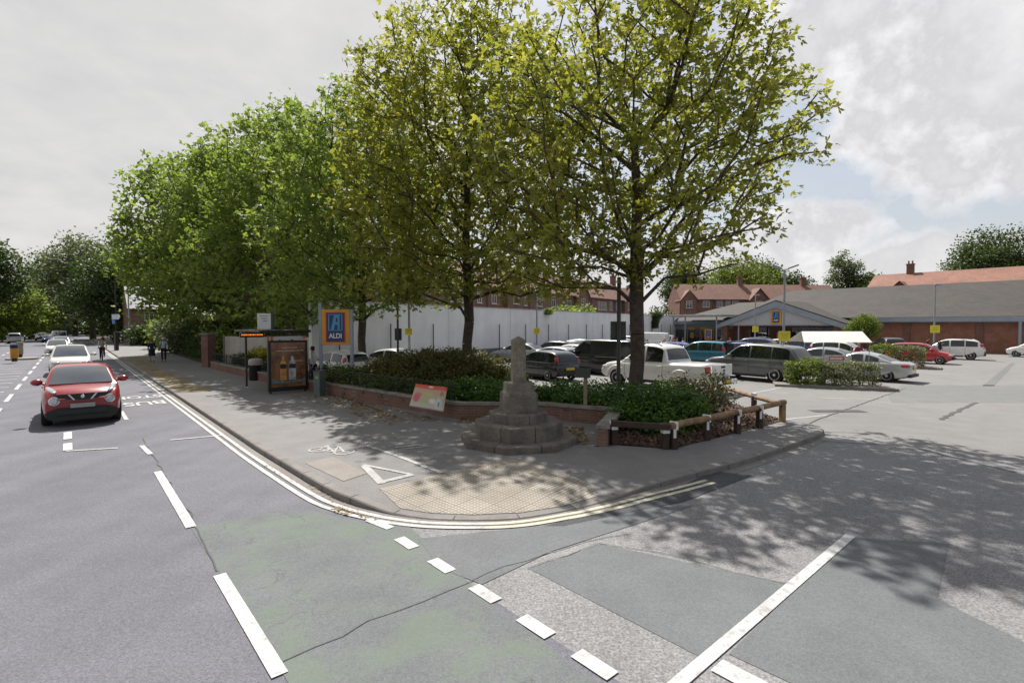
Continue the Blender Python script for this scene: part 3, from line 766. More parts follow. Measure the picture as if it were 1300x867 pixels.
def make_tree(root, trunk_pts, r0, ells, n_attr, per, size, leafm, barkm, seed, clump=.55, spacing=.6, lobes=3, shell=.45, zmin=None, sides=6, alpha=.35, droop=.25):
    """trunk and limbs grown out to points in the crown, leaves round the points. Local coordinates."""
    rng = np.random.default_rng(seed); random.seed(seed)
    att = in_envelope(ells, n_attr*3, rng, shell)
    if zmin is not None: att = att[att[:, 2] > zmin]
    keep = []
    for a in att:
        if all(((a-b)**2).sum() > spacing**2 for b in keep): keep.append(a)
        if len(keep) >= n_attr: break
    att = np.array(keep)
    nodes = [np.array(p, float) for p in trunk_pts]; par = [-1]+list(range(len(nodes)-1)); plen = [0.0]
    for i in range(1, len(nodes)): plen.append(plen[-1] + np.linalg.norm(nodes[i]-nodes[i-1])*.6)
    first = len(nodes)//3
    base = nodes[first]
    order = np.argsort(np.linalg.norm(att - np.array(trunk_pts[-1])*.5 - base*.5, axis=1)); tips = []
    for j in order:
        a = att[j]; P = np.array(nodes[first:]); dl = P - a; dist = np.linalg.norm(dl, axis=1)
        # prefer parents that lie below, so limbs rise outward
        cost = dist + alpha*np.array(plen[first:]) + np.maximum(0, P[:, 2]-a[2]+.25)*1.1
        i = int(np.argmin(cost)) + first; L = np.linalg.norm(a-nodes[i]); k = max(1, int(L/.7)); pi = i
        for q in range(1, k+1):
            f = q/k; x = nodes[i]*(1-f) + a*f; x = x + rng.normal(size=3)*.07*min(1, L)*(q < k); x[2] += .16*L*math.sin(PI*f)*.5
            nodes.append(x); par.append(pi); plen.append(plen[pi] + L/k); pi = len(nodes)-1
        tips.append(pi)
    N_ = len(nodes); ch = [0.0]*N_; rad = [0.0]*N_
    for i in range(N_-1, -1, -1):
        rad[i] = max(.011, ch[i]**(1/2.2)) if ch[i] > 0 else .009
        if par[i] >= 0: ch[par[i]] += rad[i]**2.2
    nt = len(trunk_pts)
    sc = r0/rad[first]
    for i in range(N_): rad[i] = min(rad[i]*sc, r0) if i >= first else r0
    for i in range(first+1): rad[i] = r0*(1 + .35*max(0, 1-i/max(1, first*.5))**2)
    b = MB()
    for i in range(1, N_):
        a, c = Vector(nodes[par[i]]), Vector(nodes[i])
        ra, rb = min(rad[par[i]], rad[i]*1.6 if par[i] >= first else 9), rad[i]
        b.tube([a, c], [ra, rb], 9 if rb > .1 else (sides if rb > .03 else 4), cap=False)
    # a knuckle where each limb leaves hides open ends
    b.build('trunk', barkm, root, smooth=70)
    att2 = np.array([nodes[i] for i in tips]); mids = np.array([(nodes[i]+nodes[par[i]])/2 for i in tips])
    cen = np.concatenate([att2, mids[rng.random(len(mids)) < .6]])
    cl = clump*(.7+.6*rng.random(len(cen)))
    v, f, tt = leaf_cloud(cen, cl, per, size, rng, lobes=lobes, droop=droop)
    np_mesh('crown', v, f, leafm, root, tt)
M['leaf_plane'] = leaf_mat('olive_green_plane_leaf', (.21, .226, .048), (.40, .385, .115), .57)
M['leaf_mid'] = leaf_mat('mid_green_leaf', (.165, .235, .062), (.30, .355, .115), .55)
M['leaf_dark'] = leaf_mat('dark_green_leaf', (.05, .085, .026), (.10, .14, .045), .35)
M['leaf_grey'] = leaf_mat('grey_green_leaf', (.12, .15, .085), (.2, .23, .14), .35)
M['leaf_bright'] = leaf_mat('bright_green_leaf', (.13, .18, .03), (.22, .26, .05), .4)
M['leaf_hedge'] = leaf_mat('glossy_hedge_leaf', (.058, .125, .022), (.14, .23, .045), .33, .4)
M['leaf_juniper'] = leaf_mat('olive_brown_shrub_leaf', (.10, .10, .03), (.2, .18, .06), .3)
M['leaf_silver'] = leaf_mat('silvery_shrub_leaf', (.14, .16, .08), (.27, .28, .17), .3)
M['leaf_yellow'] = leaf_mat('yellow_shrub_leaf', (.36, .33, .02), (.5, .45, .03), .3)
M['leaf_purple'] = leaf_mat('dull_purple_green_leaf', (.075, .07, .035), (.11, .12, .05), .3)
def wob(x, y, h, n, seed, j=.06):
    random.seed(seed); return [(x*i/n + random.uniform(-j, j)*(0 < i), y*i/n + random.uniform(-j, j)*(0 < i), h*i/n) for i in range(n+1)]
TREES = 'plane trees along the back of the pavement'
T1 = Vector((3.75, 15.3, .1)); T2 = AT(595, 478, 20.8); T2.z = .2
row = (T2 - T1); row.z = 0; row.normalize()
def treerow(k): p = T2 + row*k; p.z = .1; return p
r1 = thing('street_tree', 'broad plane tree rising from the shrub bed inside the timber knee rail', 'tree', T1, 0, TREES)
make_tree(r1, wob(-.1, 0, 8.0, 10, 2), .21, [(.3, 0, 9.2, 3.7, 4.0, 4.0), (2.3, .2, 8.2, 2.8, 3.4, 2.7), (3.0, .2, 9.7, 1.7, 2.2, 1.5), (-2.6, .2, 8.2, 2.6, 3.6, 3.2), (1.3, -.4, 5.5, 2.4, 2.8, 1.5), (-1.6, 0, 5.0, 2.7, 3, 1.5), (0, 0, 11.4, 2.6, 2.8, 1.9), (-2.2, -.6, 4.7, 2.3, 2.2, 1.1), (-2.2, -.6, 4.7, 2.3, 2.2, 1.1)], 450, 25, .162, M['leaf_plane'], M['bark'], 11, clump=.56, spacing=.72, zmin=3.5)
r2 = thing('street_tree', 'tall plane tree growing out of the mounded juniper behind the stone pillar', 'tree', T2, 0, TREES)
make_tree(r2, wob(-.1, .2, 9.0, 10, 4), .2, [(0, 0, 10.6, 4.4, 4.5, 5.0), (-2.6, 0, 8.2, 3.0, 3.6, 3.2), (2.2, .2, 7.6, 2.8, 3.6, 3.0), (.2, 0, 13.4, 3.0, 3.0, 2.4), (.8, -.6, 5.1, 3.6, 3.0, 1.6), (-2.6, -.4, 5.2, 2.6, 2.6, 1.5), (-3.2, 0, 11.6, 1.9, 2.6, 2.2), (1.6, -1.2, 4.6, 2.6, 2.0, 1.2), (-1.6, -1.2, 4.5, 2.8, 2.0, 1.2), (1.6, -1.2, 4.6, 2.6, 2.0, 1.2), (-1.6, -1.2, 4.5, 2.8, 2.0, 1.2)], 580, 29, .178, M['leaf_plane'], M['bark'], 12, clump=.62, spacing=.78, zmin=3.3)
p3 = treerow(8.6)
r3 = thing('street_tree', 'plane tree behind the yellow and blue shop sign, crown brushing its posts', 'tree', p3, 0, TREES)
make_tree(r3, wob(0, .1, 9.5, 10, 6), .2, [(0, 0, 9.8, 4.4, 4.6, 4.6), (-2.0, -.6, 7.0, 3.4, 3.6, 2.6), (2.4, .2, 7.6, 2.8, 3.6, 3.0), (-.6, 0, 12.6, 3.0, 3.2, 2.4), (0, -1, 4.9, 4.0, 3.0, 1.6), (-3.2, -1, 3.9, 2.4, 2.0, 1.5), (-3.2, -1, 3.9, 2.4, 2.0, 1.5), (3.4, 0, 5.0, 2.2, 2.0, 1.4), (1.6, -1, 4.6, 2.6, 2.0, 1.2), (3.4, 0, 5.0, 2.2, 2.0, 1.4)], 500, 28, .205, M['leaf_mid'], M['bark'], 13, clump=.7, spacing=.85, zmin=2.4)
p4 = treerow(18.2)
r4 = thing('street_tree', 'plane tree behind the bus shelter, low branches over its roof', 'tree', p4, 0, TREES)
make_tree(r4, wob(0, .1, 10, 10, 8), .2, [(0, 0, 11.0, 4.8, 4.8, 5.4), (-2.6, -.6, 7.2, 3.6, 3.8, 3.2), (2.4, .2, 7.6, 3.0, 3.6, 3.2), (0, 0, 14.6, 3.0, 3.0, 2.6), (0, -1, 5.0, 4.4, 3.0, 1.7)], 480, 27, .24, M['leaf_mid'], M['bark'], 14, clump=.8, spacing=.95, zmin=3.0)
p5 = treerow(27.5)
r5 = thing('street_tree', 'dense green tree above the brick gate pillar and cream fence', 'tree', p5, 0, TREES)
make_tree(r5, wob(-.3, .1, 10.5, 10, 10), .22, [(-.2, 0, 11.4, 5.2, 5.2, 5.6), (-2.6, -.8, 8.2, 3.6, 4.2, 4.0), (2.4, 0, 8, 3.6, 3.8, 3.8), (-.5, 0, 15.0, 3.0, 3.2, 2.6), (-.5, -1, 5.0, 4.6, 3.2, 1.9)], 440, 36, .27, M['leaf_mid'], M['bark'], 15, clump=1.0, spacing=1.0, zmin=2.6, lobes=2)
p6 = treerow(38); p6 = p6 + N*-1.2
r6 = thing('street_tree', 'big green tree overhanging the hedge behind the two walkers', 'tree', p6, 0, TREES)
make_tree(r6, wob(-.5, .1, 11.5, 10, 12), .26, [(0, 0, 11.8, 4.8, 5.6, 5.6), (-1.8, -1, 9.2, 3.0, 4.4, 4.0), (2.4, 0, 8.6, 4, 4, 4), (-2.4, -1.4, 16.3, 2.0, 1.0, .9), (-3.4, -1.2, 12.4, 1.4, 2.0, 1.2), (0, -1, 5.4, 4.2, 3.6, 2.2)], 420, 38, .30, M['leaf_mid'], M['bark'], 16, clump=1.2, spacing=1.25, zmin=2.4, lobes=2)
# ---- the wood at the end of the road and the trees round the shops
def bgtree(pos, h, w, leafm, seed, label, group=None, n=170, per=16, size=.6, name='tree', cat='tree', lift=.25, clump=1.5):
    r = thing(name, label, cat, pos, 0, group); rng = np.random.default_rng(seed)
    e = [(0, 0, h*(lift+.62)*.82, w*.42, w*.42, h*.34)]
    for k in range(5):
        a = rng.random()*2*PI; e.append((math.cos(a)*w*.26, math.sin(a)*w*.26, h*(lift+.12+.42*rng.random()), w*.28, w*.28, h*.2))
    make_tree(r, wob(0, 0, h*.62, 6, seed), h*.018+.05, e, n, int(per*1.6), size*.7, leafm, M['bark'], seed, clump=clump*w/12, spacing=w*.075, lobes=1, zmin=h*lift*.6, sides=4)
    return r
def at_v(u, Y, z=0.0): return Vector((XU(u, Y), Y, z))
WOOD = 'trees closing the view along the road'
bgtree(at_v(148, 80), 15.5, 13, M['leaf_dark'], 31, 'green tree beyond the direction sign, foliage down to the verge', WOOD, 220, 22, .62, lift=.12)
bgtree(at_v(118, 100), 20.5, 19, M['leaf_grey'], 32, 'tall pale grey-green tree topping the wood at the road end', WOOD, 300, 22, .75, lift=.15)
bgtree(at_v(62, 112), 17.5, 15, M['leaf_grey'], 33, 'haze-greyed tree directly over the distant queue of cars', WOOD, 240, 22, .75, lift=.08)  # distance haze put into the colour by the greyer, lighter leaf
bgtree(at_v(96, 135), 20, 20, M['leaf_dark'], 34, 'dark tree filling the gap over the far end of the carriageway', WOOD, 240, 22, .9, lift=.05)
bgtree(at_v(36, 128), 15.5, 16, M['leaf_grey'], 35, 'haze-greyed rounded tree behind the silver car driving away', WOOD, 240, 22, .85, lift=.05)  # greyer leaf again stands in for haze
bgtree(at_v(8, 100), 11.5, 15, M['leaf_mid'], 36, 'lower green tree on the far pavement beside the silver car', WOOD, 220, 22, .65, lift=.12)
bgtree(at_v(-22, 72), 15.5, 11, M['leaf_dark'], 37, 'tall dark tree cut by the edge of the view on the far pavement', WOOD, 220, 22, .6, lift=.2)
bgtree(at_v(-10, 85), 10, 13, M['leaf_bright'], 38, 'bright yellow-green tree low beside the far pavement', WOOD, 220, 22, .6, lift=.12)
bgtree(at_v(178, 92), 17, 15, M['leaf_grey'], 39, 'greyish tree rising behind the tall lamp column by the verge', WOOD, 220, 22, .65, lift=.12)
bgtree(at_v(208, 84), 16, 14, M['leaf_mid'], 40, 'green tree behind the brick house gable', WOOD, 200, 20, .65, lift=.12)
bgtree(at_v(935, 118, 0), 16.5, 17, M['leaf_bright'], 41, 'rounded yellow-green tree above the terrace roof beside the chimney', None, 260, 22, .7, lift=.3)
bgtree(at_v(962, 124, 0), 17.0, 14, M['leaf_dark'], 42, 'dark green tree just behind the rounded yellow-green one', None, 200, 20, .8, lift=.3)
bgtree(at_v(868, 112, 0), 15.5, 11, M['leaf_dark'], 43, 'dark tree peeping over the terrace beside the plane crown', None, 160, 20, .7, lift=.3)
bgtree(at_v(1002, 122, 0), 14, 12, M['leaf_dark'], 48, 'low dark treetop behind the tall twin-head lamp column', None, 160, 20, .7, lift=.3)
bgtree(at_v(1071, 122, 0), 17.3, 9, M['leaf_grey'], 44, 'thin grey-green tree standing above the shop ridge', None, 130, 18, .6, lift=.4)
bgtree(at_v(1098, 118, 0), 13.8, 10, M['leaf_dark'], 45, 'low dark tree between the shop ridge and the orange roof', None, 150, 20, .7, lift=.3)
bgtree(at_v(1262, 128, 0), 24.2, 21, M['leaf_dark'], 46, 'large spreading dark tree behind the orange tiled roof', None, 300, 24, .8, lift=.3)
bgtree(at_v(1330, 126, 0), 21, 16, M['leaf_dark'], 47, 'dark tree beyond the orange roof at the edge of the view', None, 150, 20, .8, lift=.3)
bgtree(G(1097, 447), 3.9, 3.4, M['leaf_bright'], 49, 'small round bright green tree beside the white trolley canopy', None, 120, 40, .17, lift=.18, clump=1.5, cat='small tree', name='ornamental_tree')
# ---- hedges and shrubs
def with_stems(v, f, tt, mb, leafm, r):
    """leaves and the woody stems that carry them, one foliage mesh with two materials"""
    n = len(v); sv = np.array([tuple(q) for q in mb.v]); sf = np.array([q for q in mb.f if len(q) == 4])
    o = np_mesh('foliage', np.concatenate([v, sv]), np.concatenate([f, sf+n]), leafm, r, np.concatenate([tt, np.zeros(len(sf))]))
    o.data.materials.append(M['bark']); o.data.polygons.foreach_set('material_index', np.concatenate([np.zeros(len(f), dtype=np.int32), np.ones(len(sf), dtype=np.int32)]))
def foliage_mass(name, label, cat, pos, ells, n, per, size, leafm, seed, clump=.3, group=None, lobes=1, up=.7, stems=True, zmin=.03, shell=.33):
    """a shrub: woody stems out of the ground, leaves over the whole volume"""
    r = thing(name, label, cat, pos, 0, group); rng = np.random.default_rng(seed)
    att = in_envelope(ells, n, rng, shell); att = att[att[:, 2] > zmin]
    v, f, tt = leaf_cloud(att, clump*(.7+.6*rng.random(len(att))), per, size, rng, up=up, lobes=lobes)
    v[:, 2] = np.maximum(v[:, 2], .01)
    b = MB()
    for k in range(0, len(att), max(1, len(att)//70)):
        a = att[k]; e = min(ells, key=lambda q: (q[0]-a[0])**2 + (q[1]-a[1])**2)
        o = Vector((e[0]*.8+a[0]*.2, e[1]*.8+a[1]*.2, 0)); m_ = o.lerp(Vector(a), .5) + Vector((0, 0, .1)); b.tube([o, m_, Vector(a)], [.018, .012, .005], 4, cap=False)
    with_stems(v, f, tt, b, leafm, r)
    return r
def hedge(name, label, cat, a, b_, width, h, leafm, seed, size=.07, dens=120, group=None, crop=1.0):
    """clipped hedge between two ground points"""
    c = (a+b_)/2; L = (b_-a).length; rz = math.atan2((b_-a).y, (b_-a).x)
    r = thing(name, label, cat, Vector((c.x, c.y, 0)), rz, group); rng = np.random.default_rng(seed)
    n = int(dens*L*(width+h)); q = rng.random((n, 3)); k = rng.integers(0, 6, n)
    p = (q-.5)
    p[:, 0] *= L; p[:, 1] *= width; p[:, 2] = q[:, 2]*h
    top = k <= 1; sy = (k == 2) | (k == 3); sx = (k == 4) & (rng.random(n) < .5)
    p[top, 2] = h*(.93+.1*rng.random(top.sum())); p[sy, 1] = width/2*np.sign(p[sy, 1])*(.85+.2*rng.random(sy.sum())); p[sx, 0] = L/2*np.sign(p[sx, 0])*.99
    wobn = np.sin(p[:, 0]*2.1+seed)*.05 + np.sin(p[:, 0]*5.3)*.035 + np.sin(p[:, 1]*4+p[:, 0]*3)*.03
    p[:, 2] += wobn*(p[:, 2]/h); p[:, 1] *= 1+wobn*.6
    v, f, tt = leaf_cloud(p, .09, 9, size, rng, lobes=1, up=.5); v[:, 2] = np.maximum(v[:, 2], .01)
    m = MB()
    for i in range(int(L/.35)):
        x = -L/2 + (i+.5)*.35
        for s_ in (-.25, .25):
            o = Vector((x, s_*width*.5, 0))
            for j in range(3): m.tube([o, o+Vector((rng.normal()*.1, rng.normal()*.1, h*.5)), o+Vector((rng.normal()*.22, rng.normal()*width*.25, h*.92))], [.016, .012, .005], 4, cap=False)
    with_stems(v, f, tt, m, leafm, r)
    return r
# ------------------------------------------------------------------ planter, monument, rail, signs
def wallrun(mb, pts, th, z0, z1):
    """wall along a polyline (centre line), mitred"""
    L_, R_ = [], []
    for i, p in enumerate(pts):
        a = (pts[i]-pts[i-1]).normalized() if i else (pts[1]-pts[0]).normalized()
        c = (pts[i+1]-pts[i]).normalized() if i < len(pts)-1 else a
        n1, n2 = Vector((-a.y, a.x, 0)), Vector((-c.y, c.x, 0)); m_ = (n1+n2).normalized(); k = th/2/max(.3, m_.dot(n1))
        L_.append(p+m_*k); R_.append(p-m_*k)
    zz = lambda p, z: (p.x, p.y, z)
    rows_ = [[zz(r, z0), zz(r, z1), zz(l, z1), zz(l, z0)] for l, r in zip(L_, R_)]
    mb.grid(rows_)
    mb.add(rows_[0], [(0, 1, 2, 3)]); mb.add(rows_[-1], [(3, 2, 1, 0)])
flat2 = lambda p: Vector((p.x, p.y, 0))
wpts = [flat2(p) for p in (WA + (WA-WB)*.05, WB + Vector((0, .11, 0)), WC + Vector((0, .11, 0)), WD + Vector((.05, .05, 0)), WE + Vector((.16, .05, 0)))]
pl = thing('planter_wall', 'low brick planter wall with stone coping behind the stone pillar', 'low wall', wpts[0])
def local(o, p): return p - o.location
lp = [p - pl.location for p in wpts]
WH = .50
b = MB(); wallrun(b, lp, .22, .0, WH); b.build('wall', M['brick'], pl)
b = MB(); wallrun(b, lp, .30, WH+.002, WH+.075); b.build('coping', M['coping'], pl)
# bed
bed = [flat2(p) for p in (WA, WB, WC, WD, WE, G(778, 570), PC, PE, PB)] + [Vector((3.0, 20.5, 0)), Vector((-1.5, 24.6, 0)), Vector((-9.2, 24.6, 0))]
bsheet = sheet('planting_bed', [bed], M['earth'], .125)
rng = np.random.default_rng(5)
# the mound under the juniper
mc = G(560, 470); mc = Vector((-2.9, 20.6, 0))
rowsm = []
for i in range(9):
    rr_ = i/8; rowsm.append([(mc.x-.5+math.cos(a)*rr_*3.6, mc.y+math.sin(a)*rr_*2.8, .11 + 1.12*(math.cos(rr_*PI)*.5+.5)) for a in [2*PI*k/24 for k in range(24)]])
mb_ = MB(); mb_.grid([r+[r[0]] for r in rowsm]); tag(mb_.build('planting_mound', M['earth'], smooth=60), kind='structure')
def chips(name, inside, n, m, size, z, seed, flatn=1.0, label=None, cat=None):
    rg = np.random.default_rng(seed); P = []
    while len(P) < n:
        q = inside(rg)
        if q is not None: P.append(q)
    P = np.array(P); k = len(P)
    a = rg.random(k)*2*PI; l = size*(.5+rg.random(k)); w = l*(.25+.4*rg.random(k))
    dx = np.stack([np.cos(a), np.sin(a), rg.normal(size=k)*.45*flatn], 1); dy = np.stack([-np.sin(a), np.cos(a), rg.normal(size=k)*.45*flatn], 1)
    c = P + np.stack([np.zeros(k), np.zeros(k), z + rg.random(k)*.03], 1)
    v = np.concatenate([c+dx*l[:, None]*.5, c+dy*w[:, None]*.5, c-dx*l[:, None]*.5, c-dy*w[:, None]*.5]); i = np.arange(k)
    o = np_mesh(name, v, np.stack([i, i+k, i+2*k, i+3*k], 1), m, None, rg.random(k))
    return tag(o, label, cat, None, 'stuff')
def inpoly(poly):
    xs = [p.x for p in poly]; ys = [p.y for p in poly]
    def f(rg):
        x = min(xs)+rg.random()*(max(xs)-min(xs)); y = min(ys)+rg.random()*(max(ys)-min(ys)); c = False
        for i in range(len(poly)):
            a, b_ = poly[i], poly[i-1]
            if (a.y > y) != (b_.y > y) and x < (b_.x-a.x)*(y-a.y)/(b_.y-a.y)+a.x: c = not c
        return (x, y, 0) if c else None
    return f
M['chips'] = leaf_mat('bark_mulch', (.09, .05, .034), (.22, .13, .09), .0, .9)
M['litter'] = leaf_mat('fallen_leaf', (.23, .15, .075), (.36, .26, .14), .1, .9)
chips('bark_mulch', inpoly([flat2(p) for p in (G(776, 570), PC, PE, PB, G(880, 500), G(800, 528), WE)]), 9000, M['chips'], .085, .135, 3, label='brown bark chips covering the bed inside the timber rail', cat='mulch')
# litter along the planter wall and in the gutter
def along(a, b_, spread, side=1, p=2.2):
    def f(rg):
        k = rg.random(); q = a.lerp(b_, k); n_ = Vector((-(b_-a).y, (b_-a).x, 0)).normalized()
        x = q + n_*spread*side*(rg.random()**p); return (x.x, x.y, pz(x))
    return f
def many(*fs):
    def f(rg): return fs[rg.integers(0, len(fs))](rg)
    return f
lit = many(along(wpts[0]+Vector((.3, -.25, 0)), wpts[1]+Vector((-.6, -.2, 0)), 1.4, -1), along(wpts[0]+Vector((.8, -.4, 0)), wpts[1]+Vector((-1.5, -.3, 0)), .9, -1),
           along(wpts[1]+Vector((0, -.15, 0)), wpts[2]+Vector((0, -.15, 0)), .5, -1), along(WD+Vector((-.9, -.2, 0)), WE+Vector((-.1, .2, 0)), .9, -1, 1))
chips('leaf_litter', lit, 3200, M['litter'], .09, .006, 4, .5, 'dry brown leaves drifted along the foot of the planter wall', 'leaf litter')
gl = many(along(flat2(G(418, 648)), flat2(G(440, 656)), .16, 1, 1), along(flat2(G(330, 590)), flat2(G(470, 664)), .12, 1, 1))
def glz(rg): q = gl(rg); return (q[0], q[1], .004)
chips('leaf_litter', glz, 160, M['litter'], .05, .006, 6, .4, 'small drift of dry leaves in the gutter by the bend of the kerb', 'leaf litter')
# ---- monument
MP = G(658, 560, .1); MP.z = .1
def jointed(name):
    """stone with upright joints every eighth of a turn (angle round the object's own axis)"""
    m = mat(name, (.148, .132, .112), .92, .28, 2.6, 34, .16, bump=.5, bscale=26); t = NT.__new__(NT); t.t = m.node_tree
    co = t.n('ShaderNodeTexCoord').outputs['Object']; sp_ = t.n('ShaderNodeSeparateXYZ'); t.l(co, sp_.inputs[0])
    a = t.math('ARCTAN2', sp_.outputs[1], sp_.outputs[0]); nz = t.math('MULTIPLY', t.noise(co, 6, 3), .03)
    q = t.math('ABSOLUTE', t.math('SUBTRACT', t.math('FRACT', t.math('ADD', t.math('ADD', t.math('MULTIPLY', a, 8/(2*PI)), .27), nz)), .5))
    k = t.ramp(q, [(0, (1,)*3), (.010, (1,)*3), (.02, (0,)*3)])
    p = [n for n in t.t.nodes if n.type == 'BSDF_PRINCIPLED'][0]; base = p.inputs['Base Color'].links[0].from_socket
    t.l(t.mix(k, base, (.05, .045, .04)), p.inputs['Base Color']); return m
M['stone_step'] = jointed('jointed_step_stone')
mo = thing('stone_monument', 'old stepped stone cross base with a worn square pillar on the pavement', 'monument', MP, R(12))
S = MP.y/650
def octa(r, z0, z1, mb, ch=.03, n=8, ph=PI/8, jit=.0):
    """octagonal drum with worn edges"""
    rows_ = []
    for rr_, z in ((r, z0), (r, z1-ch*.9), (r-ch*.3, z1-ch*.3), (r-ch*.9, z1), (r*.55, z1+.004), (0.01, z1+.006)):
        ring_ = []
        for k in range(n*6):
            a = ph + 2*PI*k/(n*6); seg_ = (a-ph) % (2*PI/n) - PI/n; q = rr_*math.cos(PI/n)/math.cos(seg_)
            q *= 1 + jit*.35*math.sin(k*.9+rr_*7)
            ring_.append((q*math.cos(a), q*math.sin(a), z + jit*.4*math.sin(k*.6+rr_*5)))
        rows_.append(ring_)
    mb.grid(rows_, closed=True)
for r_, z0, z1 in ((1.36, -.03, .165), (1.02, .15, .49), (.68, .47, .70)):
    b = MB(); octa(r_, z0, z1, b, .035, jit=.006); b.build('step', M['stone_step'], mo, smooth=24)
b = MB()
def sq(r, z, cut): return [(x*r, y*r, z) for x, y in ((1, 1-cut), (1-cut, 1), (-1+cut, 1), (-1, 1-cut), (-1, -1+cut), (-1+cut, -1), (1-cut, -1), (1, -1+cut))]
b.grid([sq(0.3735, .69, .16), sq(0.3776, .78, .17), sq(0.3735, 1.08, .18), sq(0.3610, 1.13, .26), sq(0.3278, 1.17, .34), sq(0.3196, 1.20, .36), sq(0.3154, 1.33, .36), sq(0.3029, 1.36, .38), sq(0.0083, 1.365, .38)], closed=True)
o = b.build('socket_stone', M['stone'], mo, smooth=22, fix=True); 
b = MB()
b.grid([sq(0.1535, 1.34, .12), sq(0.1477, 1.8, .14), sq(0.1450, 2.30, .16), sq(0.1400, 2.32, .2), sq(0.0166, 2.40, .2), sq(0.0008, 2.401, .2)], closed=True)
o = b.build('shaft', M['stone_pale'], mo, smooth=25, fix=True)
# ---- railings on the planter wall
rl = thing('planter_railing', 'thin black railing on the planter wall in front of the shrubs', 'railing', WA + Vector((0, 0, WH)))
a_, b_ = wpts[0], wpts[1]*.98 + wpts[0]*.02
dd = (b_-a_); n = int(dd.length/.13); b = MB()
for i in range(n+1):
    p = a_ + dd*(i/n) - flat2(rl.location)
    if i % 12 == 0: MB().box((p.x, p.y, .33), (.035, .035, .66)).build('rail_post', M['black_metal'], rl)
    else: b.tube([(p.x, p.y, .09), (p.x, p.y, .58)], .007, 5)
for z in (.10, .56): b.tube([a_-flat2(rl.location)+Vector((0, 0, z)), b_-flat2(rl.location)+Vector((0, 0, z))], .011, 5)
b.build('bar', M['black_metal'], rl)
# ---- banner sagging on the railing
q0, q1, q2, q3 = AT(528, 487, 14.55), AT(568, 491.5, 14.2), AT(563, 522.5, 13.85), AT(519.5, 515, 14.2)
def banner_mat():
    m = bpy.data.materials.new('faded_printed_banner'); t = NT(m)
    uv = t.n('ShaderNodeAttribute', attribute_name='bu').outputs['Fac']; vv = t.n('ShaderNodeAttribute', attribute_name='bv').outputs['Fac']
    base = t.ramp(vv, [(0, (.50, .46, .42)), (.3, (.40, .40, .24)), (.62, (.42, .33, .2)), (.8, (.42, .3, .24)), (.86, (.52, .085, .03)), (1, (.5, .07, .04))])
    def blob(cx, cy, rx, ry):
        a = t.math('POWER', t.math('DIVIDE', t.math('SUBTRACT', uv, cx), rx), 2.0); c = t.math('POWER', t.math('DIVIDE', t.math('SUBTRACT', vv, cy), ry), 2.0)
        return t.ramp(t.math('ADD', a, c), [(.25, (.85,)*3), (1.0, (0,)*3)])
    base = t.mix(blob(.14, .42, .13, .26), base, (.5, .05, .12)); base = t.mix(blob(.2, .55, .09, .12), base, (.55, .12, .1))
    base = t.mix(blob(.62, .35, .12, .14), base, (.66, .62, .55)); base = t.mix(blob(.8, .3, .1, .26), base, (.5, .53, .6)); base = t.mix(blob(.82, .25, .035, .14), base, (.1, .13, .2))
    base = t.mix(blob(.87, .7, .07, .13), base, (.33, .12, .06)); base = t.mix(blob(.5, .62, .16, .07), base, (.5, .4, .1)); base = t.mix(blob(.42, .3, .14, .06), base, (.36, .38, .2))
    base = t.mix(blob(.5, .93, .1, .05), base, (.75, .6, .5))
    p = t.n('ShaderNodeBsdfPrincipled', Roughness=.5); t.l(base, p.inputs['Base Color']); o = t.n('ShaderNodeOutputMaterial'); t.l(p.outputs[0], o.inputs[0]); return m
nb = 14; rows_ = []; BU = []; BV = []
c0 = (q0+q1+q2+q3)/4
for j in range(nb+1):
    r_ = []
    for i in range(nb+1):
        u_, v_ = i/nb, j/nb; p = q3.lerp(q2, u_).lerp(q0.lerp(q1, u_), v_)
        p = p + Vector((.2, -1, .0)).normalized()*(.04*math.sin(u_*PI)*math.sin(v_*PI) + .012*math.sin(u_*9+v_*5))
        r_.append(p-c0); BU.append(u_); BV.append(v_)
    rows_.append(r_)
b = MB(); b.grid(rows_); bo = b.build('banner', banner_mat(), smooth=80)
for nm, vals in (('bu', BU), ('bv', BV)):
    at = bo.data.attributes.new(nm, 'FLOAT', 'POINT'); at.data.foreach_set('value', vals)
md = bo.modifiers.new('thick', 'SOLIDIFY'); md.thickness = .006
bo.location = c0; tag(bo, 'sagging faded banner with orange top edge tied to the planter railing', 'banner', kind='thing')
# ---- timber knee rail
kr = thing('knee_rail', 'low timber rail with white-banded posts round the mulched bed', 'timber barrier', PC.copy())
KH = .62
fr = [G(779, 571), PC + Vector((-.1, .02, 0)), ]
def post(p, h=KH, m=None, th=.135):
    q = flat2(p) - flat2(kr.location); b = MB(); b.bbox((q.x, q.y, h/2+.05), (th, th, h+.0), .015, rz=.2); return b.build('rail_post', m or M['timber_dark'], kr)
def band(p, h=KH):
    q = flat2(p) - flat2(kr.location); b = MB(); b.box((q.x, q.y, h-.06), (.145, .145, .2), .2)
    return b.build('reflective_band', M['tape'], kr)
def log(a, c, z0, z1, r, m, ext=.1):
    a, c = flat2(a)-flat2(kr.location), flat2(c)-flat2(kr.location); dd_ = (c-a).normalized(); a = a-dd_*ext; c = c+dd_*ext; n_ = 8; pts = []
    for i in range(n_+1): pts.append(a.lerp(c, i/n_) + Vector((0, 0, z0+(z1-z0)*i/n_ + .008*math.sin(i*1.9))))
    b = MB(); b.tube(pts, [r*(1+.06*math.sin(i*2.7)) for i in range(n_+1)], 10); return b.build('rail', m, kr, smooth=60)
PA_ = G(779, 571); post(PA_); band(PA_); post(PC+Vector((-.12, .03, 0))); band(PC+Vector((-.12, .03, 0)))
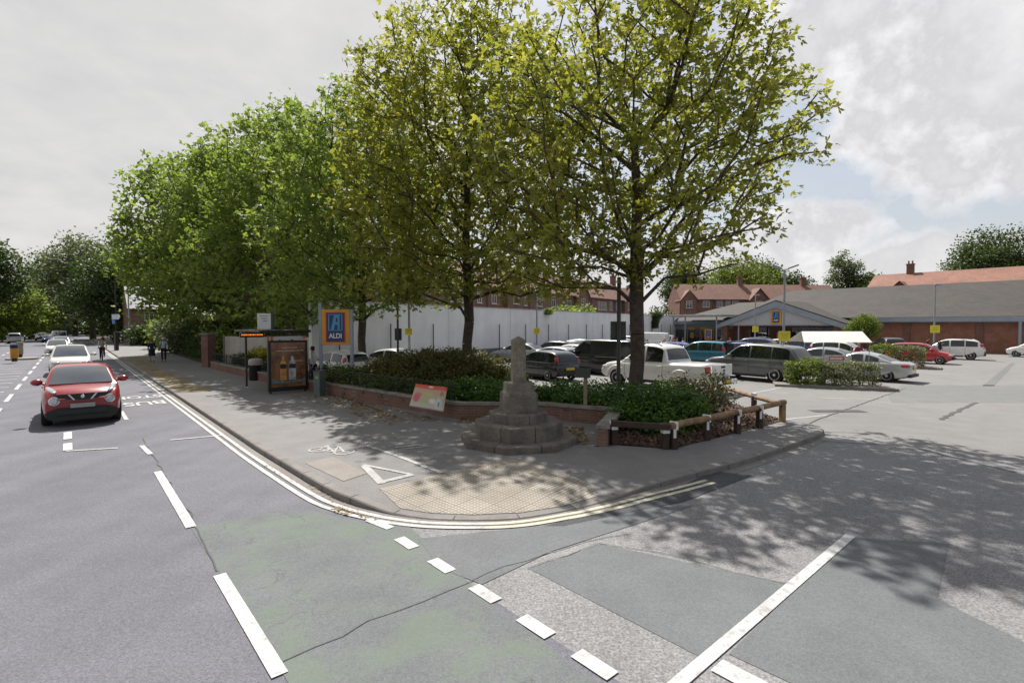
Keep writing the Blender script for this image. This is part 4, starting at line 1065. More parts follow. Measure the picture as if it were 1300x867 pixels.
b = MB(); qa, qc = flat2(PA_)-flat2(kr.location), flat2(PC)+Vector((-.12, .03, 0))-flat2(kr.location); mdp = (qa+qc)/2
b.bbox((mdp.x, mdp.y-.075, KH-.02), ((qc-qa).length+.15, .09, .13), .02, rz=math.atan2((qc-qa).y, (qc-qa).x)); b.build('rail', M['timber_dark'], kr)
fps = [PC + Vector((.06, .02, 0)), G(897, 565), G(936, 556), G(964, 549), G(993, 540.5)]
for i, p in enumerate(fps):
    post(p, KH-.04, M['timber_dark'] if i < 4 else M['timber'], .13)
    if i < 4:
        q = flat2(p)-flat2(kr.location); b = MB()
        b.box((q.x, q.y, KH-.0), (.05, .185, .165), .72); b.box((q.x, q.y-.066, KH-.16), (.06, .02, .19), .2); b.build('reflective_band', M['tape'], kr)
log(fps[0], fps[-1], KH, KH+.02, .075, M['timber'], .1)
bps = [G(957, 528), PB]
for p in bps:
    post(p, KH-.06, M['timber_dark'], .12); q = flat2(p)-flat2(kr.location); b = MB(); b.box((q.x, q.y, KH-.02), (.09, .17, .2), .2); b.build('reflective_band', M['tape'], kr)
log(fps[-1]+Vector((-.05, .1, 0)), PB + (PB-fps[-1])*.25, KH-.03, KH-.05, .06, M['timber'], .1)
# ---- timber finger board in the bed by the monument
wp = G(743, 541); wp.z = .1
ws = thing('information_post', 'slim timber post carrying a small dark board beside the stone pillar', 'sign post', wp, R(-14))
MB().bbox((0, 0, .72), (.10, .10, 1.52), .012).build('post', M['timber_grey'], ws)
MB().bbox((-.06, -.075, 1.36), (.40, .035, .26), .008).build('board', mat('dark_green_board', (.05, .055, .04), .6, .15), ws)
# ---- yellow and blue shop sign on two posts
sY = 21.0
sL, sR = AT(407.5, 462, sY), AT(447, 462, sY-.1)
sg = thing('shop_sign', 'tall yellow sign with blue emblem between two grey posts over the shrubs', 'shop sign', Vector(((sL.x+sR.x)/2, (sL.y+sR.y)/2, 0)), math.atan2((sR-sL).y, (sR-sL).x))
sw = (sR-sL).length; zt, zb = ZV(393, sY), ZV(438, sY)
for s_ in (-1, 1): MB().bbox((s_*sw/2, 0, (zt+.25*(s_ < 0))/2), (.12, .12, zt+.28*(s_ < 0)), .012).build('post', M['fascia'], sg)
def emblem(parent, w, h, y, zc, yaw=0, deep=.05, panel=None):
    """orange-yellow panel, red and blue borders, pale A made of strokes, name underneath"""
    pn = MB().bbox((0, y, zc), (w, deep, h), .01).build('panel', panel or M['sign_orange'], parent)
    f = y - deep/2
    MB().box((0, f-.004, zc), (w*.70, .006, h*.84)).build('red_border', M['sign_red'], pn)
    MB().box((0, f-.010, zc), (w*.62, .006, h*.80)).build('blue_field', M['sign_blue'], pn)
    aw, ah, az = w*.50, h*.46, zc+h*.135
    fr_ = MB(); e = f-.015
    for p in (((-aw/2, az-ah/2), (aw/2, az-ah/2+.02*h)), ((-aw/2, az+ah/2-.02*h), (aw/2, az+ah/2)), ((-aw/2, az-ah/2+.021*h), (-aw/2+.035*w, az+ah/2-.021*h)), ((aw/2-.035*w, az-ah/2+.021*h), (aw/2, az+ah/2-.021*h))):
        fr_.box(((p[0][0]+p[1][0])/2, e, (p[0][1]+p[1][1])/2), (abs(p[1][0]-p[0][0]), .005, abs(p[1][1]-p[0][1])))
    fr_.build('pale_frame', M['sign_cyan'], pn)
    A = MB(); e = f-.019
    def pl_(pts): A.extrude([Vector((x*aw/2, e, az+z*ah/2)) for x, z in pts], (0, -.005, 0))
    pl_([(-.62, -.9), (-.18, -.9), (.22, .9), (-.16, .9)])
    pl_([(.22, .9), (.62, .9), (.62, -.9), (.34, -.9), (.34, .55), (.145, .55)])
    pl_([(.02, .05), (.33, .05), (.33, -.28), (-.04, -.28)])
    A.build('letter_emblem', M['sign_cyan'], pn)
    text_obj('ALDI', 'lettering', h*.19, M['white'], pn, Matrix.Translation((0, f-.016, zc-h*.245)) @ Matrix.Rotation(PI/2, 4, 'X'), h*.004, .003, xs=w*.5/(h*.19*2.35))
    return pn
M['sign_orange'] = mat('orange_yellow_sign', (.62, .28, .02), .4, .1, 2, 60, .03)
M['sign_red'] = mat('red_sign_border', (.5, .035, .02), .4, .05)
M['sign_blue'] = mat('dark_blue_sign', (.012, .03, .13), .35, .06)
M['sign_cyan'] = mat('pale_blue_sign', (.06, .3, .5), .4, .05)
emblem(sg, sw-.13, zt-zb, 0, (zt+zb)/2, deep=.12)
# ---- bus shelter
shA, shB = G(342, 501, .1), G(390, 502, .1)
sh = thing('bus_shelter', 'black framed bus shelter with a brown advert panel at its end', 'bus shelter', Vector((shA.x, shA.y, .1)), math.atan2(N.y, N.x))
# local x = away from the road, local y = along the road away from the camera
pw = 1.42; shl = 3.4; rh = 2.42
ap = MB().bbox((pw/2, .06, 1.08), (pw+.06, .16, 1.96), .02).build('advert_case', M['black_metal'], sh)
MB().box((pw/2, -.024, 1.12), (pw-.14, .008, 1.72)).build('poster', None or mat('brown_poster', (.10, .042, .024), .25, .55, 1.1, 9, .08, coat=.6, c2=(.22, .095, .045)), ap)
def bottle(x, c, w):
    b = MB()
    prof = [(-.5, .0), (-.5, .62), (-.42, .72), (-.2, .82), (-.17, .98), (.17, .98), (.2, .82), (.42, .72), (.5, .62), (.5, 0)]
    b.extrude([Vector((x+p*w, -.0285, .52+q*.95)) for p, q in prof], (0, -.002, 0)); o = b.build('printed_bottle', c, ap)
    b = MB(); b.extrude([Vector((x+p*w*.96, -.0315, .52+q*.95)) for p, q in ((-.5, .48), (.5, .48), (.5, .66), (-.5, .66))], (0, -.002, 0)); b.build('printed_label', M['black_metal'], o)
bottle(pw*.36, mat('amber_print', (.55, .27, .08), .3, .3, 6), .24); bottle(pw*.60, mat('pale_print', (.42, .43, .44), .3, .4, 8), .27)
MB().extrude([Vector((x, -.029, z)) for x, z in ((.08, .42), (pw-.08, .44), (pw-.08, .58), (pw*.75, .50), (pw*.4, .47), (pw*.2, .54), (.08, .55))], (0, -.002, 0)).build('printed_splash', mat('teal_print', (.10, .24, .26), .3, .4, 9), ap)
for k, (x0, x1, z) in enumerate(((.34, .74, 1.78), (.2, .85, 1.66), (.66, .86, 1.26))):
    bb = MB(); xx = x0*pw; random.seed(k)
    while xx < x1*pw:
        w_ = random.uniform(.03, .09); bb.box((xx+w_/2, -.0285, z), (w_, .002, .035)); xx += w_+.018
    bb.build('printed_line', mat('cream_print', (.5, .38, .3), .4, .1), ap)
MB().bbox((pw/2, .06, 2.16), (pw*.82, .12, .13), .01).build('header_panel', mat('pale_header', (.48, .47, .46), .4, .12), sh)
for x in (.1, pw-.1): MB().bbox((x, -.01, 2.17), (.10, .04, .12), .01).build('header_emblem', mat('orange_red_emblem', (.6, .16, .06), .4), sh)
for x in (.06, pw-.06): MB().tube([(x, .06, -.02), (x, .06, .14)], .04, 8).build('leg', M['black_metal'], sh)
for x, y in ((.02, shl), (pw-.02, shl), (pw-.02, shl/2)): MB().tube([(x, y, -.02), (x, y, rh-.06)], .04, 10).build('roof_post', M['black_metal'], sh)
MB().bbox((pw/2-.1, shl/2+.15, rh), (pw+.5, shl+.5, .10), .03).build('roof', M['black_metal'], sh)
gl_ = MB(); gl_.box((pw-.02, shl*.25, 1.15), (.012, shl*.42, 1.7)); gl_.box((pw-.02, shl*.75, 1.15), (.012, shl*.42, 1.7))
gm = bpy.data.materials.new('clear_shelter_glass'); tt_ = NT(gm); pb = tt_.n('ShaderNodeBsdfPrincipled', Roughness=.03); pb.inputs['Transmission Weight'].default_value = .95; pb.inputs['IOR'].default_value = 1.02; pb.inputs['Base Color'].default_value = (.85, .9, .88, 1); oo = tt_.n('ShaderNodeOutputMaterial'); tt_.l(pb.outputs[0], oo.inputs[0])
gl_.build('back_glazing', gm, sh)
dp = MB().bbox((-.12, 1.9, rh-.16), (.9, .14, .2), .015).build('display_case', M['black_metal'], sh)
db = MB(); random.seed(9); xx = -.52
while xx < .26:
    w_ = random.uniform(.02, .06); db.box((xx+w_/2, 1.824, rh-.155), (w_, .006, .055)); xx += w_+.016
db.build('led_text', mat('amber_led', (.9, .2, .02), .5, .2, 9, emit=.8), dp)
MB().bbox((pw-.3, shl*.55, .55), (.28, 1.9, .05), .015).build('bench', M['dark_metal'], sh)
# bus stop flag on its own pole behind the shelter roof
fp = G(346, 488, .1)
bf = thing('bus_stop_flag', 'white bus stop flag on a dark post rising above the shelter roof', 'bus stop sign', fp, R(14))
zf0, zf1 = ZV(418, fp.y), ZV(398, fp.y)
MB().tube([(0, 0, 0), (0, 0, zf1-.05)], .045, 10).build('post', M['dark_metal'], bf)
MB().bbox((.04, .02, (zf0+zf1)/2-.1), (.12, .16, zf1-zf0), .02).build('flag_holder', M['dark_metal'], bf)
fpan = MB().bbox((-.30, -.02, (zf0+zf1)/2-.1), (.56, .05, zf1-zf0), .012).build('flag_panel', M['white'], bf)
bb = MB()
for k in range(3): bb.box((-.32+.03*k, -.048, (zf0+zf1)/2+.14-.11*k), (.34-.08*k, .004, .035))
bb.build('faint_lines', mat('grey_print', (.3, .28, .3), .5), fpan)
# litter bins and roadside cabinet
def lathe_thing(name, label, cat, pos, prof, m, n=24, rz=0):
    r = thing(name, label, cat, pos, rz); return r
bp0 = G(332, 485, .1) + D*1.0
bn_ = thing('litter_bin', 'round pale and black litter bin standing inside the bus shelter', 'litter bin', bp0)
MB().lathe([(.27, 0), (.29, .05), (.29, .72), (.30, .74)], n=20).build('body', M['black_metal'], bn_, smooth=40)
MB().lathe([(.30, .742), (.31, .78), (.31, .95), (.26, 1.03), (.12, 1.06), (.01, 1.065)], n=20).build('lid', mat('pale_bin_lid', (.42, .36, .33), .5, .1), bn_, smooth=40)
cb0 = G(406, 503, .1)
cbn = thing('roadside_cabinet', 'slim grey-green utility cabinet at the end of the planter wall', 'cabinet', cb0, R(-20))
cbb = MB().bbox((0, 0, .47), (.28, .34, .94), .015).build('body', mat('grey_green_cabinet', (.10, .14, .125), .5, .12), cbn)
MB().bbox((0, 0, .955), (.32, .38, .035), .01).build('cap', M['dark_metal'], cbn)
MB().box((.02, -.173, .72), (.12, .004, .10)).build('label_plate', mat('faded_green_label', (.25, .38, .12), .5), cbb)
MB().tube([(-.08, -.175, .5), (-.08, -.185, .56)], .012, 6).build('lock', M['grey_metal'], cbb)
# posts with the backs of signs
def backsign(u, vb, v0, v1, w, ptop, Y, label, col, base_z=.1, double=False, r=.05, rz=0):
    x = XU(u, Y); r_ = thing('road_sign', label, 'road sign', Vector((x, Y, base_z)), rz)
    MB().tube([(0, 0, 0), (0, 0, ZV(ptop, Y)-base_z)], r, 10).build('post', M['dark_metal'], r_, smooth=50)
    z0, z1 = ZV(v1, Y)-base_z, ZV(v0, Y)-base_z
    MB().bbox((0, .085, (z0+z1)/2), (w, .025, z1-z0), .012).build('sign_plate', col, r_)
    for z in (z0+.12*(z1-z0), z1-.12*(z1-z0)):
        MB().box((0, .06, z), (w*.94, .03, .035)).build('bracket', M['dark_metal'], r_)
    return r_
gbk = mat('grey_green_sign_back', (.085, .095, .07), .5, .12)
backsign(785.5, 490, 408, 432, 20*16.6/650, 352, 16.6, 'tall dark post with the grey-green back of a square sign beside the plane trunk', gbk, r=.065)
backsign(505, 462, 417, 432, 9*24/650, 352, 23.8, 'thin dark post with a small dark sign back in front of the white wall', mat('dark_sign_back', (.05, .055, .05), .5, .12), r=.05)
# direction sign by the verge
dsp = G(148, 445, .1)
dsn = thing('direction_sign', 'dark post with a white pointing board and small blue plate on the verge', 'direction sign', dsp, R(-25))
zz_ = lambda v: ZV(v, dsp.y)-.1
MB().tube([(0, 0, 0), (0, 0, zz_(330))], .07, 8).build('post', M['black_metal'], dsn)
MB().bbox((0, 0, 1.0), (.32, .32, 2.0), .03).build('post_base', M['black_metal'], dsn)
MB().extrude([Vector((x, -.12, z)) for x, z in ((-.5, zz_(405.5)), (-.5, zz_(399)), (.75, zz_(399)), (.98, zz_(402.2)), (.75, zz_(405.5)))], (0, .03, 0)).build('pointing_board', mat('pale_sign_face', (.55, .58, .66), .4), dsn)
MB().box((-.18, -.12, zz_(408.5)), (.5, .03, .42)).build('blue_plate', mat('blue_sign_plate', (.06, .19, .5), .4), dsn)
# island bollards
for k, (u, lab) in enumerate(((18.5, 'yellow and dark blue keep-side bollard at the island tip'), (25.5, 'grey-brown bollard standing behind the yellow one on the island'))):
    p = G(u, 459 - k*5.5, .12)
    bo_ = thing('traffic_bollard', lab, 'bollard', p, R(38), 'bollards on the traffic island')
    MB().bbox((0, 0, .12), (.3, .22, .24), .03).build('base', M['black_metal'], bo_)
    bm_ = MB().bbox((0, 0, .62), (.42, .28, .78), .05).build('body', mat('orange_yellow_bollard', (.62, .27, .01), .4) if k == 0 else mat('dusty_bollard', (.30, .25, .18), .6), bo_)
    MB().bbox((0, 0, 1.10), (.44, .30, .30), .05).build('cap', mat('navy_bollard_cap', (.03, .04, .10), .4) if k == 0 else mat('dusty_bollard_cap', (.25, .22, .17), .6), bo_)
    if k == 0: MB().lathe([(.13, -.004), (.13, .004)], (0, -.146, 1.1), 20, Matrix.Rotation(PI/2, 3, 'X')).build('disc', M['sign_blue'], bo_)
# lamp columns along the road
def column(u, vb, vt, label, r=.08, arm=True, Y=None, m=None, rz=0):
    p = G(u, vb, 0.0) if Y is None else Vector((XU(u, Y), Y, 0))
    h = ZV(vt, p.y); r_ = thing('lamp_column', label, 'street lamp', p, rz)
    MB().tube([(0, 0, 0), (0, 0, 1.2), (0, 0, 1.22), (0, 0, h)], [r*1.5, r*1.5, r, r*.6], 10).build('column', m or M['grey_metal'], r_, smooth=40)
    if arm:
        MB().tube([(0, 0, h-.02), (.15, 0, h+.25), (.8, 0, h+.35)], .04, 8).build('arm', m or M['grey_metal'], r_)
        MB().bbox((1.1, 0, h+.33), (.7, .24, .12), .04).build('lantern', M['grey_metal'], r_)
    return r_
column(164, 432, 356, 'tall pale lamp column rising behind the verge hedge', .11, True, 68)
# ---- shrubs in the bed
BED = 'shrubs in the planter beds'
def loc_ells(P, lst): return [(x-P.x, y-P.y, z, a, b_, c) for x, y, z, a, b_, c in lst]
P0 = Vector((-2.6, 19.6, .15))
foliage_mass('juniper_shrub', 'wide mounded olive-brown shrub spreading round the second plane trunk', 'shrub', P0, loc_ells(P0, [(-2.9, 20.4, .85, 3.0, 2.2, .78), (-5.2, 20.2, .45, 2.2, 1.6, .6), (-1.0, 20.6, .35, 1.7, 1.6, .5), (-3.4, 18.9, .4, 2.4, 1.4, .5), (-1.9, 19.0, .3, 1.6, 1.3, .42)]), 2600, 30, .09, M['leaf_juniper'], 61, .24)
def mass_at(u0, u1, v, Y, h, d, **kw):
    return XU((u0+u1)/2, Y), Y, h, abs(XU(u1, Y)-XU(u0, Y))/2, d
def shrub_line(name, label, cat, pts, r, h, n, size, m, seed, per=24, group=BED, base=.12):
    P = Vector((sum(p.x for p in pts)/len(pts), sum(p.y for p in pts)/len(pts), base))
    es = []
    for i, p in enumerate(pts):
        rr_ = r[i] if hasattr(r, '__len__') else r; hh = h[i] if hasattr(h, '__len__') else h
        es.append((p.x-P.x, p.y-P.y, hh*.45, rr_, rr_*.8, hh*.58))
    return foliage_mass(name, label, cat, P, es, n, per, size, m, seed, .2, group)
shrub_line('evergreen_shrub', 'bright green low hedge behind the banner and planter coping', 'shrub', [Vector((x, y, 0)) for x, y in ((-1.5, 15.6), (-.6, 15.3), (.3, 15.3), (-1.0, 16.6), (.1, 16.8))], .75, [.95, .9, .85, 1.0, .95], 700, .085, M['leaf_hedge'], 62)
shrub_line('evergreen_shrub', 'bright green low hedge between the stone pillar and the timber post', 'shrub', [Vector((x, y, 0)) for x, y in ((1.1, 15.2), (2.0, 14.6), (2.7, 14.3), (1.6, 16.0), (2.6, 15.6))], .72, [.8, .85, .85, .9, .9], 650, .085, M['leaf_hedge'], 63)
shrub_line('evergreen_shrub', 'bright green rounded shrub round the foot of the plane tree by the rail', 'shrub', [Vector((x, y, 0)) for x, y in ((3.5, 13.6), (4.3, 13.2), (4.5, 14.6), (3.2, 14.6), (3.0, 12.9), (3.6, 12.4))], [.75, .8, .8, .7, .6, .55], [1.0, .95, 1.0, .9, .7, .6], 780, .085, M['leaf_hedge'], 64)
shrub_line('wispy_shrub', 'straggly dull purple-green shrub beside the rail and pickup wheel', 'shrub', [Vector((x, y, 0)) for x, y in ((5.1, 14.2), (5.7, 14.9), (4.9, 15.3), (6.0, 15.6))], [.7, .75, .7, .6], [1.2, 1.3, 1.1, .95], 420, .075, M['leaf_purple'], 65, 16)
shrub_line('evergreen_shrub', 'dark green shrubs behind the black railing under the shop sign', 'shrub', [Vector((x, y, 0)) for x, y in ((-7.0, 20.6), (-6.2, 19.8), (-5.4, 19.0), (-4.5, 18.2), (-7.6, 21.6), (-6.0, 21.0))], .8, [.9, .85, .8, .75, 1.0, .9], 700, .09, M['leaf_hedge'], 66)
shrub_line('evergreen_shrub', 'dark low shrubs behind the railing just short of the banner', 'shrub', [Vector((x, y, 0)) for x, y in ((-3.7, 17.3), (-2.9, 16.6), (-2.2, 15.9), (-2.6, 17.4))], .7, [.7, .72, .75, .7], 480, .09, M['leaf_dark'], 67)
# ---- second planter: pillar, cream fence, yellow shrub
pp = G(265, 466, .1)
gp_ = thing('gate_pillar', 'square brick pillar between the tall hedge and the cream fence', 'brick pillar', pp, R(-20))
hp = ZV(425, pp.y)-.1
MB().box((0, 0, hp/2), (.55, .55, hp)).build('pillar_shaft', M['pier_brick'], gp_); MB().bbox((0, 0, hp+.05), (.68, .68, .1), .02).build('cap', M['coping'], gp_)
fe0, fe1 = pp + Vector((.45, 1.0, 0)), Vector((XU(398, 30), 30.5, .1))
fc = thing('cream_panel_fence', 'pale cream boarded fence behind the yellow shrub and bus shelter', 'fence', fe0, math.atan2((fe1-fe0).y, (fe1-fe0).x)); fl = (fe1-fe0).length
for k in range(4):
    x0 = fl*k/4; MB().bbox((x0+fl/8, 0, .98), (fl/4-.12, .05, 1.9), .008).build('fence_panel', M['cream_fence'], fc); MB().bbox((x0, 0, 1.0), (.11, .11, 2.04), .01).build('fence_post', M['timber_grey'], fc)
w2a, w2b = G(270, 468, .1), G(350, 488, .1)
lw = thing('low_brick_wall', 'low dark brick wall with black railing beside the bus shelter', 'low wall', Vector((w2a.x, w2a.y, 0)))
ql = [Vector((0, 0, 0)), flat2(w2b)-flat2(w2a), flat2(WA)+Vector((-.3, .3, 0))-flat2(w2a)]
b = MB(); wallrun(b, ql, .22, 0, .48); b.build('wall', M['pier_brick'], lw); b = MB(); wallrun(b, ql, .28, .482, .55); b.build('coping', M['coping'], lw)
b = MB(); 
for a, c in zip(ql, ql[1:]):
    n = int((c-a).length/.16)
    for i in range(n): p = a.lerp(c, i/n); b.tube([(p.x, p.y, .55), (p.x, p.y, 1.1)], .010 if i % 10 else .02, 5)
    for z in (.62, 1.05): b.tube([a+Vector((0, 0, z)), c+Vector((0, 0, z))], .012, 5)
b.build('railing', M['black_metal'], lw)
P0 = Vector((w2a.x+2.2, w2a.y+.6, .12))
shrub_line('yellow_shrub', 'yellow-topped golden shrub in front of the cream fence', 'shrub', [P0+N*.3+D*-.8, P0+N*.5+D*-2.6, P0+N*.6+D*-4.0], [1.1, 1.2, 1.0], [1.3, 1.35, 1.25], 420, .12, M['leaf_yellow'], 68, 20)
shrub_line('evergreen_shrub', 'dark shrubs under the golden one behind the low brick wall', 'shrub', [P0+N*-.4+D*.6, P0+N*-.3+D*-1.5, P0+N*-.1+D*-3.0, P0+N*0+D*-4.6], .8, .85, 420, .11, M['leaf_dark'], 69, 20)
P1, P2 = ST(8.1, 27.5), ST(8.5, 45)
hedge('tall_hedge', 'tall dark clipped hedge behind the pavement beside the brick pillar', 'hedge', ST(8.4, 41), ST(8.5, 55), 1.6, 2.9, M['leaf_dark'], 71, .17, 40)
P = ST(8.9, 57.5)
foliage_mass('laurel_shrub', 'big loose grey-green laurel bush before the house gable', 'shrub', P, [(0, 0, 2.1, 3.2, 3.2, 2.4), (-1.5, 2, 1.6, 2.4, 2.4, 1.9)], 380, 22, .28, M['leaf_grey'], 72, .5)
P = ST(9.6, 70)
foliage_mass('laurel_shrub', 'rounded dark green bush beyond the direction sign post', 'shrub', P, [(0, 0, 2.0, 3.0, 3.0, 2.4)], 260, 22, .32, M['leaf_mid'], 73, .55)
P = ST(9, 84)
foliage_mass('laurel_shrub', 'low spreading bush at the far end of the verge', 'shrub', P, [(0, 0, 1.3, 4, 4, 1.6)], 200, 22, .4, M['leaf_dark'], 74, .6)
# hedges inside the car park
def kerbed(name_k, a, c, w):
    dd_ = (c-a).normalized(); nn = Vector((-dd_.y, dd_.x, 0)); m_ = MB(); pts = [a-dd_*.5-nn*w/2, c+dd_*.6-nn*w/2, c+dd_*.6+nn*w/2, a-dd_*.5+nn*w/2]
    m_.prism([(p.x, p.y) for p in pts], -.02, .11); tag(m_.build('hedge_island_kerb', M['kerb']), kind='structure')
ha, hb = G(1008, 491)+Vector((0, .7, 0)), G(1128, 496)+Vector((0, .7, 0))
kerbed('', ha, hb, 1.7)
hm = ha.lerp(hb, .38)
hedge('clipped_hedge', 'clipped green hedge half at the end of the grey estate car', 'hedge', ha, hm, 1.25, 1.12, M['leaf_bright'], 75, .085, 130, 'hedges on the car park islands')
hedge('clipped_hedge', 'silvery clipped hedge half in front of the open-top silver car', 'hedge', hm+(hb-ha)*.005, hb, 1.2, 1.0, M['leaf_silver'], 76, .08, 130, 'hedges on the car park islands')
ha, hb = G(1118, 466)+Vector((0, .8, 0)), G(1186, 469)+Vector((0, .8, 0))
kerbed('', ha, hb+ (hb-ha)*.1, 1.8)
hm = ha.lerp(hb, .45)
hedge('clipped_hedge', 'green clipped hedge half before the red hatchback tail', 'hedge', ha, hm, 1.4, 1.35, M['leaf_bright'], 77, .1, 80, 'hedges on the car park islands')
hedge('clipped_hedge', 'silver-grey clipped hedge half under the red hatchback bonnet', 'hedge', hm, hb, 1.4, 1.3, M['leaf_silver'], 78, .1, 80, 'hedges on the car park islands')
# undergrowth closing the far end of the road
rng = np.random.default_rng(77); cen = []
for k in range(900):
    u = -40 + 270*rng.random(); Y_ = 146 + 12*rng.random(); cen.append((XU(u, Y_), Y_, 7.5*rng.random()**1.3))
v, f, tt = leaf_cloud(np.array(cen), 1.5, 14, .9, rng, lobes=1); v[:, 2] = np.maximum(v[:, 2], .0)
tag(np_mesh('undergrowth', v, f, M['leaf_dark'], None, tt), 'dark mass of undergrowth closing the far end of the road', 'undergrowth', None, 'stuff')

P = Vector((XU(372, 37), 37, 0))
foliage_mass('garden_shrub', 'tall green garden shrub behind the cream fence and bus shelter', 'shrub', P, [(0, 0, 2.6, 3.4, 2.0, 2.8), (-3.5, -.5, 2.0, 2.8, 2, 2.4), (2.6, .5, 2.2, 2.0, 1.8, 2.2)], 380, 26, .22, M['leaf_mid'], 91, .45)
# ------------------------------------------------------------------ buildings
def frame(S0, T0): return ST(S0, T0), math.atan2(-D.y, -D.x)       # local x = to the right along the front, y = away, z up
def solid(name, faces_pts, m, parent):
    b = MB()
    for f in faces_pts: b.poly(f)
    return b.build(name, m, parent)
def gable_roof(x0, x1, y0, y1, ze, zr, th=.14, hipl=0.0, hipr=0.0, yr=None):
    """two slopes as a closed slab, optional hips at the ends"""
    yr = (y0+y1)/2 if yr is None else yr
    b = MB()
    def shell(dz, flip):
        A, B_, C_, D_ = (x0, y0, ze+dz), (x1, y0, ze+dz), (x1, y1, ze+dz), (x0, y1, ze+dz); r0, r1 = (x0+hipl, yr, zr+dz), (x1-hipr, yr, zr+dz)
        fs = [[A, B_, r1, r0], [C_, D_, r0, r1]]
        if hipl: fs.append([D_, A, r0])
        if hipr: fs.append([B_, C_, r1])
        for f in fs: b.poly(f[::-1] if flip else f)
        return A, B_, C_, D_, r0, r1
    T_ = shell(0, False); U_ = shell(-th, True)
    def side(i, j): b.poly([U_[i], U_[j], T_[j], T_[i]])
    side(0, 1); side(2, 3)
    if hipl: side(3, 0)
    else: side(3, 4); side(4, 0)
    if hipr: side(1, 2)
    else: side(1, 5); side(5, 2)
    return b
def window(parent, x, y, z, w, h, name='window', M_=None, bars=1, fm=None):
    """white frame with glass, set on a wall facing -y"""
    f = MB(); fw_ = .07
    f.box((x, y-.02, z-h/2+fw_/2), (w, .08, fw_)); f.box((x, y-.02, z+h/2-fw_/2), (w, .08, fw_))
    for s_ in (-1, 1): f.box((x+s_*(w/2-fw_/2), y-.021, z), (fw_, .08, h-2*fw_))
    for k in range(bars): f.box((x-w/2+w*(k+1)/(bars+1), y-.022, z), (.06, .07, h-2*fw_))
    f.box((x, y-.023, z+h*.18), (w-2*fw_, .06, .05)); f.box((x, y-.06, z-h/2-.04), (w+.15, .16, .06))
    o = f.build(name, fm or M['window_white'], parent)
    MB().box((x, y-.006, z), (w-.08, .02, h-.08)).build('pane', M['glass'], o)
    return o
# ---- supermarket
SS = 68.0
o_, rz_ = frame(SS, 25.5)
shop = thing('supermarket', 'long low brick supermarket with grey tiled roof and pale front gable', 'supermarket', o_, rz_)
RL, LL = 62.0, -16.5                        # right and left extent in local x
ZE, ZR, YR = 3.62, 7.6, 9.0
MB().box(((RL+LL)/2, .15, 1.6), (RL-LL, .3, 3.2)).build('front_wall', M['shop_brick'], shop)
MB().box(((RL+LL)/2, 18, 1.6), (RL-LL, .3, 3.2)).build('rear_wall', M['shop_brick'], shop)
MB().box((LL+.15, 9.1, 1.6), (.3, 17.4, 3.2)).build('end_wall', M['shop_brick'], shop)
gable_roof(-8.5, RL+.5, -.75, 18.6, ZE, ZR, .12, hipl=5.0, yr=YR).build('roof', M['roof_grey'], shop)
gable_roof(LL-.6, -5.0, -.65, 17.5, ZE-.25, 6.15, .12, hipl=6.5, yr=8.5).build('wing_roof', M['roof_grey'], shop)
MB().box(((RL+7.2)/2, -.80, 3.36), (RL-7.2+.8, .10, .46)).build('fascia', M['fascia'], shop)
MB().box(((LL-7)/2-.3, -.70, 3.12), (-7-LL+.4, .10, .42)).build('fascia', M['fascia'], shop)
MB().box(((RL+7)/2, -.40, 3.09), (RL-7+.6, .72, .05)).build('soffit', M['fascia'], shop)
for x in (11.6, 17.4, 23.2, 29, 34.8, 40.6, 46.4):
    MB().box((x, -.06, 1.55), (.55, .12, 3.1)).build('brick_pier', M['pier_brick'], shop)
for x in (20.3, 37.7): MB().tube([(x, -.80, 0), (x, -.80, 3.1)], .12, 10).build('downpipe', M['fascia'], shop)
# projecting gable
GY = SS-63.4; gw = 6.75; gz0, gz1 = 2.95, 5.55
b = MB()
for (y0, y1, dz) in ((-GY-.25, 5.0, 0),):
    for s_ in (-1, 1):
        A = [(0, y0, gz1+.18), (s_*(gw+.5), y0, gz0+.03), (s_*(gw+.5), y1, gz0+.03), (0, y1, gz1+.18)]
        B_ = [(p[0], p[1], p[2]-.13) for p in A]
        if s_ > 0: A, B_ = A[::-1], B_[::-1]
        b.poly(A[::-1]); b.poly(B_)
        for i in range(4): b.poly([B_[i], A[i], A[(i+1) % 4], B_[(i+1) % 4]])
b.build('gable_roof', M['roof_grey'], shop)
MB().extrude([Vector(p) for p in ((-gw+.2, -GY, gz0-.12), (gw-.2, -GY, gz0-.12), (gw-.2, -GY, gz0+.0), (0, -GY, gz1-.12), (-gw+.2, -GY, gz0+.0))], (0, .15, 0)).build('gable', M['gable'], shop)
for s_ in (-1, 1):
    MB().extrude([Vector(p) for p in ((0, -GY-.29, gz1+.05), (s_*(gw+.52), -GY-.29, gz0-.10), (s_*(gw+.52), -GY-.29, gz0-.62), (s_*(gw-.5), -GY-.29, gz0-.30), (0, -GY-.29, gz1-.68))], (0, .13, 0)).build('bargeboard', M['fascia'], shop)
MB().box((0, -GY+.12, gz0-.18), (2*gw-.4, .3, .12)).build('gable_beam', M['fascia'], shop)
for x in (-gw+.35, gw-.35, ): MB().box((x, -GY+.35, 1.38), (.75, .6, 2.76)).build('column', M['pier_brick'], shop)
MB().tube([(-gw+2.1, -GY+.3, 0), (-gw+2.1, -GY+.3, 2.76)], .1, 10).build('downpipe', M['fascia'], shop)
for x, w, m_ in ((-3.9, 2.6, 'trim'), (2.9, 5.6, 'trim')): MB().box((x, -.05, 1.25), (w, .1, 2.5)).build('glazed_opening', M['glass'], shop)
emb = bpy.data.objects.new('gable_sign', None); COL.objects.link(emb); emb.parent = shop; emb.location = (0, 0, 0); emb['kind'] = 'thing'
bpy.data.objects.remove(emb)
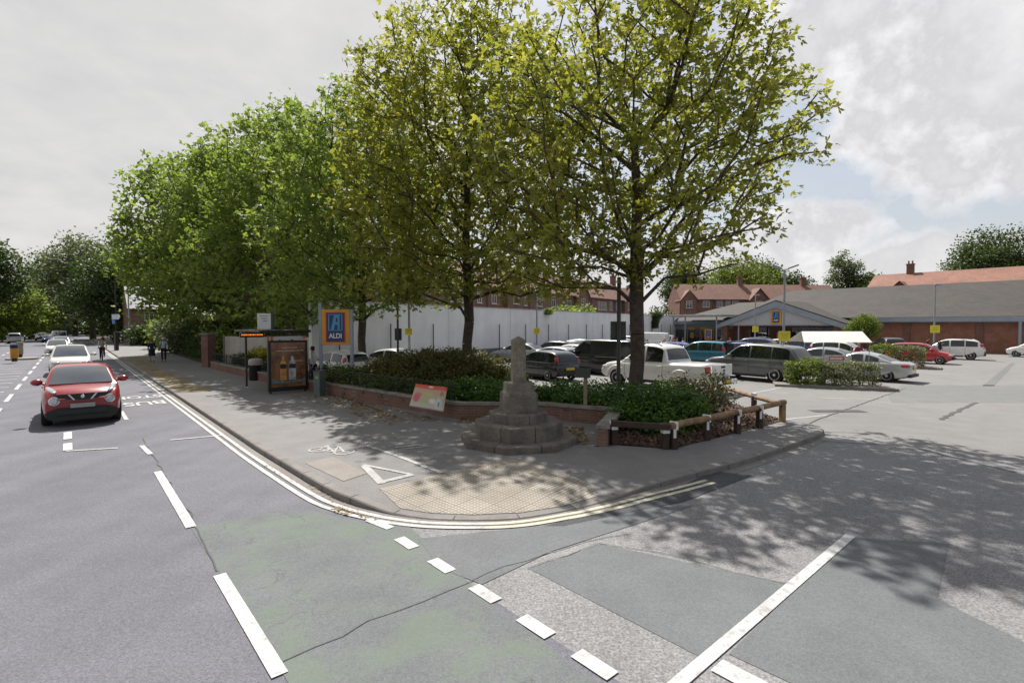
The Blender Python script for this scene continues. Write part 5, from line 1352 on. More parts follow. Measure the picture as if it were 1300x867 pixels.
emblem(shop, 1.15, 1.55, -GY-.07, 3.72, deep=.12)
# entrance wing: grey cladding, glazing, posters, canopy on posts
MB().box((-12, -.06, 2.62), (9.2, .12, .72)).build('wing_cladding', M['fascia'], shop)
for k, x in enumerate((-15.2, -13.2, -11.2, -9.2)):
    fr_ = MB(); fr_.box((x, -.05, 2.2), (1.9, .12, .1)); fr_.box((x-.95, -.05, 1.1), (.1, .13, 2.2)); fr_.box((x, -.05, .25), (1.9, .11, .08)); w_ = fr_.build('shopfront', M['fascia'], shop)
    MB().box((x, -.03, 1.15), (1.8, .05, 2.05)).build('pane', M['glass'], w_)
random.seed(4)
for k, (x, z, c) in enumerate(((-13.6, 2.28, (.6, .4, .03)), (-12.6, 2.28, (.5, .12, .04)), (-11.7, 2.28, (.6, .4, .03)), (-13.4, 1.3, (.55, .3, .05)), (-12.0, 1.2, (.4, .1, .05)), (-11.0, 1.3, (.5, .35, .1)))):
    MB().box((x, -.125, z), (.8 if k < 3 else .5, .01, .35 if k < 3 else .8)).build('window_poster', mat('poster_print', c, .5, .4, 5, 9, .3), shop)
MB().bbox((-9.9, -3.0, 4.05), (7.4, 5.8, .24), .04).build('canopy', mat('pale_canopy_roof', (.42, .44, .46), .5), shop)
for x in (-13.2, -11.4, -7.0): MB().tube([(x, -5.4, 0), (x, -5.4, 3.95)], .09, 10).build('canopy_post', M['grey_metal'], shop)
p_ = emblem(shop, 1.0, 1.35, -5.0, 1.55, deep=.1)
MB().box((-17.2, -1.2, 1.3), (.9, .1, 2.4)).build('blue_panel', mat('blue_entrance_panel', (.06, .1, .22), .5), shop)
for ob in [p_] + []:
    ob.location.x = -8.3
MB().box((-.6, -1.0, 1.25), (1.5, .06, 1.3)).build('wall_poster', mat('pale_blue_poster', (.5, .58, .62), .5, .25, 3), shop)
# ---- white boundary wall
WD_ = Vector(((1118-650)/650, 1, 0)).normalized(); WN = Vector((WD_.y, -WD_.x, 0)); W0 = flat2(G(640, 456.2))
def wr(u):   # distance along the wall at image column u
    k = (u-650)/650; return (k*W0.y - W0.x)/(WD_.x - k*WD_.y)
ra, rb = wr(396), wr(869)
bw = thing('boundary_wall', 'long tall whitewashed wall with grey plinth along the car park', 'boundary wall', W0 + WD_*ra, math.atan2(WD_.y, WD_.x))
wl = rb-ra
MB().box((wl/2, .15, 2.5), (wl, .3, 3.1)).build('wall', M['white_wall'], bw)
MB().box((wl/2, .10, .47), (wl, .42, .96)).build('plinth', M['plinth'], bw)
MB().box((wl/2, .15, 4.09), (wl+.1, .38, .09)).build('coping', mat('pale_coping', (.5, .49, .48), .8), bw)
for k in range(int(wl/3.7)):
    MB().box((1.6+k*3.7, -.15, 1.42), (.045, .06, 2.84)).build('steel_post', M['dark_metal'], bw)
for k in range(int(wl/7.4)): MB().box((3.3+k*7.4, -.003, 2.5), (.03, .006, 3.0)).build('panel_joint', mat('wall_joint', (.42, .42, .44), .8), bw)
# creepers hanging over it
def at_wall(u): return W0 + WD_*wr(u)
P = at_wall(828); P.z = 2.35
foliage_mass('ivy', 'dark ivy hanging over the far white wall beside the plane trunk', 'ivy', P - WN*-.25, [(0, 0, .7, .6, .35, 1.0), (.3, .3, 1.8, 1.0, .5, .4)], 130, 20, .16, M['leaf_dark'], 81, .3, zmin=-.6)
P = at_wall(694); P.z = 3.7
foliage_mass('ivy', 'small green sprig of creeper on top of the white wall', 'ivy', P + WN*.2, [(0, 0, .2, .5, .3, .35)], 40, 20, .13, M['leaf_mid'], 82, .2, zmin=-.6)
for i, u in enumerate((742, 768, 858)):
    P = at_wall(u) - WN*2.5
    foliage_mass('garden_shrub', ('green garden shrubs showing over the white wall by the drainpipe', 'pale green garden shrub over the white wall near the plane trunk', 'dense dark shrub over the wall end before the terrace')[i], 'shrub', P, [(0, 0, 3.2, 2.2, 1.6, (1.6, 1.8, 2.9)[i]), (.9, .8, 2.2, 2, 1.5, 2)], 200, 20, .3, M['leaf_mid' if i < 2 else 'leaf_dark'], 83+i, .45)
# ---- brick terraces
def house(name, label, P, rz, w, dpt, ze, zr, m_roof, wins, chim=None, gab=None, group=None, m_wall=None):
    r = thing(name, label, 'house', P, rz, group); mw = m_wall or M['house_brick']; yr = dpt/2
    b = MB(); b.box((0, dpt/2, ze/2), (w-.02, dpt, ze))
    for s_ in (-1, 1): b.extrude([Vector((s_*(w/2-.01), 0, ze)), Vector((s_*(w/2-.01), dpt, ze)), Vector((s_*(w/2-.01), yr, zr-.1))], (-s_*.2, 0, 0))
    b.build('wall', mw, r)
    rf = gable_roof(-w/2, w/2, -.4, dpt+.4, ze-.15, zr, .12).build('roof', m_roof, r)
    MB().box((0, -.46, ze-.22), (w, .1, .12)).build('gutter', M['dark_metal'], r)
    if gab:
        gx, gwid, gh = gab
        MB().extrude([Vector((gx-gwid/2, -.55, 0)), Vector((gx+gwid/2, -.55, 0)), Vector((gx+gwid/2, -.55, ze-.1)), Vector((gx, -.55, ze+gh-.2)), Vector((gx-gwid/2, -.55, ze-.1))], (0, .5, 0)).build('gable_wall', mw, r)
        b = MB()
        for s_ in (-1, 1):
            A = [(gx, -.85, ze+gh), (gx+s_*(gwid/2+.3), -.85, ze-.35), (gx+s_*(gwid/2+.3), yr*.75, ze-.35), (gx, yr*.9, ze+gh)]
            b.poly(A if s_ < 0 else A[::-1]); B_ = [(p[0], p[1], p[2]-.12) for p in A]; b.poly(B_[::-1] if s_ < 0 else B_)
            for i in range(4): b.poly([B_[i], A[i], A[(i+1) % 4], B_[(i+1) % 4]])
        b.build('gable_roof', m_roof, r)
        window(r, gx, -.555, ze-1.15, 1.1, 1.35)
    for (x, z, ww, hh) in wins: window(r, x, 0, z, ww, hh)
    for cx_ in (chim or []):
        c = MB(); c.box((cx_, yr, zr+.35), (.95, .75, 2.2)); c.box((cx_, yr, zr+1.42), (1.1, .9, .16)); ch_ = c.build('chimney', M['house_brick'], rf)
        for k in (-.25, .25): MB().lathe([(.14, 0), (.12, .1), (.11, .45), (.13, .5)], (cx_+k, yr, zr+1.5), 10).build('chimney_pot', mat('clay_pot', (.25, .09, .05), .9), ch_)
    MB().tube([(w/2-.15, -.12, 0), (w/2-.15, -.12, ze-.3)], .05, 6).build('drainpipe', M['dark_metal'], r)
    return r
HR = math.atan2(WD_.y, WD_.x)
looks = ['with a single upper window', 'with a gabled bay and chimney', 'with three narrow upper windows', 'with paired upper windows and tall chimney']
for k in range(8):
    rr_ = wr(470) + 4 + k*8.4; P = W0 + WD_*rr_ - WN*11.0
    gabd = (0.6, 3.4, 2.1) if k % 2 else None
    wn = [[(-1.8, 5.9, 1.1, 1.4), (1.6, 5.9, .9, 1.4)], [(-2.6, 5.9, 1.1, 1.4)], [(-1.5, 5.8, .7, 1.3), (-.4, 5.8, .7, 1.3), (.7, 5.8, .7, 1.3), (2.8, 5.9, .8, 1.4)], [(-3, 5.9, .9, 1.4), (3.2, 5.9, .9, 1.4)]][k % 4]
    where = ['behind the second plane crown', 'just over the wall past the second plane trunk', 'behind the silver saloon and white wall', 'above the wall over the dark parked cars', 'behind the black van roof', 'above the square sign back', 'just past the first plane trunk', 'last of the row before the shop canopy'][k]
    house('terraced_house', 'brown brick terraced house ' + where, P, HR, 8.4, 8, 7.1, 10.2, M['roof_dull'], wn, [3.9] if k % 2 else None, gabd, 'brick terrace behind the white wall')
base_u = (884, 925, 966, 1007, 1046)
for k in range(5):
    Y_ = 99 + k*.6; P = Vector((XU(base_u[k], Y_), Y_, 0))
    lab = ['brown-roofed terraced house with a small gable beside the bright tree', 'brown-roofed terraced house with broad roof vents under the bright tree', 'brown-roofed house with tall brick chimney and white-windowed gable', 'plain dull red-roofed terraced house behind the front gable of the shop', 'end terraced house with squat brick chimney behind the shop ridge'][k]
    house('terraced_house', lab, P, R(-1.5), 6.5, 8, 7.9, 11.0, M['roof_dull'], [[(1.8, 6.9, 1.3, 1.3)], [(-1.8, 6.9, 1.2, 1.2), (-.2, 6.9, .9, 1.2), (1.2, 6.9, 1.2, 1.2)], [(2.6, 6.9, .9, 1.4)], [(0, 6.9, 1.2, 1.3)], [(0, 6.9, 1.2, 1.3)]][k], [[], [], [-2.6], [], [-2.2]][k] or None, [(-1.6, 2.9, 1.7), None, (-.6, 3.6, 2.1), None, None][k], 'terrace beyond the shop')
# orange roofed range behind the shop
P, rz2 = frame(99, 26.0)
for k in range(5):
    Pk, rz2 = frame(99, 21.0 - k*10.2)
    house('long_roofed_house', ['orange-tiled house end with tall brick chimney behind the shop roof', 'orange-tiled house just past the tall chimney', 'orange-tiled house under the large spreading tree', 'orange-tiled house nearest the view edge', 'orange-tiled house beyond the view edge'][k], Pk, rz2, 10.2, 12, 8.2, 11.35, M['roof_red'], [(-2, 6.6, 1.2, 1.3), (2, 6.6, 1.2, 1.3)], [-.2] if k == 0 else None, (-.2, 3.2, 1.5) if k == 0 else None, 'orange-roofed houses behind the shop')
# house seen through the trees by the road
house('brick_house', 'brick house with pale grey roof half hidden by the roadside bushes', ST(10.5, 88), math.atan2(-N.y, -N.x)+PI, 9, 9, 5.2, 8.4, mat('pale_slate', (.30, .30, .32), .7), [(-2, 4, 1.1, 1.2), (2, 4, 1.1, 1.2)], [3])
# ---- trolley canopy
Yc = 40.5
xa, xb = XU(1022, Yc), XU(1106, Yc)
tcn = thing('trolley_shelter', 'white sloped trolley canopy on thin posts in front of the shop', 'trolley shelter', Vector(((xa+xb)/2, Yc, 0)), R(-3))
w_ = xb-xa
b = MB(); A = [(-w_/2, 0, 1.42), (w_/2, 0, 1.42), (w_/2+.2, 1.6, 2.25), (-w_/2+.6, 1.6, 2.25)]; A2 = [(w_/2+.25, 3.2, 1.42), (-w_/2+.2, 3.2, 1.42)]
for F_ in ([A[0], A[1], A[2], A[3]], [A[3], A[2], A2[0], A2[1]]):
    b.poly(F_); b.poly([(p[0], p[1], p[2]-.05) for p in F_][::-1])
    for i in range(4): p, q = F_[i], F_[(i+1) % 4]; b.poly([(p[0], p[1], p[2]-.05), (q[0], q[1], q[2]-.05), q, p])
b.build('canopy', M['canvas'], tcn)
for x in (-w_/2+.1, 0, w_/2-.1):
    for y in (.1, 3.0): MB().tube([(x, y, 0), (x, y, 1.45)], .035, 8).build('post', M['grey_metal'], tcn)
for z in (.35, .8): MB().tube([(-w_/2+.1, 3.0, z), (w_/2-.1, 3.0, z)], .025, 6).build('rail', M['grey_metal'], tcn)
# ---- lamp columns with yellow notices
def lamp(u, Y, vt, vs0, vs1, label, twin=False, ws=None, head=True):
    h = ZV(vt, Y); P = Vector((XU(u, Y), Y, 0)); r = thing('lamp_column', label, 'street lamp', P, R(-8))
    MB().tube([(0, 0, 0), (0, 0, 1.0), (0, 0, 1.02), (0, 0, h)], [.10, .10, .075, .055], 10).build('column', M['grey_metal'], r, smooth=40)
    if twin:
        for s_ in (-1, 1):
            MB().tube([(0, 0, h-.05), (s_*.25, 0, h+.12)], .03, 6).build('arm', M['grey_metal'], r)
            MB().bbox((s_*.48, 0, h+.2), (.55, .28, .1), .03, M=Matrix.Rotation(-s_*.35, 3, 'Y')).build('lantern', M['grey_metal'], r)
    elif head: MB().bbox((.14, -.05, h+.03), (.5, .24, .12), .04).build('lantern', M['grey_metal'], r)
    zc = (ZV(vs0, Y)+ZV(vs1, Y))/2; hh = ZV(vs0, Y)-ZV(vs1, Y); ww = ws or hh
    pn = MB().bbox((0, -.10, zc), (ww, .03, hh), .01).build('notice_plate', M['yellow_sign'], r)
    bb = MB()
    for i in range(3): bb.box((0, -.118, zc+hh*(.25-.2*i)), (ww*(.7-.1*i), .004, hh*.06))
    bb.build('faint_lines', mat('faded_print', (.42, .36, .03), .6), pn)
    return r
lamp(995, 30.5, 343, 420.5, 433, 'tall twin-headed lamp column with yellow notice behind the grey estate car', True, .66)
lamp(958.5, 54, 375, 414, 421.5, 'lamp column with small yellow notice standing before the front gable')
lamp(1186, 43, 362, 413, 422.5, 'lamp column with yellow notice before the plain brick shop wall', ws=.72)
lamp(681.5, 42.5, 366, 416.5, 424, 'thin lamp column with yellow notice in front of the white wall over the silver saloon')
lamp(519.5, 29.4, 352, 416.5, 425.5, 'thin lamp column with yellow notice at the white wall beside the white car', ws=.42)
# notice board on the hedge island
bY = 25.2; P = Vector((XU(1064, bY), bY, 0))
nbd = thing('notice_board', 'white notice board with red box standing behind the clipped hedge', 'notice board', P, R(-6))
wN = 33*bY/650; z0, z1 = ZV(465.5, bY), ZV(451, bY)
pnl = MB().bbox((0, 0, (z0+z1)/2), (wN, .04, z1-z0), .01).build('board', mat('dull_white_board', (.47, .46, .43), .6), nbd)
MB().box((-.06, -.024, z1-.16), (wN*.56, .006, .17)).build('red_box', mat('red_board_print', (.55, .07, .04), .5), pnl)
bb = MB(); random.seed(2); x = -.36
while x < .2: w_ = random.uniform(.03, .07); bb.box((x+w_/2, -.029, z1-.16), (w_, .004, .07)); x += w_+.02
bb.build('pale_print', M['white'], pnl)
bb = MB()
for i in range(2): bb.box((0, -.024, z1-.34-.09*i), (wN*.62, .005, .04))
bb.build('grey_print', mat('grey_print_board', (.3, .33, .3), .6), pnl)
for s_, h in ((-.5, 1.75), (.5, 1.75), (1.15, 1.7)): MB().tube([(s_*wN, .04, 0), (s_*wN, .04, h)], .018, 6).build('post', M['grey_metal'], nbd)
# ------------------------------------------------------------------ vehicles
def lerp(a, b, k): return a + (b-a)*k
def ipl(tab, x):
    if x <= tab[0][0]: return tab[0][1]
    for (x0, y0), (x1, y1) in zip(tab, tab[1:]):
        if x <= x1: return lerp(y0, y1, (x-x0)/max(1e-6, x1-x0))
    return tab[-1][1]
def cat2(pts, per=5):
    q = catmull([Vector((x, z, 0)) for x, z in pts], per); return [(p.x, p.y) for p in q]
KIND = {
 'hatch': dict(L=3.95, W=1.72, H=1.46, zb=.2, r=.30, ax=(-1.22, 1.25), deck=[(-1.97, .62), (-1.93, .86), (-1.7, .93), (.8, .93), (1.35, .86), (1.75, .74), (1.97, .56)], roof=[(-1.93, .86), (-1.80, 1.12), (-1.58, 1.34), (-1.2, 1.43), (-.4, 1.46), (.15, 1.43), (.55, 1.31), (1.2, .90)], iw=5, ir=2, win=[(-1.5, -.62), (-.5, .95)], tum=.20, tail='high'),
 'saloon': dict(L=4.6, W=1.78, H=1.44, zb=.19, r=.32, ax=(-1.35, 1.38), deck=[(-2.3, .6), (-2.26, .9), (-2.0, .97), (-1.4, .97), (.9, .92), (1.6, .84), (2.05, .72), (2.3, .54)], roof=[(-1.72, .96), (-1.35, 1.2), (-.9, 1.37), (-.3, 1.44), (.15, 1.42), (.55, 1.30), (1.25, .90)], iw=4, ir=2, win=[(-1.35, -.42), (-.3, .95)], tum=.22, tail='low'),
 'estate': dict(L=5.0, W=1.98, H=1.82, zb=.26, r=.39, ax=(-1.42, 1.5), deck=[(-2.5, .7), (-2.46, 1.0), (-2.2, 1.12), (.9, 1.14), (1.6, 1.10), (2.2, 1.0), (2.5, .72)], roof=[(-2.44, 1.06), (-2.25, 1.38), (-1.98, 1.68), (-1.5, 1.76), (-.4, 1.82), (.2, 1.79), (.6, 1.68), (1.25, 1.13)], iw=5, ir=2, win=[(-2.05, -1.25), (-1.18, -.2), (-.1, 1.0)], tum=.19, tail='side'),
 'suv': dict(L=4.4, W=1.84, H=1.63, zb=.24, r=.36, ax=(-1.32, 1.35), deck=[(-2.2, .68), (-2.16, .95), (-1.95, 1.03), (.9, 1.02), (1.5, .96), (1.98, .84), (2.2, .62)], roof=[(-2.12, .98), (-1.95, 1.25), (-1.70, 1.50), (-1.2, 1.60), (-.4, 1.63), (.15, 1.60), (.55, 1.48), (1.2, 1.0)], iw=5, ir=2, win=[(-1.72, -1.0), (-.93, -.1), (0, .95)], tum=.20, tail='high'),
 'mpv': dict(L=4.1, W=1.75, H=1.62, zb=.2, r=.31, ax=(-1.3, 1.32), deck=[(-2.05, .62), (-2.02, .9), (-1.8, .98), (.9, .96), (1.5, .86), (1.85, .74), (2.05, .55)], roof=[(-2.0, .94), (-1.9, 1.25), (-1.72, 1.50), (-1.3, 1.59), (-.4, 1.62), (.2, 1.57), (.6, 1.42), (1.45, .90)], iw=5, ir=2, win=[(-1.72, -1.05), (-.98, -.1), (0, 1.1)], tum=.19, tail='high'),
 'van': dict(L=4.9, W=1.92, H=1.94, zb=.22, r=.34, ax=(-1.45, 1.5), deck=[(-2.45, .6), (-2.43, 1.0), (-2.3, 1.12), (1.2, 1.12), (1.8, 1.05), (2.2, .9), (2.45, .6)], roof=[(-2.42, 1.05), (-2.38, 1.6), (-2.28, 1.86), (-1.9, 1.92), (-.3, 1.94), (.6, 1.92), (.95, 1.80), (1.85, 1.08)], iw=5, ir=2, win=[(.28, 1.4)], tum=.11, tail='side'),
 'pickup': dict(L=5.28, W=1.86, H=1.82, zb=.32, r=.38, ax=(-1.45, 1.62), deck=[(-2.64, .66), (-2.60, 1.06), (-2.5, 1.12), (-.72, 1.12), (.9, 1.08), (1.7, 1.05), (2.3, .96), (2.64, .74)], roof=[(-.86, 1.10), (-.76, 1.42), (-.60, 1.70), (-.3, 1.79), (.1, 1.82), (.5, 1.76), (1.42, 1.08)], iw=4, ir=2, win=[(-.62, .18), (.28, 1.12)], tum=.19, tail='side'),
 'crossover': dict(L=4.13, W=1.77, H=1.57, zb=.2, r=.36, ax=(-1.22, 1.28), deck=[(-2.06, .68), (-2.02, .96), (-1.8, 1.04), (.85, 1.05), (1.4, 1.03), (1.8, .94), (2.06, .74)], roof=[(-1.96, 1.0), (-1.75, 1.28), (-1.4, 1.48), (-.8, 1.55), (-.2, 1.57), (.25, 1.53), (.55, 1.43), (1.12, 1.04)], iw=5, ir=2, win=[(-1.2, -.5), (-.42, .95)], tum=.2, tail='high'),
 'convertible': dict(L=4.45, W=1.78, H=1.40, zb=.17, r=.32, ax=(-1.3, 1.35), deck=[(-2.22, .6), (-2.18, .88), (-1.9, .95), (-1.2, .96), (.9, .90), (1.5, .82), (1.95, .70), (2.22, .52)], roof=[(-1.5, .95), (-1.15, 1.12), (-.75, 1.29), (-.25, 1.39), (.1, 1.38), (.45, 1.26), (1.15, .88)], iw=4, ir=2, win=[(-.95, -.38), (-.28, .85)], tum=.22, tail='low'),
}
def vehicle(name, label, cat, kind, pos, head, pm, group=None, detail=2, opts=(), rim=None, glass=None):
    k = dict(KIND[kind]); L, W, H, zb, r = k['L'], k['W'], k['H'], k['zb'], k['r']; hl = L/2
    root = thing(name, label, cat, Vector((pos[0], pos[1], 0)), heading(head), group)
    gl_ = glass or M['car_glass']
    deck, rp = k['deck'], k['roof']
    def wx(x): q = abs(x)/hl; return W/2*(1 - .10*q**5 - (.03*q**2 if x > 0 else .015*q**2))
    def zl(x): q = abs(x)/hl; return zb + .16*q**10 - .0
    ddeck = cat2(deck, 4)
    def dz(x): return ipl(ddeck, x)
    def sect(x, n=None):
        w, z0, z1 = wx(x), zl(x), dz(x); h = z1-z0
        return [(0, z0), (.78*w, z0), (.93*w, z0+.03), (.985*w, z0+.22*h), (1.0*w, z0+.48*h), (.992*w, z0+.70*h), (.962*w, z0+.90*h), (.925*w, z1-.025), (.86*w, z1), (.45*w, z1+.02), (0, z1+.03)]
    def bend(x, y):      # rounded nose and tail in plan
        q = abs(x)/hl; e = max(0, (q-.82)/.18); return x - math.copysign(.16*e*(abs(y)/(W/2))**2.6, x)
    xs = sorted(set([round(-hl + L*i/30, 4) for i in range(31)] + [-hl+.02, hl-.02]))
    b = MB(); rows_ = []
    for x in xs:
        s_ = sect(x); full = s_ + [(-y, z) for y, z in s_[-2:0:-1]]
        rows_.append([(bend(x, y), y, z) for y, z in full])
    n = len(rows_[0]); b.grid([[p for p in r_] for r_ in rows_], closed=True)
    b.f.append(tuple(range(n))[::-1]); b.m.append(0); b.f.append(tuple(range((len(xs)-1)*n, len(xs)*n))); b.m.append(0)
    body = b.build('body', [pm, M['arch']], root, fix=True)
    cut = MB()
    for ax in k['ax']:
        for s_ in (-1, 1):
            cut.lathe([(r+.065, -.20), (r+.065, .22)], (ax, s_*(W/2-.06), r+.01), 22, Matrix.Rotation(PI/2, 3, 'X'))
    if kind == 'pickup': cut.box((-1.68, 0, 1.2), (1.66, 1.48, .9))
    boolean_cut(body, cut)
    body.data.polygons.foreach_set('use_smooth', [True]*len(body.data.polygons)); body.data.set_sharp_from_angle(angle=R(38))
    # cabin
    prof = cat2(rp, 5); belt = [dz(p[0])-.04 for p in prof]
    def ys(x, z): zb_ = dz(x); return wx(x)*(.925 - k['tum']*max(0, (z-zb_))/(H-zb_))
    rows_ = []
    for (x, z), z0 in zip(prof, belt):
        zt = max(z, z0+.02); f = (zt-z0); e = min(.075, f*.45)
        a = [(ys(x, z0), z0), (ys(x, z0+f*.5), z0+f*.5), (ys(x, zt-e), zt-e), (ys(x, zt)-e*.35, zt-e*.30), (ys(x, zt)-e*1.25, zt), (.45*W/2, zt+.018*min(1, f*3)), (0, zt+.026*min(1, f*3))]
        rows_.append([(x, y, zz) for y, zz in a + [(-y, zz) for y, zz in a[-2::-1]]])
    cab = MB().grid(rows_).build('cabin', pm, root, smooth=40)
    # windscreen and rear window follow the slope of the cabin
    per = 5
    def slope_glass(i0, i1, nm, k0, k1, inset):
        seg_ = prof[i0*per:i1*per+1]; m_ = len(seg_); rr_ = []
        pts = [seg_[0]]; tot = [0]
        for p, q in zip(seg_, seg_[1:]): tot.append(tot[-1]+math.hypot(q[0]-p[0], q[1]-p[1]))
        for j in range(9):
            d_ = tot[-1]*lerp(k0, k1, j/8); x = ipl(list(zip(tot, [p[0] for p in seg_])), d_); z = ipl(list(zip(tot, [p[1] for p in seg_])), d_)
            y = ys(x, z)-inset; sl = seg_[-1][0]-seg_[0][0]; off = .012 if nm == 'windscreen' else -.012
            rr_.append([(x+off, y*t_/5, z+.014+.024*(1-(t_/5)**2)*min(1, (z-dz(x))*4)) for t_ in range(-5, 6)])
        return MB().grid(rr_).build(nm, M['screen_glass'] if nm == 'windscreen' else gl_, root, smooth=60)
    slope_glass(k['iw'], len(rp)-1, 'windscreen', .10, .93, .085)
    if kind != 'van': slope_glass(0, k['ir'], 'rear_window', .18, .86, .11)
    for (x0, x1) in k['win']:
        for s_ in (-1, 1):
            rr_ = []
            for j in range(13):
                x = lerp(x0, x1, j/12); zt = ipl(prof, x)-.085; z0 = dz(x)+.025
                if zt < z0+.015: zt = z0+.015
                rr_.append([(x, s_*(ys(x, lerp(z0, zt, q/4))+.006), lerp(z0, zt, q/4)) for q in range(5)])
            if s_ > 0: rr_ = [q[::-1] for q in rr_]
            MB().grid(rr_).build('side_window', gl_, root, smooth=60)
    # wheels
    for ax in k['ax']:
        for s_ in (-1, 1):
            Mx = Matrix.Rotation(PI/2, 3, 'X') if s_ > 0 else Matrix.Rotation(-PI/2, 3, 'X'); c = (ax, s_*(W/2-.13), r)
            ty = MB().lathe([(r*.60, -.11), (r*.93, -.11), (r, -.075), (r, .075), (r*.93, .11), (r*.64, .11), (r*.62, .06), (.02, .05)][::-1], c, 28, Mx if s_ < 0 else Mx).build('tyre', M['tyre'], root, smooth=50)
            fr_ = MB(); sg_ = -1 if s_ > 0 else 1
            # outward face is towards s_; lathe axis flipped so that +z of the profile points inward for s_>0
            out = Vector((0, s_, 0)); cc = Vector(c)
            ring_ = []
            for rr_, yy in ((r*.66, .10), (r*.645, .118), (r*.57, .112), (r*.555, .075)):
                ring_.append([cc + out*yy + Vector((math.cos(2*PI*j/28)*rr_, 0, math.sin(2*PI*j/28)*rr_)) for j in range(28)])
            fr_.grid(ring_, closed=True)
            nsp = 10 if 'multispoke' in opts else 5
            for j in range(nsp):
                a = 2*PI*j/nsp+.3; dv = Vector((math.cos(a), 0, math.sin(a))); pv_ = Vector((-math.sin(a), 0, math.cos(a))); w0, w1 = (.045, .07) if nsp == 5 else (.028, .05)
                i_, o__ = cc+out*.105+dv*.03, cc+out*.108+dv*r*.6
                fr_.add([i_-pv_*w0, i_+pv_*w0, o__+pv_*w1*.8, o__-pv_*w1*.8, i_-pv_*w0-out*.03, i_+pv_*w0-out*.03, o__+pv_*w1*.8-out*.03, o__-pv_*w1*.8-out*.03], [(0, 1, 2, 3), (4, 7, 6, 5), (0, 4, 5, 1), (2, 6, 7, 3), (1, 5, 6, 2), (3, 7, 4, 0)])
            hub = [[cc + out*yy + Vector((math.cos(2*PI*j/12)*rr_, 0, math.sin(2*PI*j/12)*rr_)) for j in range(12)] for rr_, yy in ((.07, .09), (.065, .118), (.002, .12))]
            fr_.grid(hub, closed=True); fr_.build('rim', rim or M['alloy'], ty, smooth=35)
    # lamps, plates, mirrors, trim
    fz = dz(hl-.25)-.12; fw_ = wx(hl-.2)
    for s_ in (-1, 1):
        if 'round_lamp' not in opts:
            MB().ell((hl-.30, s_*(fw_-.22), fz), (.30, .22, .095), Matrix.Rotation(-s_*.35, 3, 'Z')).build('headlight', M['clear_lens'], root, smooth=60)
        t_ = k['tail']
        xb_ = -hl+.10
        if t_ == 'high': c, d_ = (-hl+.22, s_*(ys(-hl+.35, dz(-hl+.3)+.08)-.055), dz(-hl+.3)+.06), (.13, .065, .22)
        elif t_ == 'side': c, d_ = (-hl+.12, s_*(wx(-hl+.1)*.91), dz(-hl+.3)-.21), (.12, .075, .19)
        else: c, d_ = (-hl+.22, s_*(wx(-hl+.2)*.86), dz(-hl+.3)-.13), (.20, .18, .085)
        MB().bbox(c, (d_[0]*1.7, d_[1]*1.7, d_[2]*1.8), .05, M=Matrix.Rotation(s_*.22, 3, 'Z') @ Matrix.Rotation(.22 if t_ == 'high' else .05, 3, 'Y')).build('tail_light', M['red_lens'], root, smooth=60)
        # door mirror
        mx = k['win'][-1][1]-.18; my = ys(mx, dz(mx)+.06)
        mm = MB(); mm.ell((mx+.02, s_*(my+.17), dz(mx)+.10), (.10, .135, .095)); mm.tube([(mx, s_*(my-.03), dz(mx)+.03), (mx+.02, s_*(my+.12), dz(mx)+.07)], .025, 6); mm.build('mirror', pm, root, smooth=60)
        for (x0, x1) in k['win'][-2:]:
            if detail > 1:
                hx = x0+.12; hz = dz(hx)-.14; MB().bbox((hx, s_*(wx(hx)*.985+.01), hz), (.20, .035, .035), .012).build('door_handle', pm, root)
        if detail > 1:
            sm = MB()
            for (x0, x1) in k['win'][-2:]:
                for xx in (x0-.05, x1+.06 if (x0, x1) == k['win'][-1] else None):
                    if xx is None: continue
                    pts = []
                    for j in range(9):
                        z = lerp(zb+.12, dz(xx)-.04, j/8); tt_ = (z-zl(xx))/(dz(xx)-zl(xx)); y = wx(xx)*ipl([(0, .93), (.22, .985), (.48, 1.0), (.7, .992), (.9, .962), (1, .925)], tt_); pts.append(Vector((xx, s_*(y+.002), z)))
                    for p, q in zip(pts, pts[1:]):
                        e = Vector((.007, 0, 0)); sm.add([p-e, p+e, q+e, q-e], [(0, 1, 2, 3)])
            sm.build('door_seam', M['arch'], root)
        MB().bbox((0, s_*(W/2-.075), zb+.03), (k['ax'][1]-k['ax'][0]-2*r-.2, .10, .11), .02).build('sill_trim', M['trim'], root)
    rx = -hl-.012; pz_ = .62 if k['tail'] != 'low' else .68
    if kind == 'pickup': pz_ = .52
    MB().box((rx+.005, 0, pz_), (.02, .52, .115)).build('rear_plate', M['plate_y'], root)
    MB().box((hl+.004, 0, .44 if 'round_lamp' not in opts else .60), (.02, .52, .115)).build('front_plate', M['plate_w'], root)
    MB().bbox((hl-.05, 0, zb+.20), (.16, W*.62, .16), .04).build('lower_grille', M['trim'], root)
    if 'round_lamp' not in opts: MB().bbox((hl-.085, 0, fz-.05), (.18, W*.42, .12), .03).build('grille', M['trim'], root)
    MB().bbox((-hl+.09, 0, zb+.16), (.22, W*.8, .14), .04).build('rear_bumper_trim', M['trim'], root)
    if 'rails' in opts:
        for s_ in (-1, 1):
            pts = [Vector((x, s_*(ys(x, H)-.07), ipl(prof, x)+(.055 if 0 < j < 6 else .0))) for j, x in enumerate([lerp(rp[2][0]+.15, rp[4][0]+.45, j/6) for j in range(7)])]
            MB().tube(pts, .018, 6).build('roof_rail', M['grey_metal'], root, smooth=50)
    if 'flares' in opts:
        for ax in k['ax']:
            for s_ in (-1, 1):
                pts = [Vector((ax+math.cos(a)*(r+.10), s_*(W/2-.012), r+.01+math.sin(a)*(r+.10))) for a in [PI*j/14 for j in range(15)]]
                MB().tube(pts, [.02]+[.05]*13+[.02], 8).build('wheel_flare', pm, root, smooth=60)
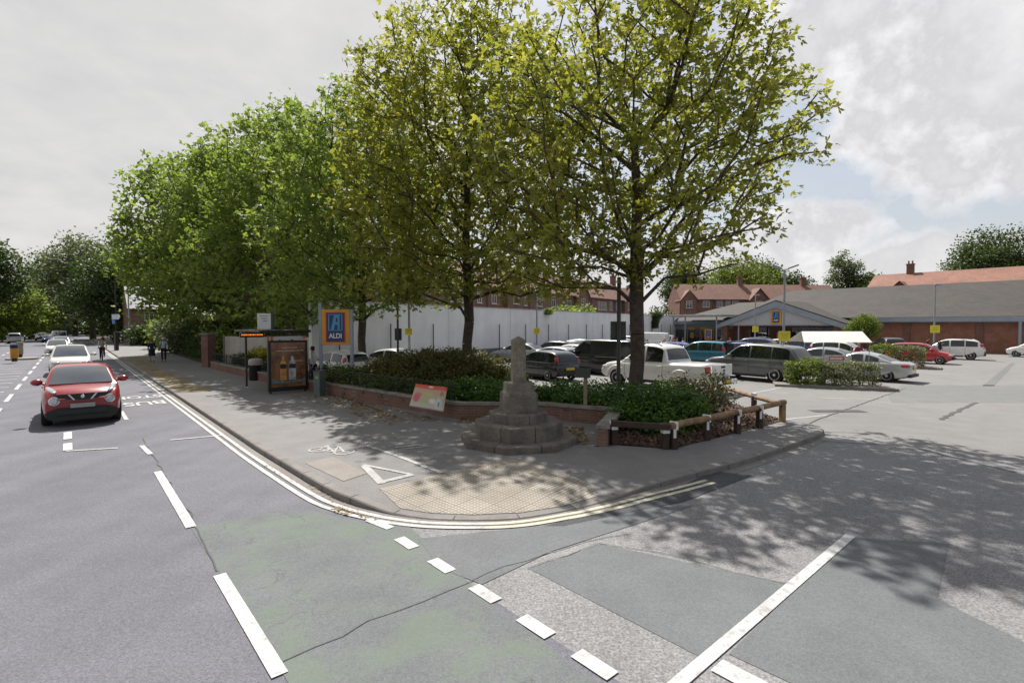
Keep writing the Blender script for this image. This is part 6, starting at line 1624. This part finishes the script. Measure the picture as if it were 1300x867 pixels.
    return root, dict(dz=dz, wx=wx, ys=ys, k=k)
PT = {n: paint('paint_'+n, c, mt) for n, c, mt in (('red', (.30, .010, .016), .0), ('white', (.72, .72, .70), 0), ('white_pearl', (.70, .70, .66), 0), ('silver', (.42, .43, .44), .35), ('grey', (.105, .113, .115), .25), ('black', (.012, .013, .016), .1), ('navy', (.015, .032, .16), .2), ('blue', (.02, .075, .36), .2), ('teal', (.012, .16, .24), .3), ('pale_blue', (.42, .52, .58), .3), ('dark_green', (.014, .022, .02), .2), ('bright_red', (.42, .02, .025), 0), ('dull_silver', (.33, .35, .37), .35))}
def XY(u, Y): return Vector((XU(u, Y), Y, 0))
# -- main road
fj = AT(106, 541, 13.95); fj = Vector((fj.x, fj.y, 0))
jk, q = vehicle('parked_car', 'red crossover car with round headlamps heading the queue on the main road', 'car', 'crossover', fj + D*2.05, 139.2, PT['red'], None, 2, ('round_lamp',))
jk.name = 'queuing_car'
JL = KIND['crossover']['L']/2
for s_ in (-1, 1):
    hb = MB().lathe([(.125, -.05), (.125, .02), (.108, .035), (.10, .03)], (JL-.10, s_*.585, .71), 24, Matrix.Rotation(PI/2, 3, 'Y')).build('headlight', M['chrome'], jk, smooth=40)
    MB().ell((JL-.08, s_*.585, .71), (.045, .10, .10)).build('lens', M['clear_lens'], hb, smooth=60)
    MB().ell((JL-.46, s_*.66, .985), (.30, .085, .045), Matrix.Rotation(-s_*.30, 3, 'Z') @ Matrix.Rotation(.25, 3, 'Y')).build('side_lamp', M['clear_lens'], jk, smooth=60)
    MB().extrude([Vector((JL+.01, s_*y, z)) for y, z in ((.27, .89), (.315, .89), (.20, .735), (.155, .735))], (.02, 0, 0)).build('grille_bar', M['chrome'], jk)
    MB().ell((JL-.10, s_*.60, .40), (.06, .07, .05)).build('fog_lamp', M['clear_lens'], jk, smooth=60)
MB().extrude([Vector((JL-.02, y, z)) for y, z in ((-.62, .90), (.62, .90), (.50, .80), (.17, .73), (-.17, .73), (-.50, .80))], (.02, 0, 0)).build('upper_grille', M['trim'], jk)
MB().lathe([(.048, -.01), (.05, .0), (.043, .012), (.002, .014)], (JL+.022, 0, .82), 20, Matrix.Rotation(PI/2, 3, 'Y')).build('badge', M['chrome'], jk, smooth=40)
MB().extrude([Vector((JL-.03, y, z)) for y, z in ((-.74, .26), (-.78, .42), (-.52, .525), (.52, .525), (.78, .42), (.74, .26), (.6, .19), (-.6, .19))], (.02, 0, 0)).build('bumper_intake', M['trim'], jk)
for ch in jk.children:
    if ch.name.startswith('front_plate'): ch.location = (.012, 0, -.02); ch.data.materials.clear(); ch.data.materials.append(mat('dusty_pale_plate', (.34, .34, .32), .6, .15))
QU = 'queue of cars on the main road'
vehicle('queuing_car', 'white crossover car directly behind the red one, sun glaring on its bonnet', 'car', 'suv', ST(.0, 36.3+2.2), 139.2, PT['white_pearl'], QU)
vehicle('queuing_car', 'third car of the queue, white hatchback behind the white crossover', 'car', 'hatch', ST(-.9, 63), 139.2, PT['white'], QU, 1)
vehicle('queuing_car', 'white car further back in the queue, only roof and screen showing', 'car', 'hatch', ST(-.8, 79), 139.2, PT['white'], QU, 1)
vehicle('queuing_van', 'distant white van standing over the queue tail', 'van', 'van', ST(-1.2, 100), 139.2, PT['white'], QU, 1)
vehicle('queuing_car', 'tiny dark blue car in the distant queue', 'car', 'hatch', ST(-2.6, 112), 139.2, PT['navy'], QU, 1)
vehicle('queuing_car', 'tiny silver-roofed car in the oncoming queue before the dark wood', 'car', 'hatch', ST(-4.0, 128), 139.2, PT['silver'], QU, 1)
vehicle('queuing_car', 'tiny black car at the vanishing end of the queue', 'car', 'suv', ST(-5.4, 140), 139.2, PT['black'], QU, 1)
vehicle('moving_car', 'silver hatchback driving away past the traffic island', 'car', 'mpv', ST(-6.3, 108), -41, PT['silver'], None, 1)
# -- car park
CPK = 'cars in the supermarket car park'
pk, q = vehicle('pickup_truck', 'white double-cab pickup with red tail lamps behind the knee rail', 'pickup', 'pickup', (6.55, 22.4), -39, PT['white'], None, 2, ('rails', 'flares'))
PL = KIND['pickup']['L']/2; pk.scale = (1.06, 1.06, 1.06)
MB().bbox((-PL-.02, 0, .93), (.05, 1.36, .40), .02).build('tailgate', PT['white'], pk); MB().bbox((-PL-.05, 0, 1.04), (.03, .26, .07), .01).build('tailgate_handle', M['trim'], pk)
MB().bbox((-PL-.10, 0, .50), (.24, 1.56, .17), .05).build('rear_bumper', M['chrome'], pk); MB().bbox((-PL-.12, 0, .50), (.22, .6, .2), .02).build('plate_recess', M['trim'], pk)
for ch in pk.children:
    if ch.name.startswith('rear_plate'): ch.location = (-.225, 0, .0)
MB().bbox((-1.68, 0, .72), (1.6, 1.44, .02), .005).build('bed_floor', M['trim'], pk)
vehicle('estate_car', 'large dark grey estate car with bright multi-spoke wheels beside the hedge end', 'estate car', 'estate', XY(961, 26.0), -35, PT['grey'], None, 2, ('multispoke',), mat('bright_alloy', (.6, .6, .6), .3, .05, metal=.4))
vehicle('hatchback', 'black three-door hatchback with tall red tail lamps beside the stone pillar', 'car', 'hatch', XY(692, 26.6), -35, PT['black'], CPK)
vn, q = vehicle('panel_van', 'long black panel van parked behind the square sign back', 'van', 'van', XY(766, 29.2), -43, PT['black'], None, 2)
for s_ in (-1, 1): MB().box((-.9, s_*(KIND['van']['W']/2*.985), 1.02), (1.5, .02, .035)).build('side_rail', M['grey_metal'], vn)
vehicle('hatchback', 'white hatchback showing between the posts of the shop sign', 'car', 'hatch', XY(430, 26.3), -48, PT['white'], CPK)
vehicle('saloon_car', 'white saloon with its windscreen turned this way under the thin sign posts', 'car', 'saloon', XY(505, 28.6), 118, PT['white'], CPK)
vehicle('saloon_car', 'silver saloon nosed to the white wall just past the stone pillar', 'car', 'saloon', XY(660, 38.4), -62, PT['silver'], CPK)
vehicle('hatchback', 'silver-grey hatchback whose roof shows over the black three-door', 'car', 'hatch', XY(704, 31.2), -41, PT['dull_silver'], CPK)
vehicle('hatchback', 'white hatchback half hidden at the bonnet of the black van', 'car', 'hatch', XY(727, 35), -41, PT['white'], CPK)
base_ = W0 + WN*2.9
rowcars = [(3.0, 'dark_green', 'hatch', 'dark green hatchback backed up to the white wall beyond the silver saloon'), (5.8, 'black', 'saloon', 'black saloon with red tail lamp in the row along the white wall'), (8.7, 'white', 'hatch', 'small white hatchback over the roof line of the black van bonnet'), (11.6, 'grey', 'hatch', 'dark grey hatchback by the white wall over the black van cab'), (14.6, 'pale_blue', 'hatch', 'pale blue hatchback by the white wall beside the square sign back'), (17.8, 'dull_silver', 'suv', 'dull silver crossover behind the rear of the black van'), (23.5, 'white', 'van', 'white van at the white wall beside the first plane trunk'), (27.5, 'silver', 'suv', 'silver car with open boot near the far end of the white wall')]
for r_, c, kd, lab in rowcars:
    p = base_ + WD_*r_; vehicle('parked_car' if kd != 'van' else 'panel_van', lab, 'car' if kd != 'van' else 'van', kd, p, -54 if r_ != 8.7 else 126, PT[c], CPK, 1)
vehicle('hatchback', 'red hatchback whose roof shows just over the pickup cab', 'car', 'hatch', XY(824, 33.5), -41, PT['bright_red'], CPK, 1)
vehicle('hatchback', 'bright blue hatchback beyond the pickup, beside people in red', 'car', 'hatch', XY(846, 40), -48, PT['blue'], CPK, 1)
tm, q = vehicle('people_carrier', 'teal people carrier with its tailgate raised', 'car', 'mpv', XY(891, 36.8), -47, PT['teal'], CPK)
MB().bbox((-1.98, 0, 1.0), (.1, 1.35, .9), .04).build('boot_shade_panel', M['arch'], tm)  # solid black panel standing in for the shade inside the open boot
MB().bbox((-2.15, 0, 1.60), (.85, 1.4, .06), .02, M=Matrix.Rotation(.18, 3, 'Y')).build('raised_tailgate', PT['teal'], tm)
vehicle('hatchback', 'navy hatchback with red tail lamps behind the bonnet of the grey estate', 'car', 'hatch', XY(929, 39.5), -41, PT['navy'], CPK, 1)
vehicle('crossover_car', 'dark blue crossover with tall red tail lamp before the front gable', 'car', 'suv', XY(953, 45.5), -44, PT['navy'], CPK, 1, ('rails',))
vehicle('hatchback', 'white hatchback under the small yellow notice and front gable', 'car', 'hatch', XY(986, 48.5), -44, PT['white'], CPK, 1)
vehicle('hatchback', 'dark navy hatchback behind the large yellow notice', 'car', 'hatch', XY(1010, 47), -44, PT['navy'], CPK, 1)
vehicle('hatchback', 'white car facing away from the hedge under the white trolley canopy', 'car', 'mpv', XY(1070, 36.2), 136, PT['white'], CPK, 1)
vehicle('saloon_car', 'grey saloon between the grey estate and the white notice board', 'car', 'saloon', XY(1043, 30.5), -41, PT['dull_silver'], CPK, 1)
vehicle('convertible', 'silver soft-top car with white roof behind the silvery hedge', 'car', 'convertible', XY(1094, 26.2), -40, PT['silver'], CPK)
vehicle('crossover_car', 'black crossover parked against the brick wall beside the bright small tree', 'car', 'suv', XY(1129, 47.5), 22, PT['black'], CPK, 1)
vehicle('hatchback', 'red hatchback facing out behind the second hedge', 'car', 'hatch', XY(1168, 37.4), 137, PT['bright_red'], CPK)
sv, q = vehicle('crossover_car', 'white crossover with a door open beside people near the brick wall', 'car', 'suv', XY(1206, 42), -47, PT['white'], CPK)
MB().bbox((.55, .95+.35, .95), (.06, .9, 1.0), .03, rz=.25).build('open_door', PT['white'], sv)
vehicle('hatchback', 'white car cut by the edge of the view before the brick wall', 'car', 'hatch', XY(1318, 44), -41, PT['white'], CPK, 1)
# ------------------------------------------------------------------ people
def skin_mesh(name, verts, edges, rad, m, parent, root_i=0, sub=1):
    me = bpy.data.meshes.new(name); me.from_pydata(verts, edges, []); o = bpy.data.objects.new(name, me); COL.objects.link(o)
    md = o.modifiers.new('s', 'SKIN'); md.use_smooth_shade = True; md.branch_smoothing = .6
    lay = me.skin_vertices[0].data if me.skin_vertices else None
    if lay is None:
        bm = bmesh.new(); bm.from_mesh(me); bm.verts.layers.skin.verify(); bm.to_mesh(me); bm.free(); lay = me.skin_vertices[0].data
    for i, r_ in enumerate(rad):
        lay[i].radius = r_ if hasattr(r_, '__len__') else (r_, r_); lay[i].use_root = (i == root_i)
    s2 = o.modifiers.new('d', 'SUBSURF'); s2.levels = sub; s2.render_levels = sub
    bpy.context.view_layer.update()
    me2 = bpy.data.meshes.new_from_object(o.evaluated_get(bpy.context.evaluated_depsgraph_get())); bpy.data.objects.remove(o)
    me2.materials.clear(); me2.materials.append(m); me2.polygons.foreach_set('use_smooth', [True]*len(me2.polygons))
    o = bpy.data.objects.new(name, me2); COL.objects.link(o); o.parent = parent; return o
def cloth(n, c): return mat('cloth_'+n, c, .9, .15, 6, 60, .1)
def person(label, pos, head, top, legs, h=1.72, pose='stand', hair=None, skirt=None, hat=None, bare_legs=False, shoes=None, sleeves=True, coat=0, bag=None, arm_up=0, cat='person', group=None):
    """local +x is the way the person faces"""
    r = thing('person', label, cat, Vector((pos[0], pos[1], pos[2] if len(pos) > 2 else 0)), heading(head), group, (h/1.72,)*3)
    st = .14 if pose in ('walk',) else .0
    bend_ = .28 if pose == 'lean' else 0
    V = {}; 
    V['pel'] = Vector((0, 0, .93)); V['wst'] = Vector((.01+bend_*.15, 0, 1.08)); V['chs'] = Vector((.015+bend_*.45, 0, 1.30)); V['nkb'] = Vector((.0+bend_*.75, 0, 1.45)); V['nck'] = Vector((.015+bend_*.85, 0, 1.50))
    hd = V['nck'] + Vector((.02+bend_*.15, 0, 0)); V['jaw'] = hd + Vector((.025, 0, .05)); V['hed'] = hd + Vector((.005, 0, .12)); V['crn'] = hd + Vector((-.005, 0, .185))
    V['nose'] = hd + Vector((.105, 0, .095))
    for s_, n in ((1, 'l'), (-1, 'r')):
        f = st*s_
        V['hip'+n] = Vector((0, s_*.09, .90)); V['kne'+n] = Vector((f*.75+.03, s_*.095, .50)); V['ank'+n] = Vector((f*1.5-.02*abs(f), s_*.09, .085)); V['toe'+n] = V['ank'+n] + Vector((.15, s_*.015, -.05))
        sh_ = V['nkb'] + Vector((-.01, s_*.165, -.035)); V['sho'+n] = sh_
        if arm_up and (n == 'l' or arm_up > 1): V['elb'+n] = sh_ + Vector((.12, s_*.06, -.26)); V['wri'+n] = V['elb'+n] + Vector((.2, -s_*.03, .12))
        else: V['elb'+n] = sh_ + Vector((-.03-f*.6, s_*.06, -.28)); V['wri'+n] = V['elb'+n] + Vector((.09-f*.6, -s_*.005, -.24))
        dv = (V['wri'+n]-V['elb'+n]).normalized(); V['plm'+n] = V['wri'+n] + dv*.07
        for q, (yy, ln) in enumerate(((-.03, .075), (-.01, .085), (.01, .08), (.03, .065))):
            V['f%d%s' % (q, n)] = V['plm'+n] + dv*ln + Vector((yy, 0, 0))*1.0 + Vector((.012, -s_*.01, 0))
        V['th'+n] = V['wri'+n] + dv*.06 + Vector((.045, 0, 0))
    names = list(V); ix = {n: i for i, n in enumerate(names)}
    E = [('pel', 'wst'), ('wst', 'chs'), ('chs', 'nkb'), ('nkb', 'nck'), ('nck', 'jaw'), ('jaw', 'hed'), ('hed', 'crn'), ('hed', 'nose')]
    Rd = dict(pel=(.125, .10), wst=(.125, .095), chs=(.145, .105), nkb=(.08, .075), nck=.05, jaw=.062, hed=(.082, .078), crn=.062, nose=.014)
    for n in 'lr':
        E += [('pel', 'hip'+n), ('hip'+n, 'kne'+n), ('kne'+n, 'ank'+n), ('ank'+n, 'toe'+n), ('nkb', 'sho'+n), ('sho'+n, 'elb'+n), ('elb'+n, 'wri'+n), ('wri'+n, 'plm'+n), ('wri'+n, 'th'+n)] + [('plm'+n, 'f%d%s' % (q, n)) for q in range(4)]
        for k_, v in (('hip', .088), ('kne', .055), ('ank', .038), ('toe', .03), ('sho', .055), ('elb', .038), ('wri', .026), ('plm', .03), ('th', .009)): Rd[k_+n] = v
        for q in range(4): Rd['f%d%s' % (q, n)] = .008
    if pose == 'ride':
        for s_, n in ((1, 'l'), (-1, 'r')):
            V['pel'] = Vector((-.22, 0, 1.0)); V['hip'+n] = Vector((-.2, s_*.09, .97)); V['kne'+n] = Vector((.16, s_*.11, .72 if s_ > 0 else .60)); V['ank'+n] = Vector((.02, s_*.12, .36 if s_ > 0 else .18)); V['toe'+n] = V['ank'+n] + Vector((.15, 0, -.03))
        V['wst'] = Vector((-.17, 0, 1.14)); V['chs'] = Vector((-.06, 0, 1.34)); V['nkb'] = Vector((.03, 0, 1.48)); V['nck'] = Vector((.06, 0, 1.53)); hd = V['nck']
        V['jaw'] = hd+Vector((.04, 0, .05)); V['hed'] = hd+Vector((.02, 0, .12)); V['crn'] = hd+Vector((.0, 0, .185)); V['nose'] = hd+Vector((.115, 0, .09))
        for s_, n in ((1, 'l'), (-1, 'r')):
            V['sho'+n] = V['nkb']+Vector((0, s_*.17, -.04)); V['elb'+n] = V['sho'+n]+Vector((.2, s_*.06, -.2)); V['wri'+n] = Vector((.42, s_*.25, 1.06)); dv = (V['wri'+n]-V['elb'+n]).normalized(); V['plm'+n] = V['wri'+n]+dv*.06
            for q in range(4): V['f%d%s' % (q, n)] = V['plm'+n]+dv*.05+Vector((0, (q-1.5)*.02, -.05))
            V['th'+n] = V['wri'+n]+dv*.05+Vector((0, -s_*.04, 0))
    body = skin_mesh('body', [V[n] for n in names], [(ix[a], ix[b_]) for a, b_ in E], [Rd[n] for n in names], M['skin'], r)
    def garment(nm, pts, ed, rad, m_): return skin_mesh(nm, pts, ed, rad, m_, r)
    lerpv = lambda a, c, k_: V[a].lerp(V[c], k_)
    P_ = [V['pel'], V['wst'], V['chs'], V['nkb']+Vector((0, 0, -.01))]; ed = [(0, 1), (1, 2), (2, 3)]; rd = [(.15, .125), (.142, .115), (.165, .125), (.085, .08)]
    for n in 'lr':
        i = len(P_); e_ = V['wri'+n].lerp(V['elb'+n], .08 if sleeves else .95)
        P_ += [V['sho'+n], V['elb'+n] if sleeves else lerpv('sho'+n, 'elb'+n, .6)]; rd += [.07, .054 if sleeves else .058]; ed += [(3, i), (i, i+1)]
        if sleeves: P_.append(e_); rd.append(.04); ed.append((i+1, i+2))
    if coat:
        P_.append(V['pel']+Vector((0, 0, -coat))); rd.append((.2, .17)); ed.append((0, len(P_)-1))
    garment('top', P_, ed, rd, top)
    if skirt:
        b = MB(); b.grid([[(rr_*math.cos(a)*.85, rr_*math.sin(a), z) for a in [2*PI*k_/18 for k_ in range(18)]] for rr_, z in ((.15, 1.06), (.19, .9), (.215, .7), (.23, .48))], closed=True); b.build('skirt', skirt, r, smooth=60)
    if legs and not bare_legs:
        P_ = [V['pel']+Vector((0, 0, .03))]; ed = []; rd = [(.14, .115)]
        for n in 'lr':
            i = len(P_); P_ += [V['hip'+n], V['kne'+n], V['ank'+n]+Vector((0, 0, .02))]; rd += [.102, .068, .055]; ed += [(0, i), (i, i+1), (i+1, i+2)]
        garment('trousers', P_, ed, rd, legs)
    for n in 'lr':
        a = V['ank'+n]; d_ = (V['toe'+n]-a)
        MB().ell(a+d_*.55+Vector((0, 0, -.012)), (.135, .048, .045), Matrix.Rotation(math.atan2(d_.y, d_.x), 3, 'Z')).build('shoe', shoes or M['trim'], r, smooth=60)
    hc = V['hed']
    if hat: MB().ell(hc+Vector((-.005, 0, .055)), (.105, .092, .075)).ell(hc+Vector((.02, 0, .035)), (.14, .11, .012)).build('hat', hat, r, smooth=60)
    hm_ = hair or M['hair']
    MB().ell(hc+Vector((-.025, 0, .03)), (.092, .09, .088)).ell(hc+Vector((-.05, 0, -.02)), (.06, .078, .08)).build('hair', hm_, r, smooth=60)
    for s_ in (-1, 1): MB().ell(hc+Vector((.074, s_*.032, .0)), (.012, .013, .009)).build('eye', M['trim'], r, smooth=60)
    if bag: MB().bbox(V['wril']+Vector((.02, .06, -.22)), (.24, .1, .3), .04).build('bag', bag, r)
    return r
LH = mat('grey_hair', (.3, .27, .24), .8, .15, 30, 200, .2)
HK_ = HK
pm_ = G(398, 491, HK)
person('person in a loose white shirt and dark trousers standing behind the advert panel', (pm_.x, pm_.y, HK), -120, cloth('white_shirt', (.62, .61, .56)), cloth('dark_trousers', (.02, .022, .035)), 1.74, coat=.18)
p = G(193, 459.5, HK)
person('person with curly light brown hair in a dark navy dress walking along the pavement', (p.x, p.y, HK), -38, cloth('navy_dress', (.012, .014, .04)), None, 1.62, 'walk', mat('curly_brown_hair', (.12, .08, .05), .9, .3, 30, 150, .3), cloth('navy_skirt', (.012, .014, .04)), None, True, coat=.12)
p = G(208, 459, HK)
person('person in white cap and pale blue shirt carrying a pale bag by the hedge', (p.x, p.y, HK), 150, cloth('pale_blue_shirt', (.42, .48, .58)), cloth('black_trousers', (.012, .012, .016)), 1.74, 'stand', LH, None, cloth('white_cap', (.7, .68, .64)), arm_up=2, bag=cloth('pale_bag', (.55, .56, .52)))
# cyclist and bicycle
p = G(130, 457.5)
bc = thing('bicycle', 'dark bicycle ridden along the kerb lane beside the queue', 'bicycle', p, heading(139.2))
for x in (-.52, .52):
    w = MB(); pts = [Vector((x+math.cos(2*PI*k/24)*.33, 0, .345+math.sin(2*PI*k/24)*.33)) for k in range(25)]; w.tube(pts, .018, 6, cap=False); tyre = w.build('tyre', M['tyre'], bc, smooth=60)
    sp_ = MB()
    for k in range(9): a = 2*PI*k/9; sp_.tube([(x, 0, .345), (x+math.cos(a)*.32, 0, .345+math.sin(a)*.32)], .004, 4)
    sp_.build('spoke', M['grey_metal'], tyre)
fb = MB()
for a, c in (((-.52, 0, .345), (-.1, 0, .30)), ((-.1, 0, .30), (-.24, 0, .86)), ((-.52, 0, .345), (-.22, 0, .78)), ((-.1, 0, .3), (.36, 0, .78)), ((-.22, 0, .78), (.36, 0, .86)), ((.36, 0, .92), (.36, 0, .74)), ((.36, 0, .76), (.52, 0, .345))): fb.tube([a, c], .02, 6)
fb.build('frame', M['dark_metal'], bc)
MB().tube([(.40, -.27, 1.03), (.42, -.1, 1.0), (.36, 0, .93), (.42, .1, 1.0), (.40, .27, 1.03)], .016, 6).build('handlebar', M['dark_metal'], bc)
MB().ell((-.25, 0, .90), (.14, .08, .035)).build('saddle', M['trim'], bc, smooth=60)
MB().tube([(-.1, -.12, .3), (-.1, .12, .3)], .015, 6).build('crank', M['dark_metal'], bc)
person('person in a cream top and dark trousers riding the bicycle', (p.x, p.y, -.02), 139.2, cloth('cream_top', (.5, .43, .38)), cloth('black_leggings', (.014, .012, .014)), 1.74, 'ride', None)
SHOP = 'shoppers in the car park'
def shopper(u, Y, head, lab, top, legs, **kw): q = XY(u, Y); person(lab, (q.x, q.y, 0), head, top, legs, kw.pop('h', 1.7), group=SHOP, **kw)
shopper(843.5, 44, 150, 'person with white hair in a bright red top beyond the blue hatchback', cloth('bright_red_top', (.5, .05, .07)), cloth('dark_jeans', (.03, .04, .08)), hair=mat('white_hair', (.6, .58, .55), .8))
shopper(855.5, 45, 60, 'person in a dark red top before the blue entrance panel', cloth('dark_red_top', (.25, .02, .02)), cloth('navy_jeans', (.03, .04, .1)))
shopper(867.5, 43, -40, 'person in a pale shirt walking past the canopy post', cloth('pale_shirt', (.5, .5, .52)), cloth('grey_jeans', (.08, .09, .12)), pose='walk')
shopper(918, 36.6, -60, 'person leaning at the open boot of the teal people carrier', cloth('blue_shirt', (.05, .06, .18)), cloth('tan_trousers', (.25, .2, .15)), pose='lean', arm_up=2, hair=M['hair'])
shopper(926.5, 43, 170, 'person in a faded pink top near the shop entrance', cloth('faded_pink', (.5, .3, .3)), cloth('pale_jeans', (.2, .23, .3)))
shopper(916, 49, 100, 'person in a navy top standing by the small shop emblem', cloth('navy_top', (.03, .03, .09)), cloth('black_jeans', (.02, .02, .03)))
shopper(1090.5, 31.5, 170, 'person with fair hair in a plum red top beside the white canopy cars', cloth('plum_top', (.24, .03, .05)), cloth('grey_trousers', (.1, .1, .11)), arm_up=1, hair=LH, h=1.68)
shopper(1177.5, 43.3, 130, 'person in a dark maroon top by the lamp column at the white crossover', cloth('maroon_top', (.06, .012, .014)), cloth('dark_maroon_jeans', (.03, .02, .02)))
shopper(1193, 41.2, 100, 'person in black at the open door of the white crossover', cloth('black_top', (.012, .012, .015)), cloth('black_bottoms', (.012, .012, .015)), arm_up=1)
shopper(1235, 44, 60, 'person in a white top and dark blue trousers behind the white crossover', cloth('white_top', (.62, .6, .58)), cloth('dark_blue_trousers', (.02, .025, .06)), arm_up=2, pose='lean', h=1.78)
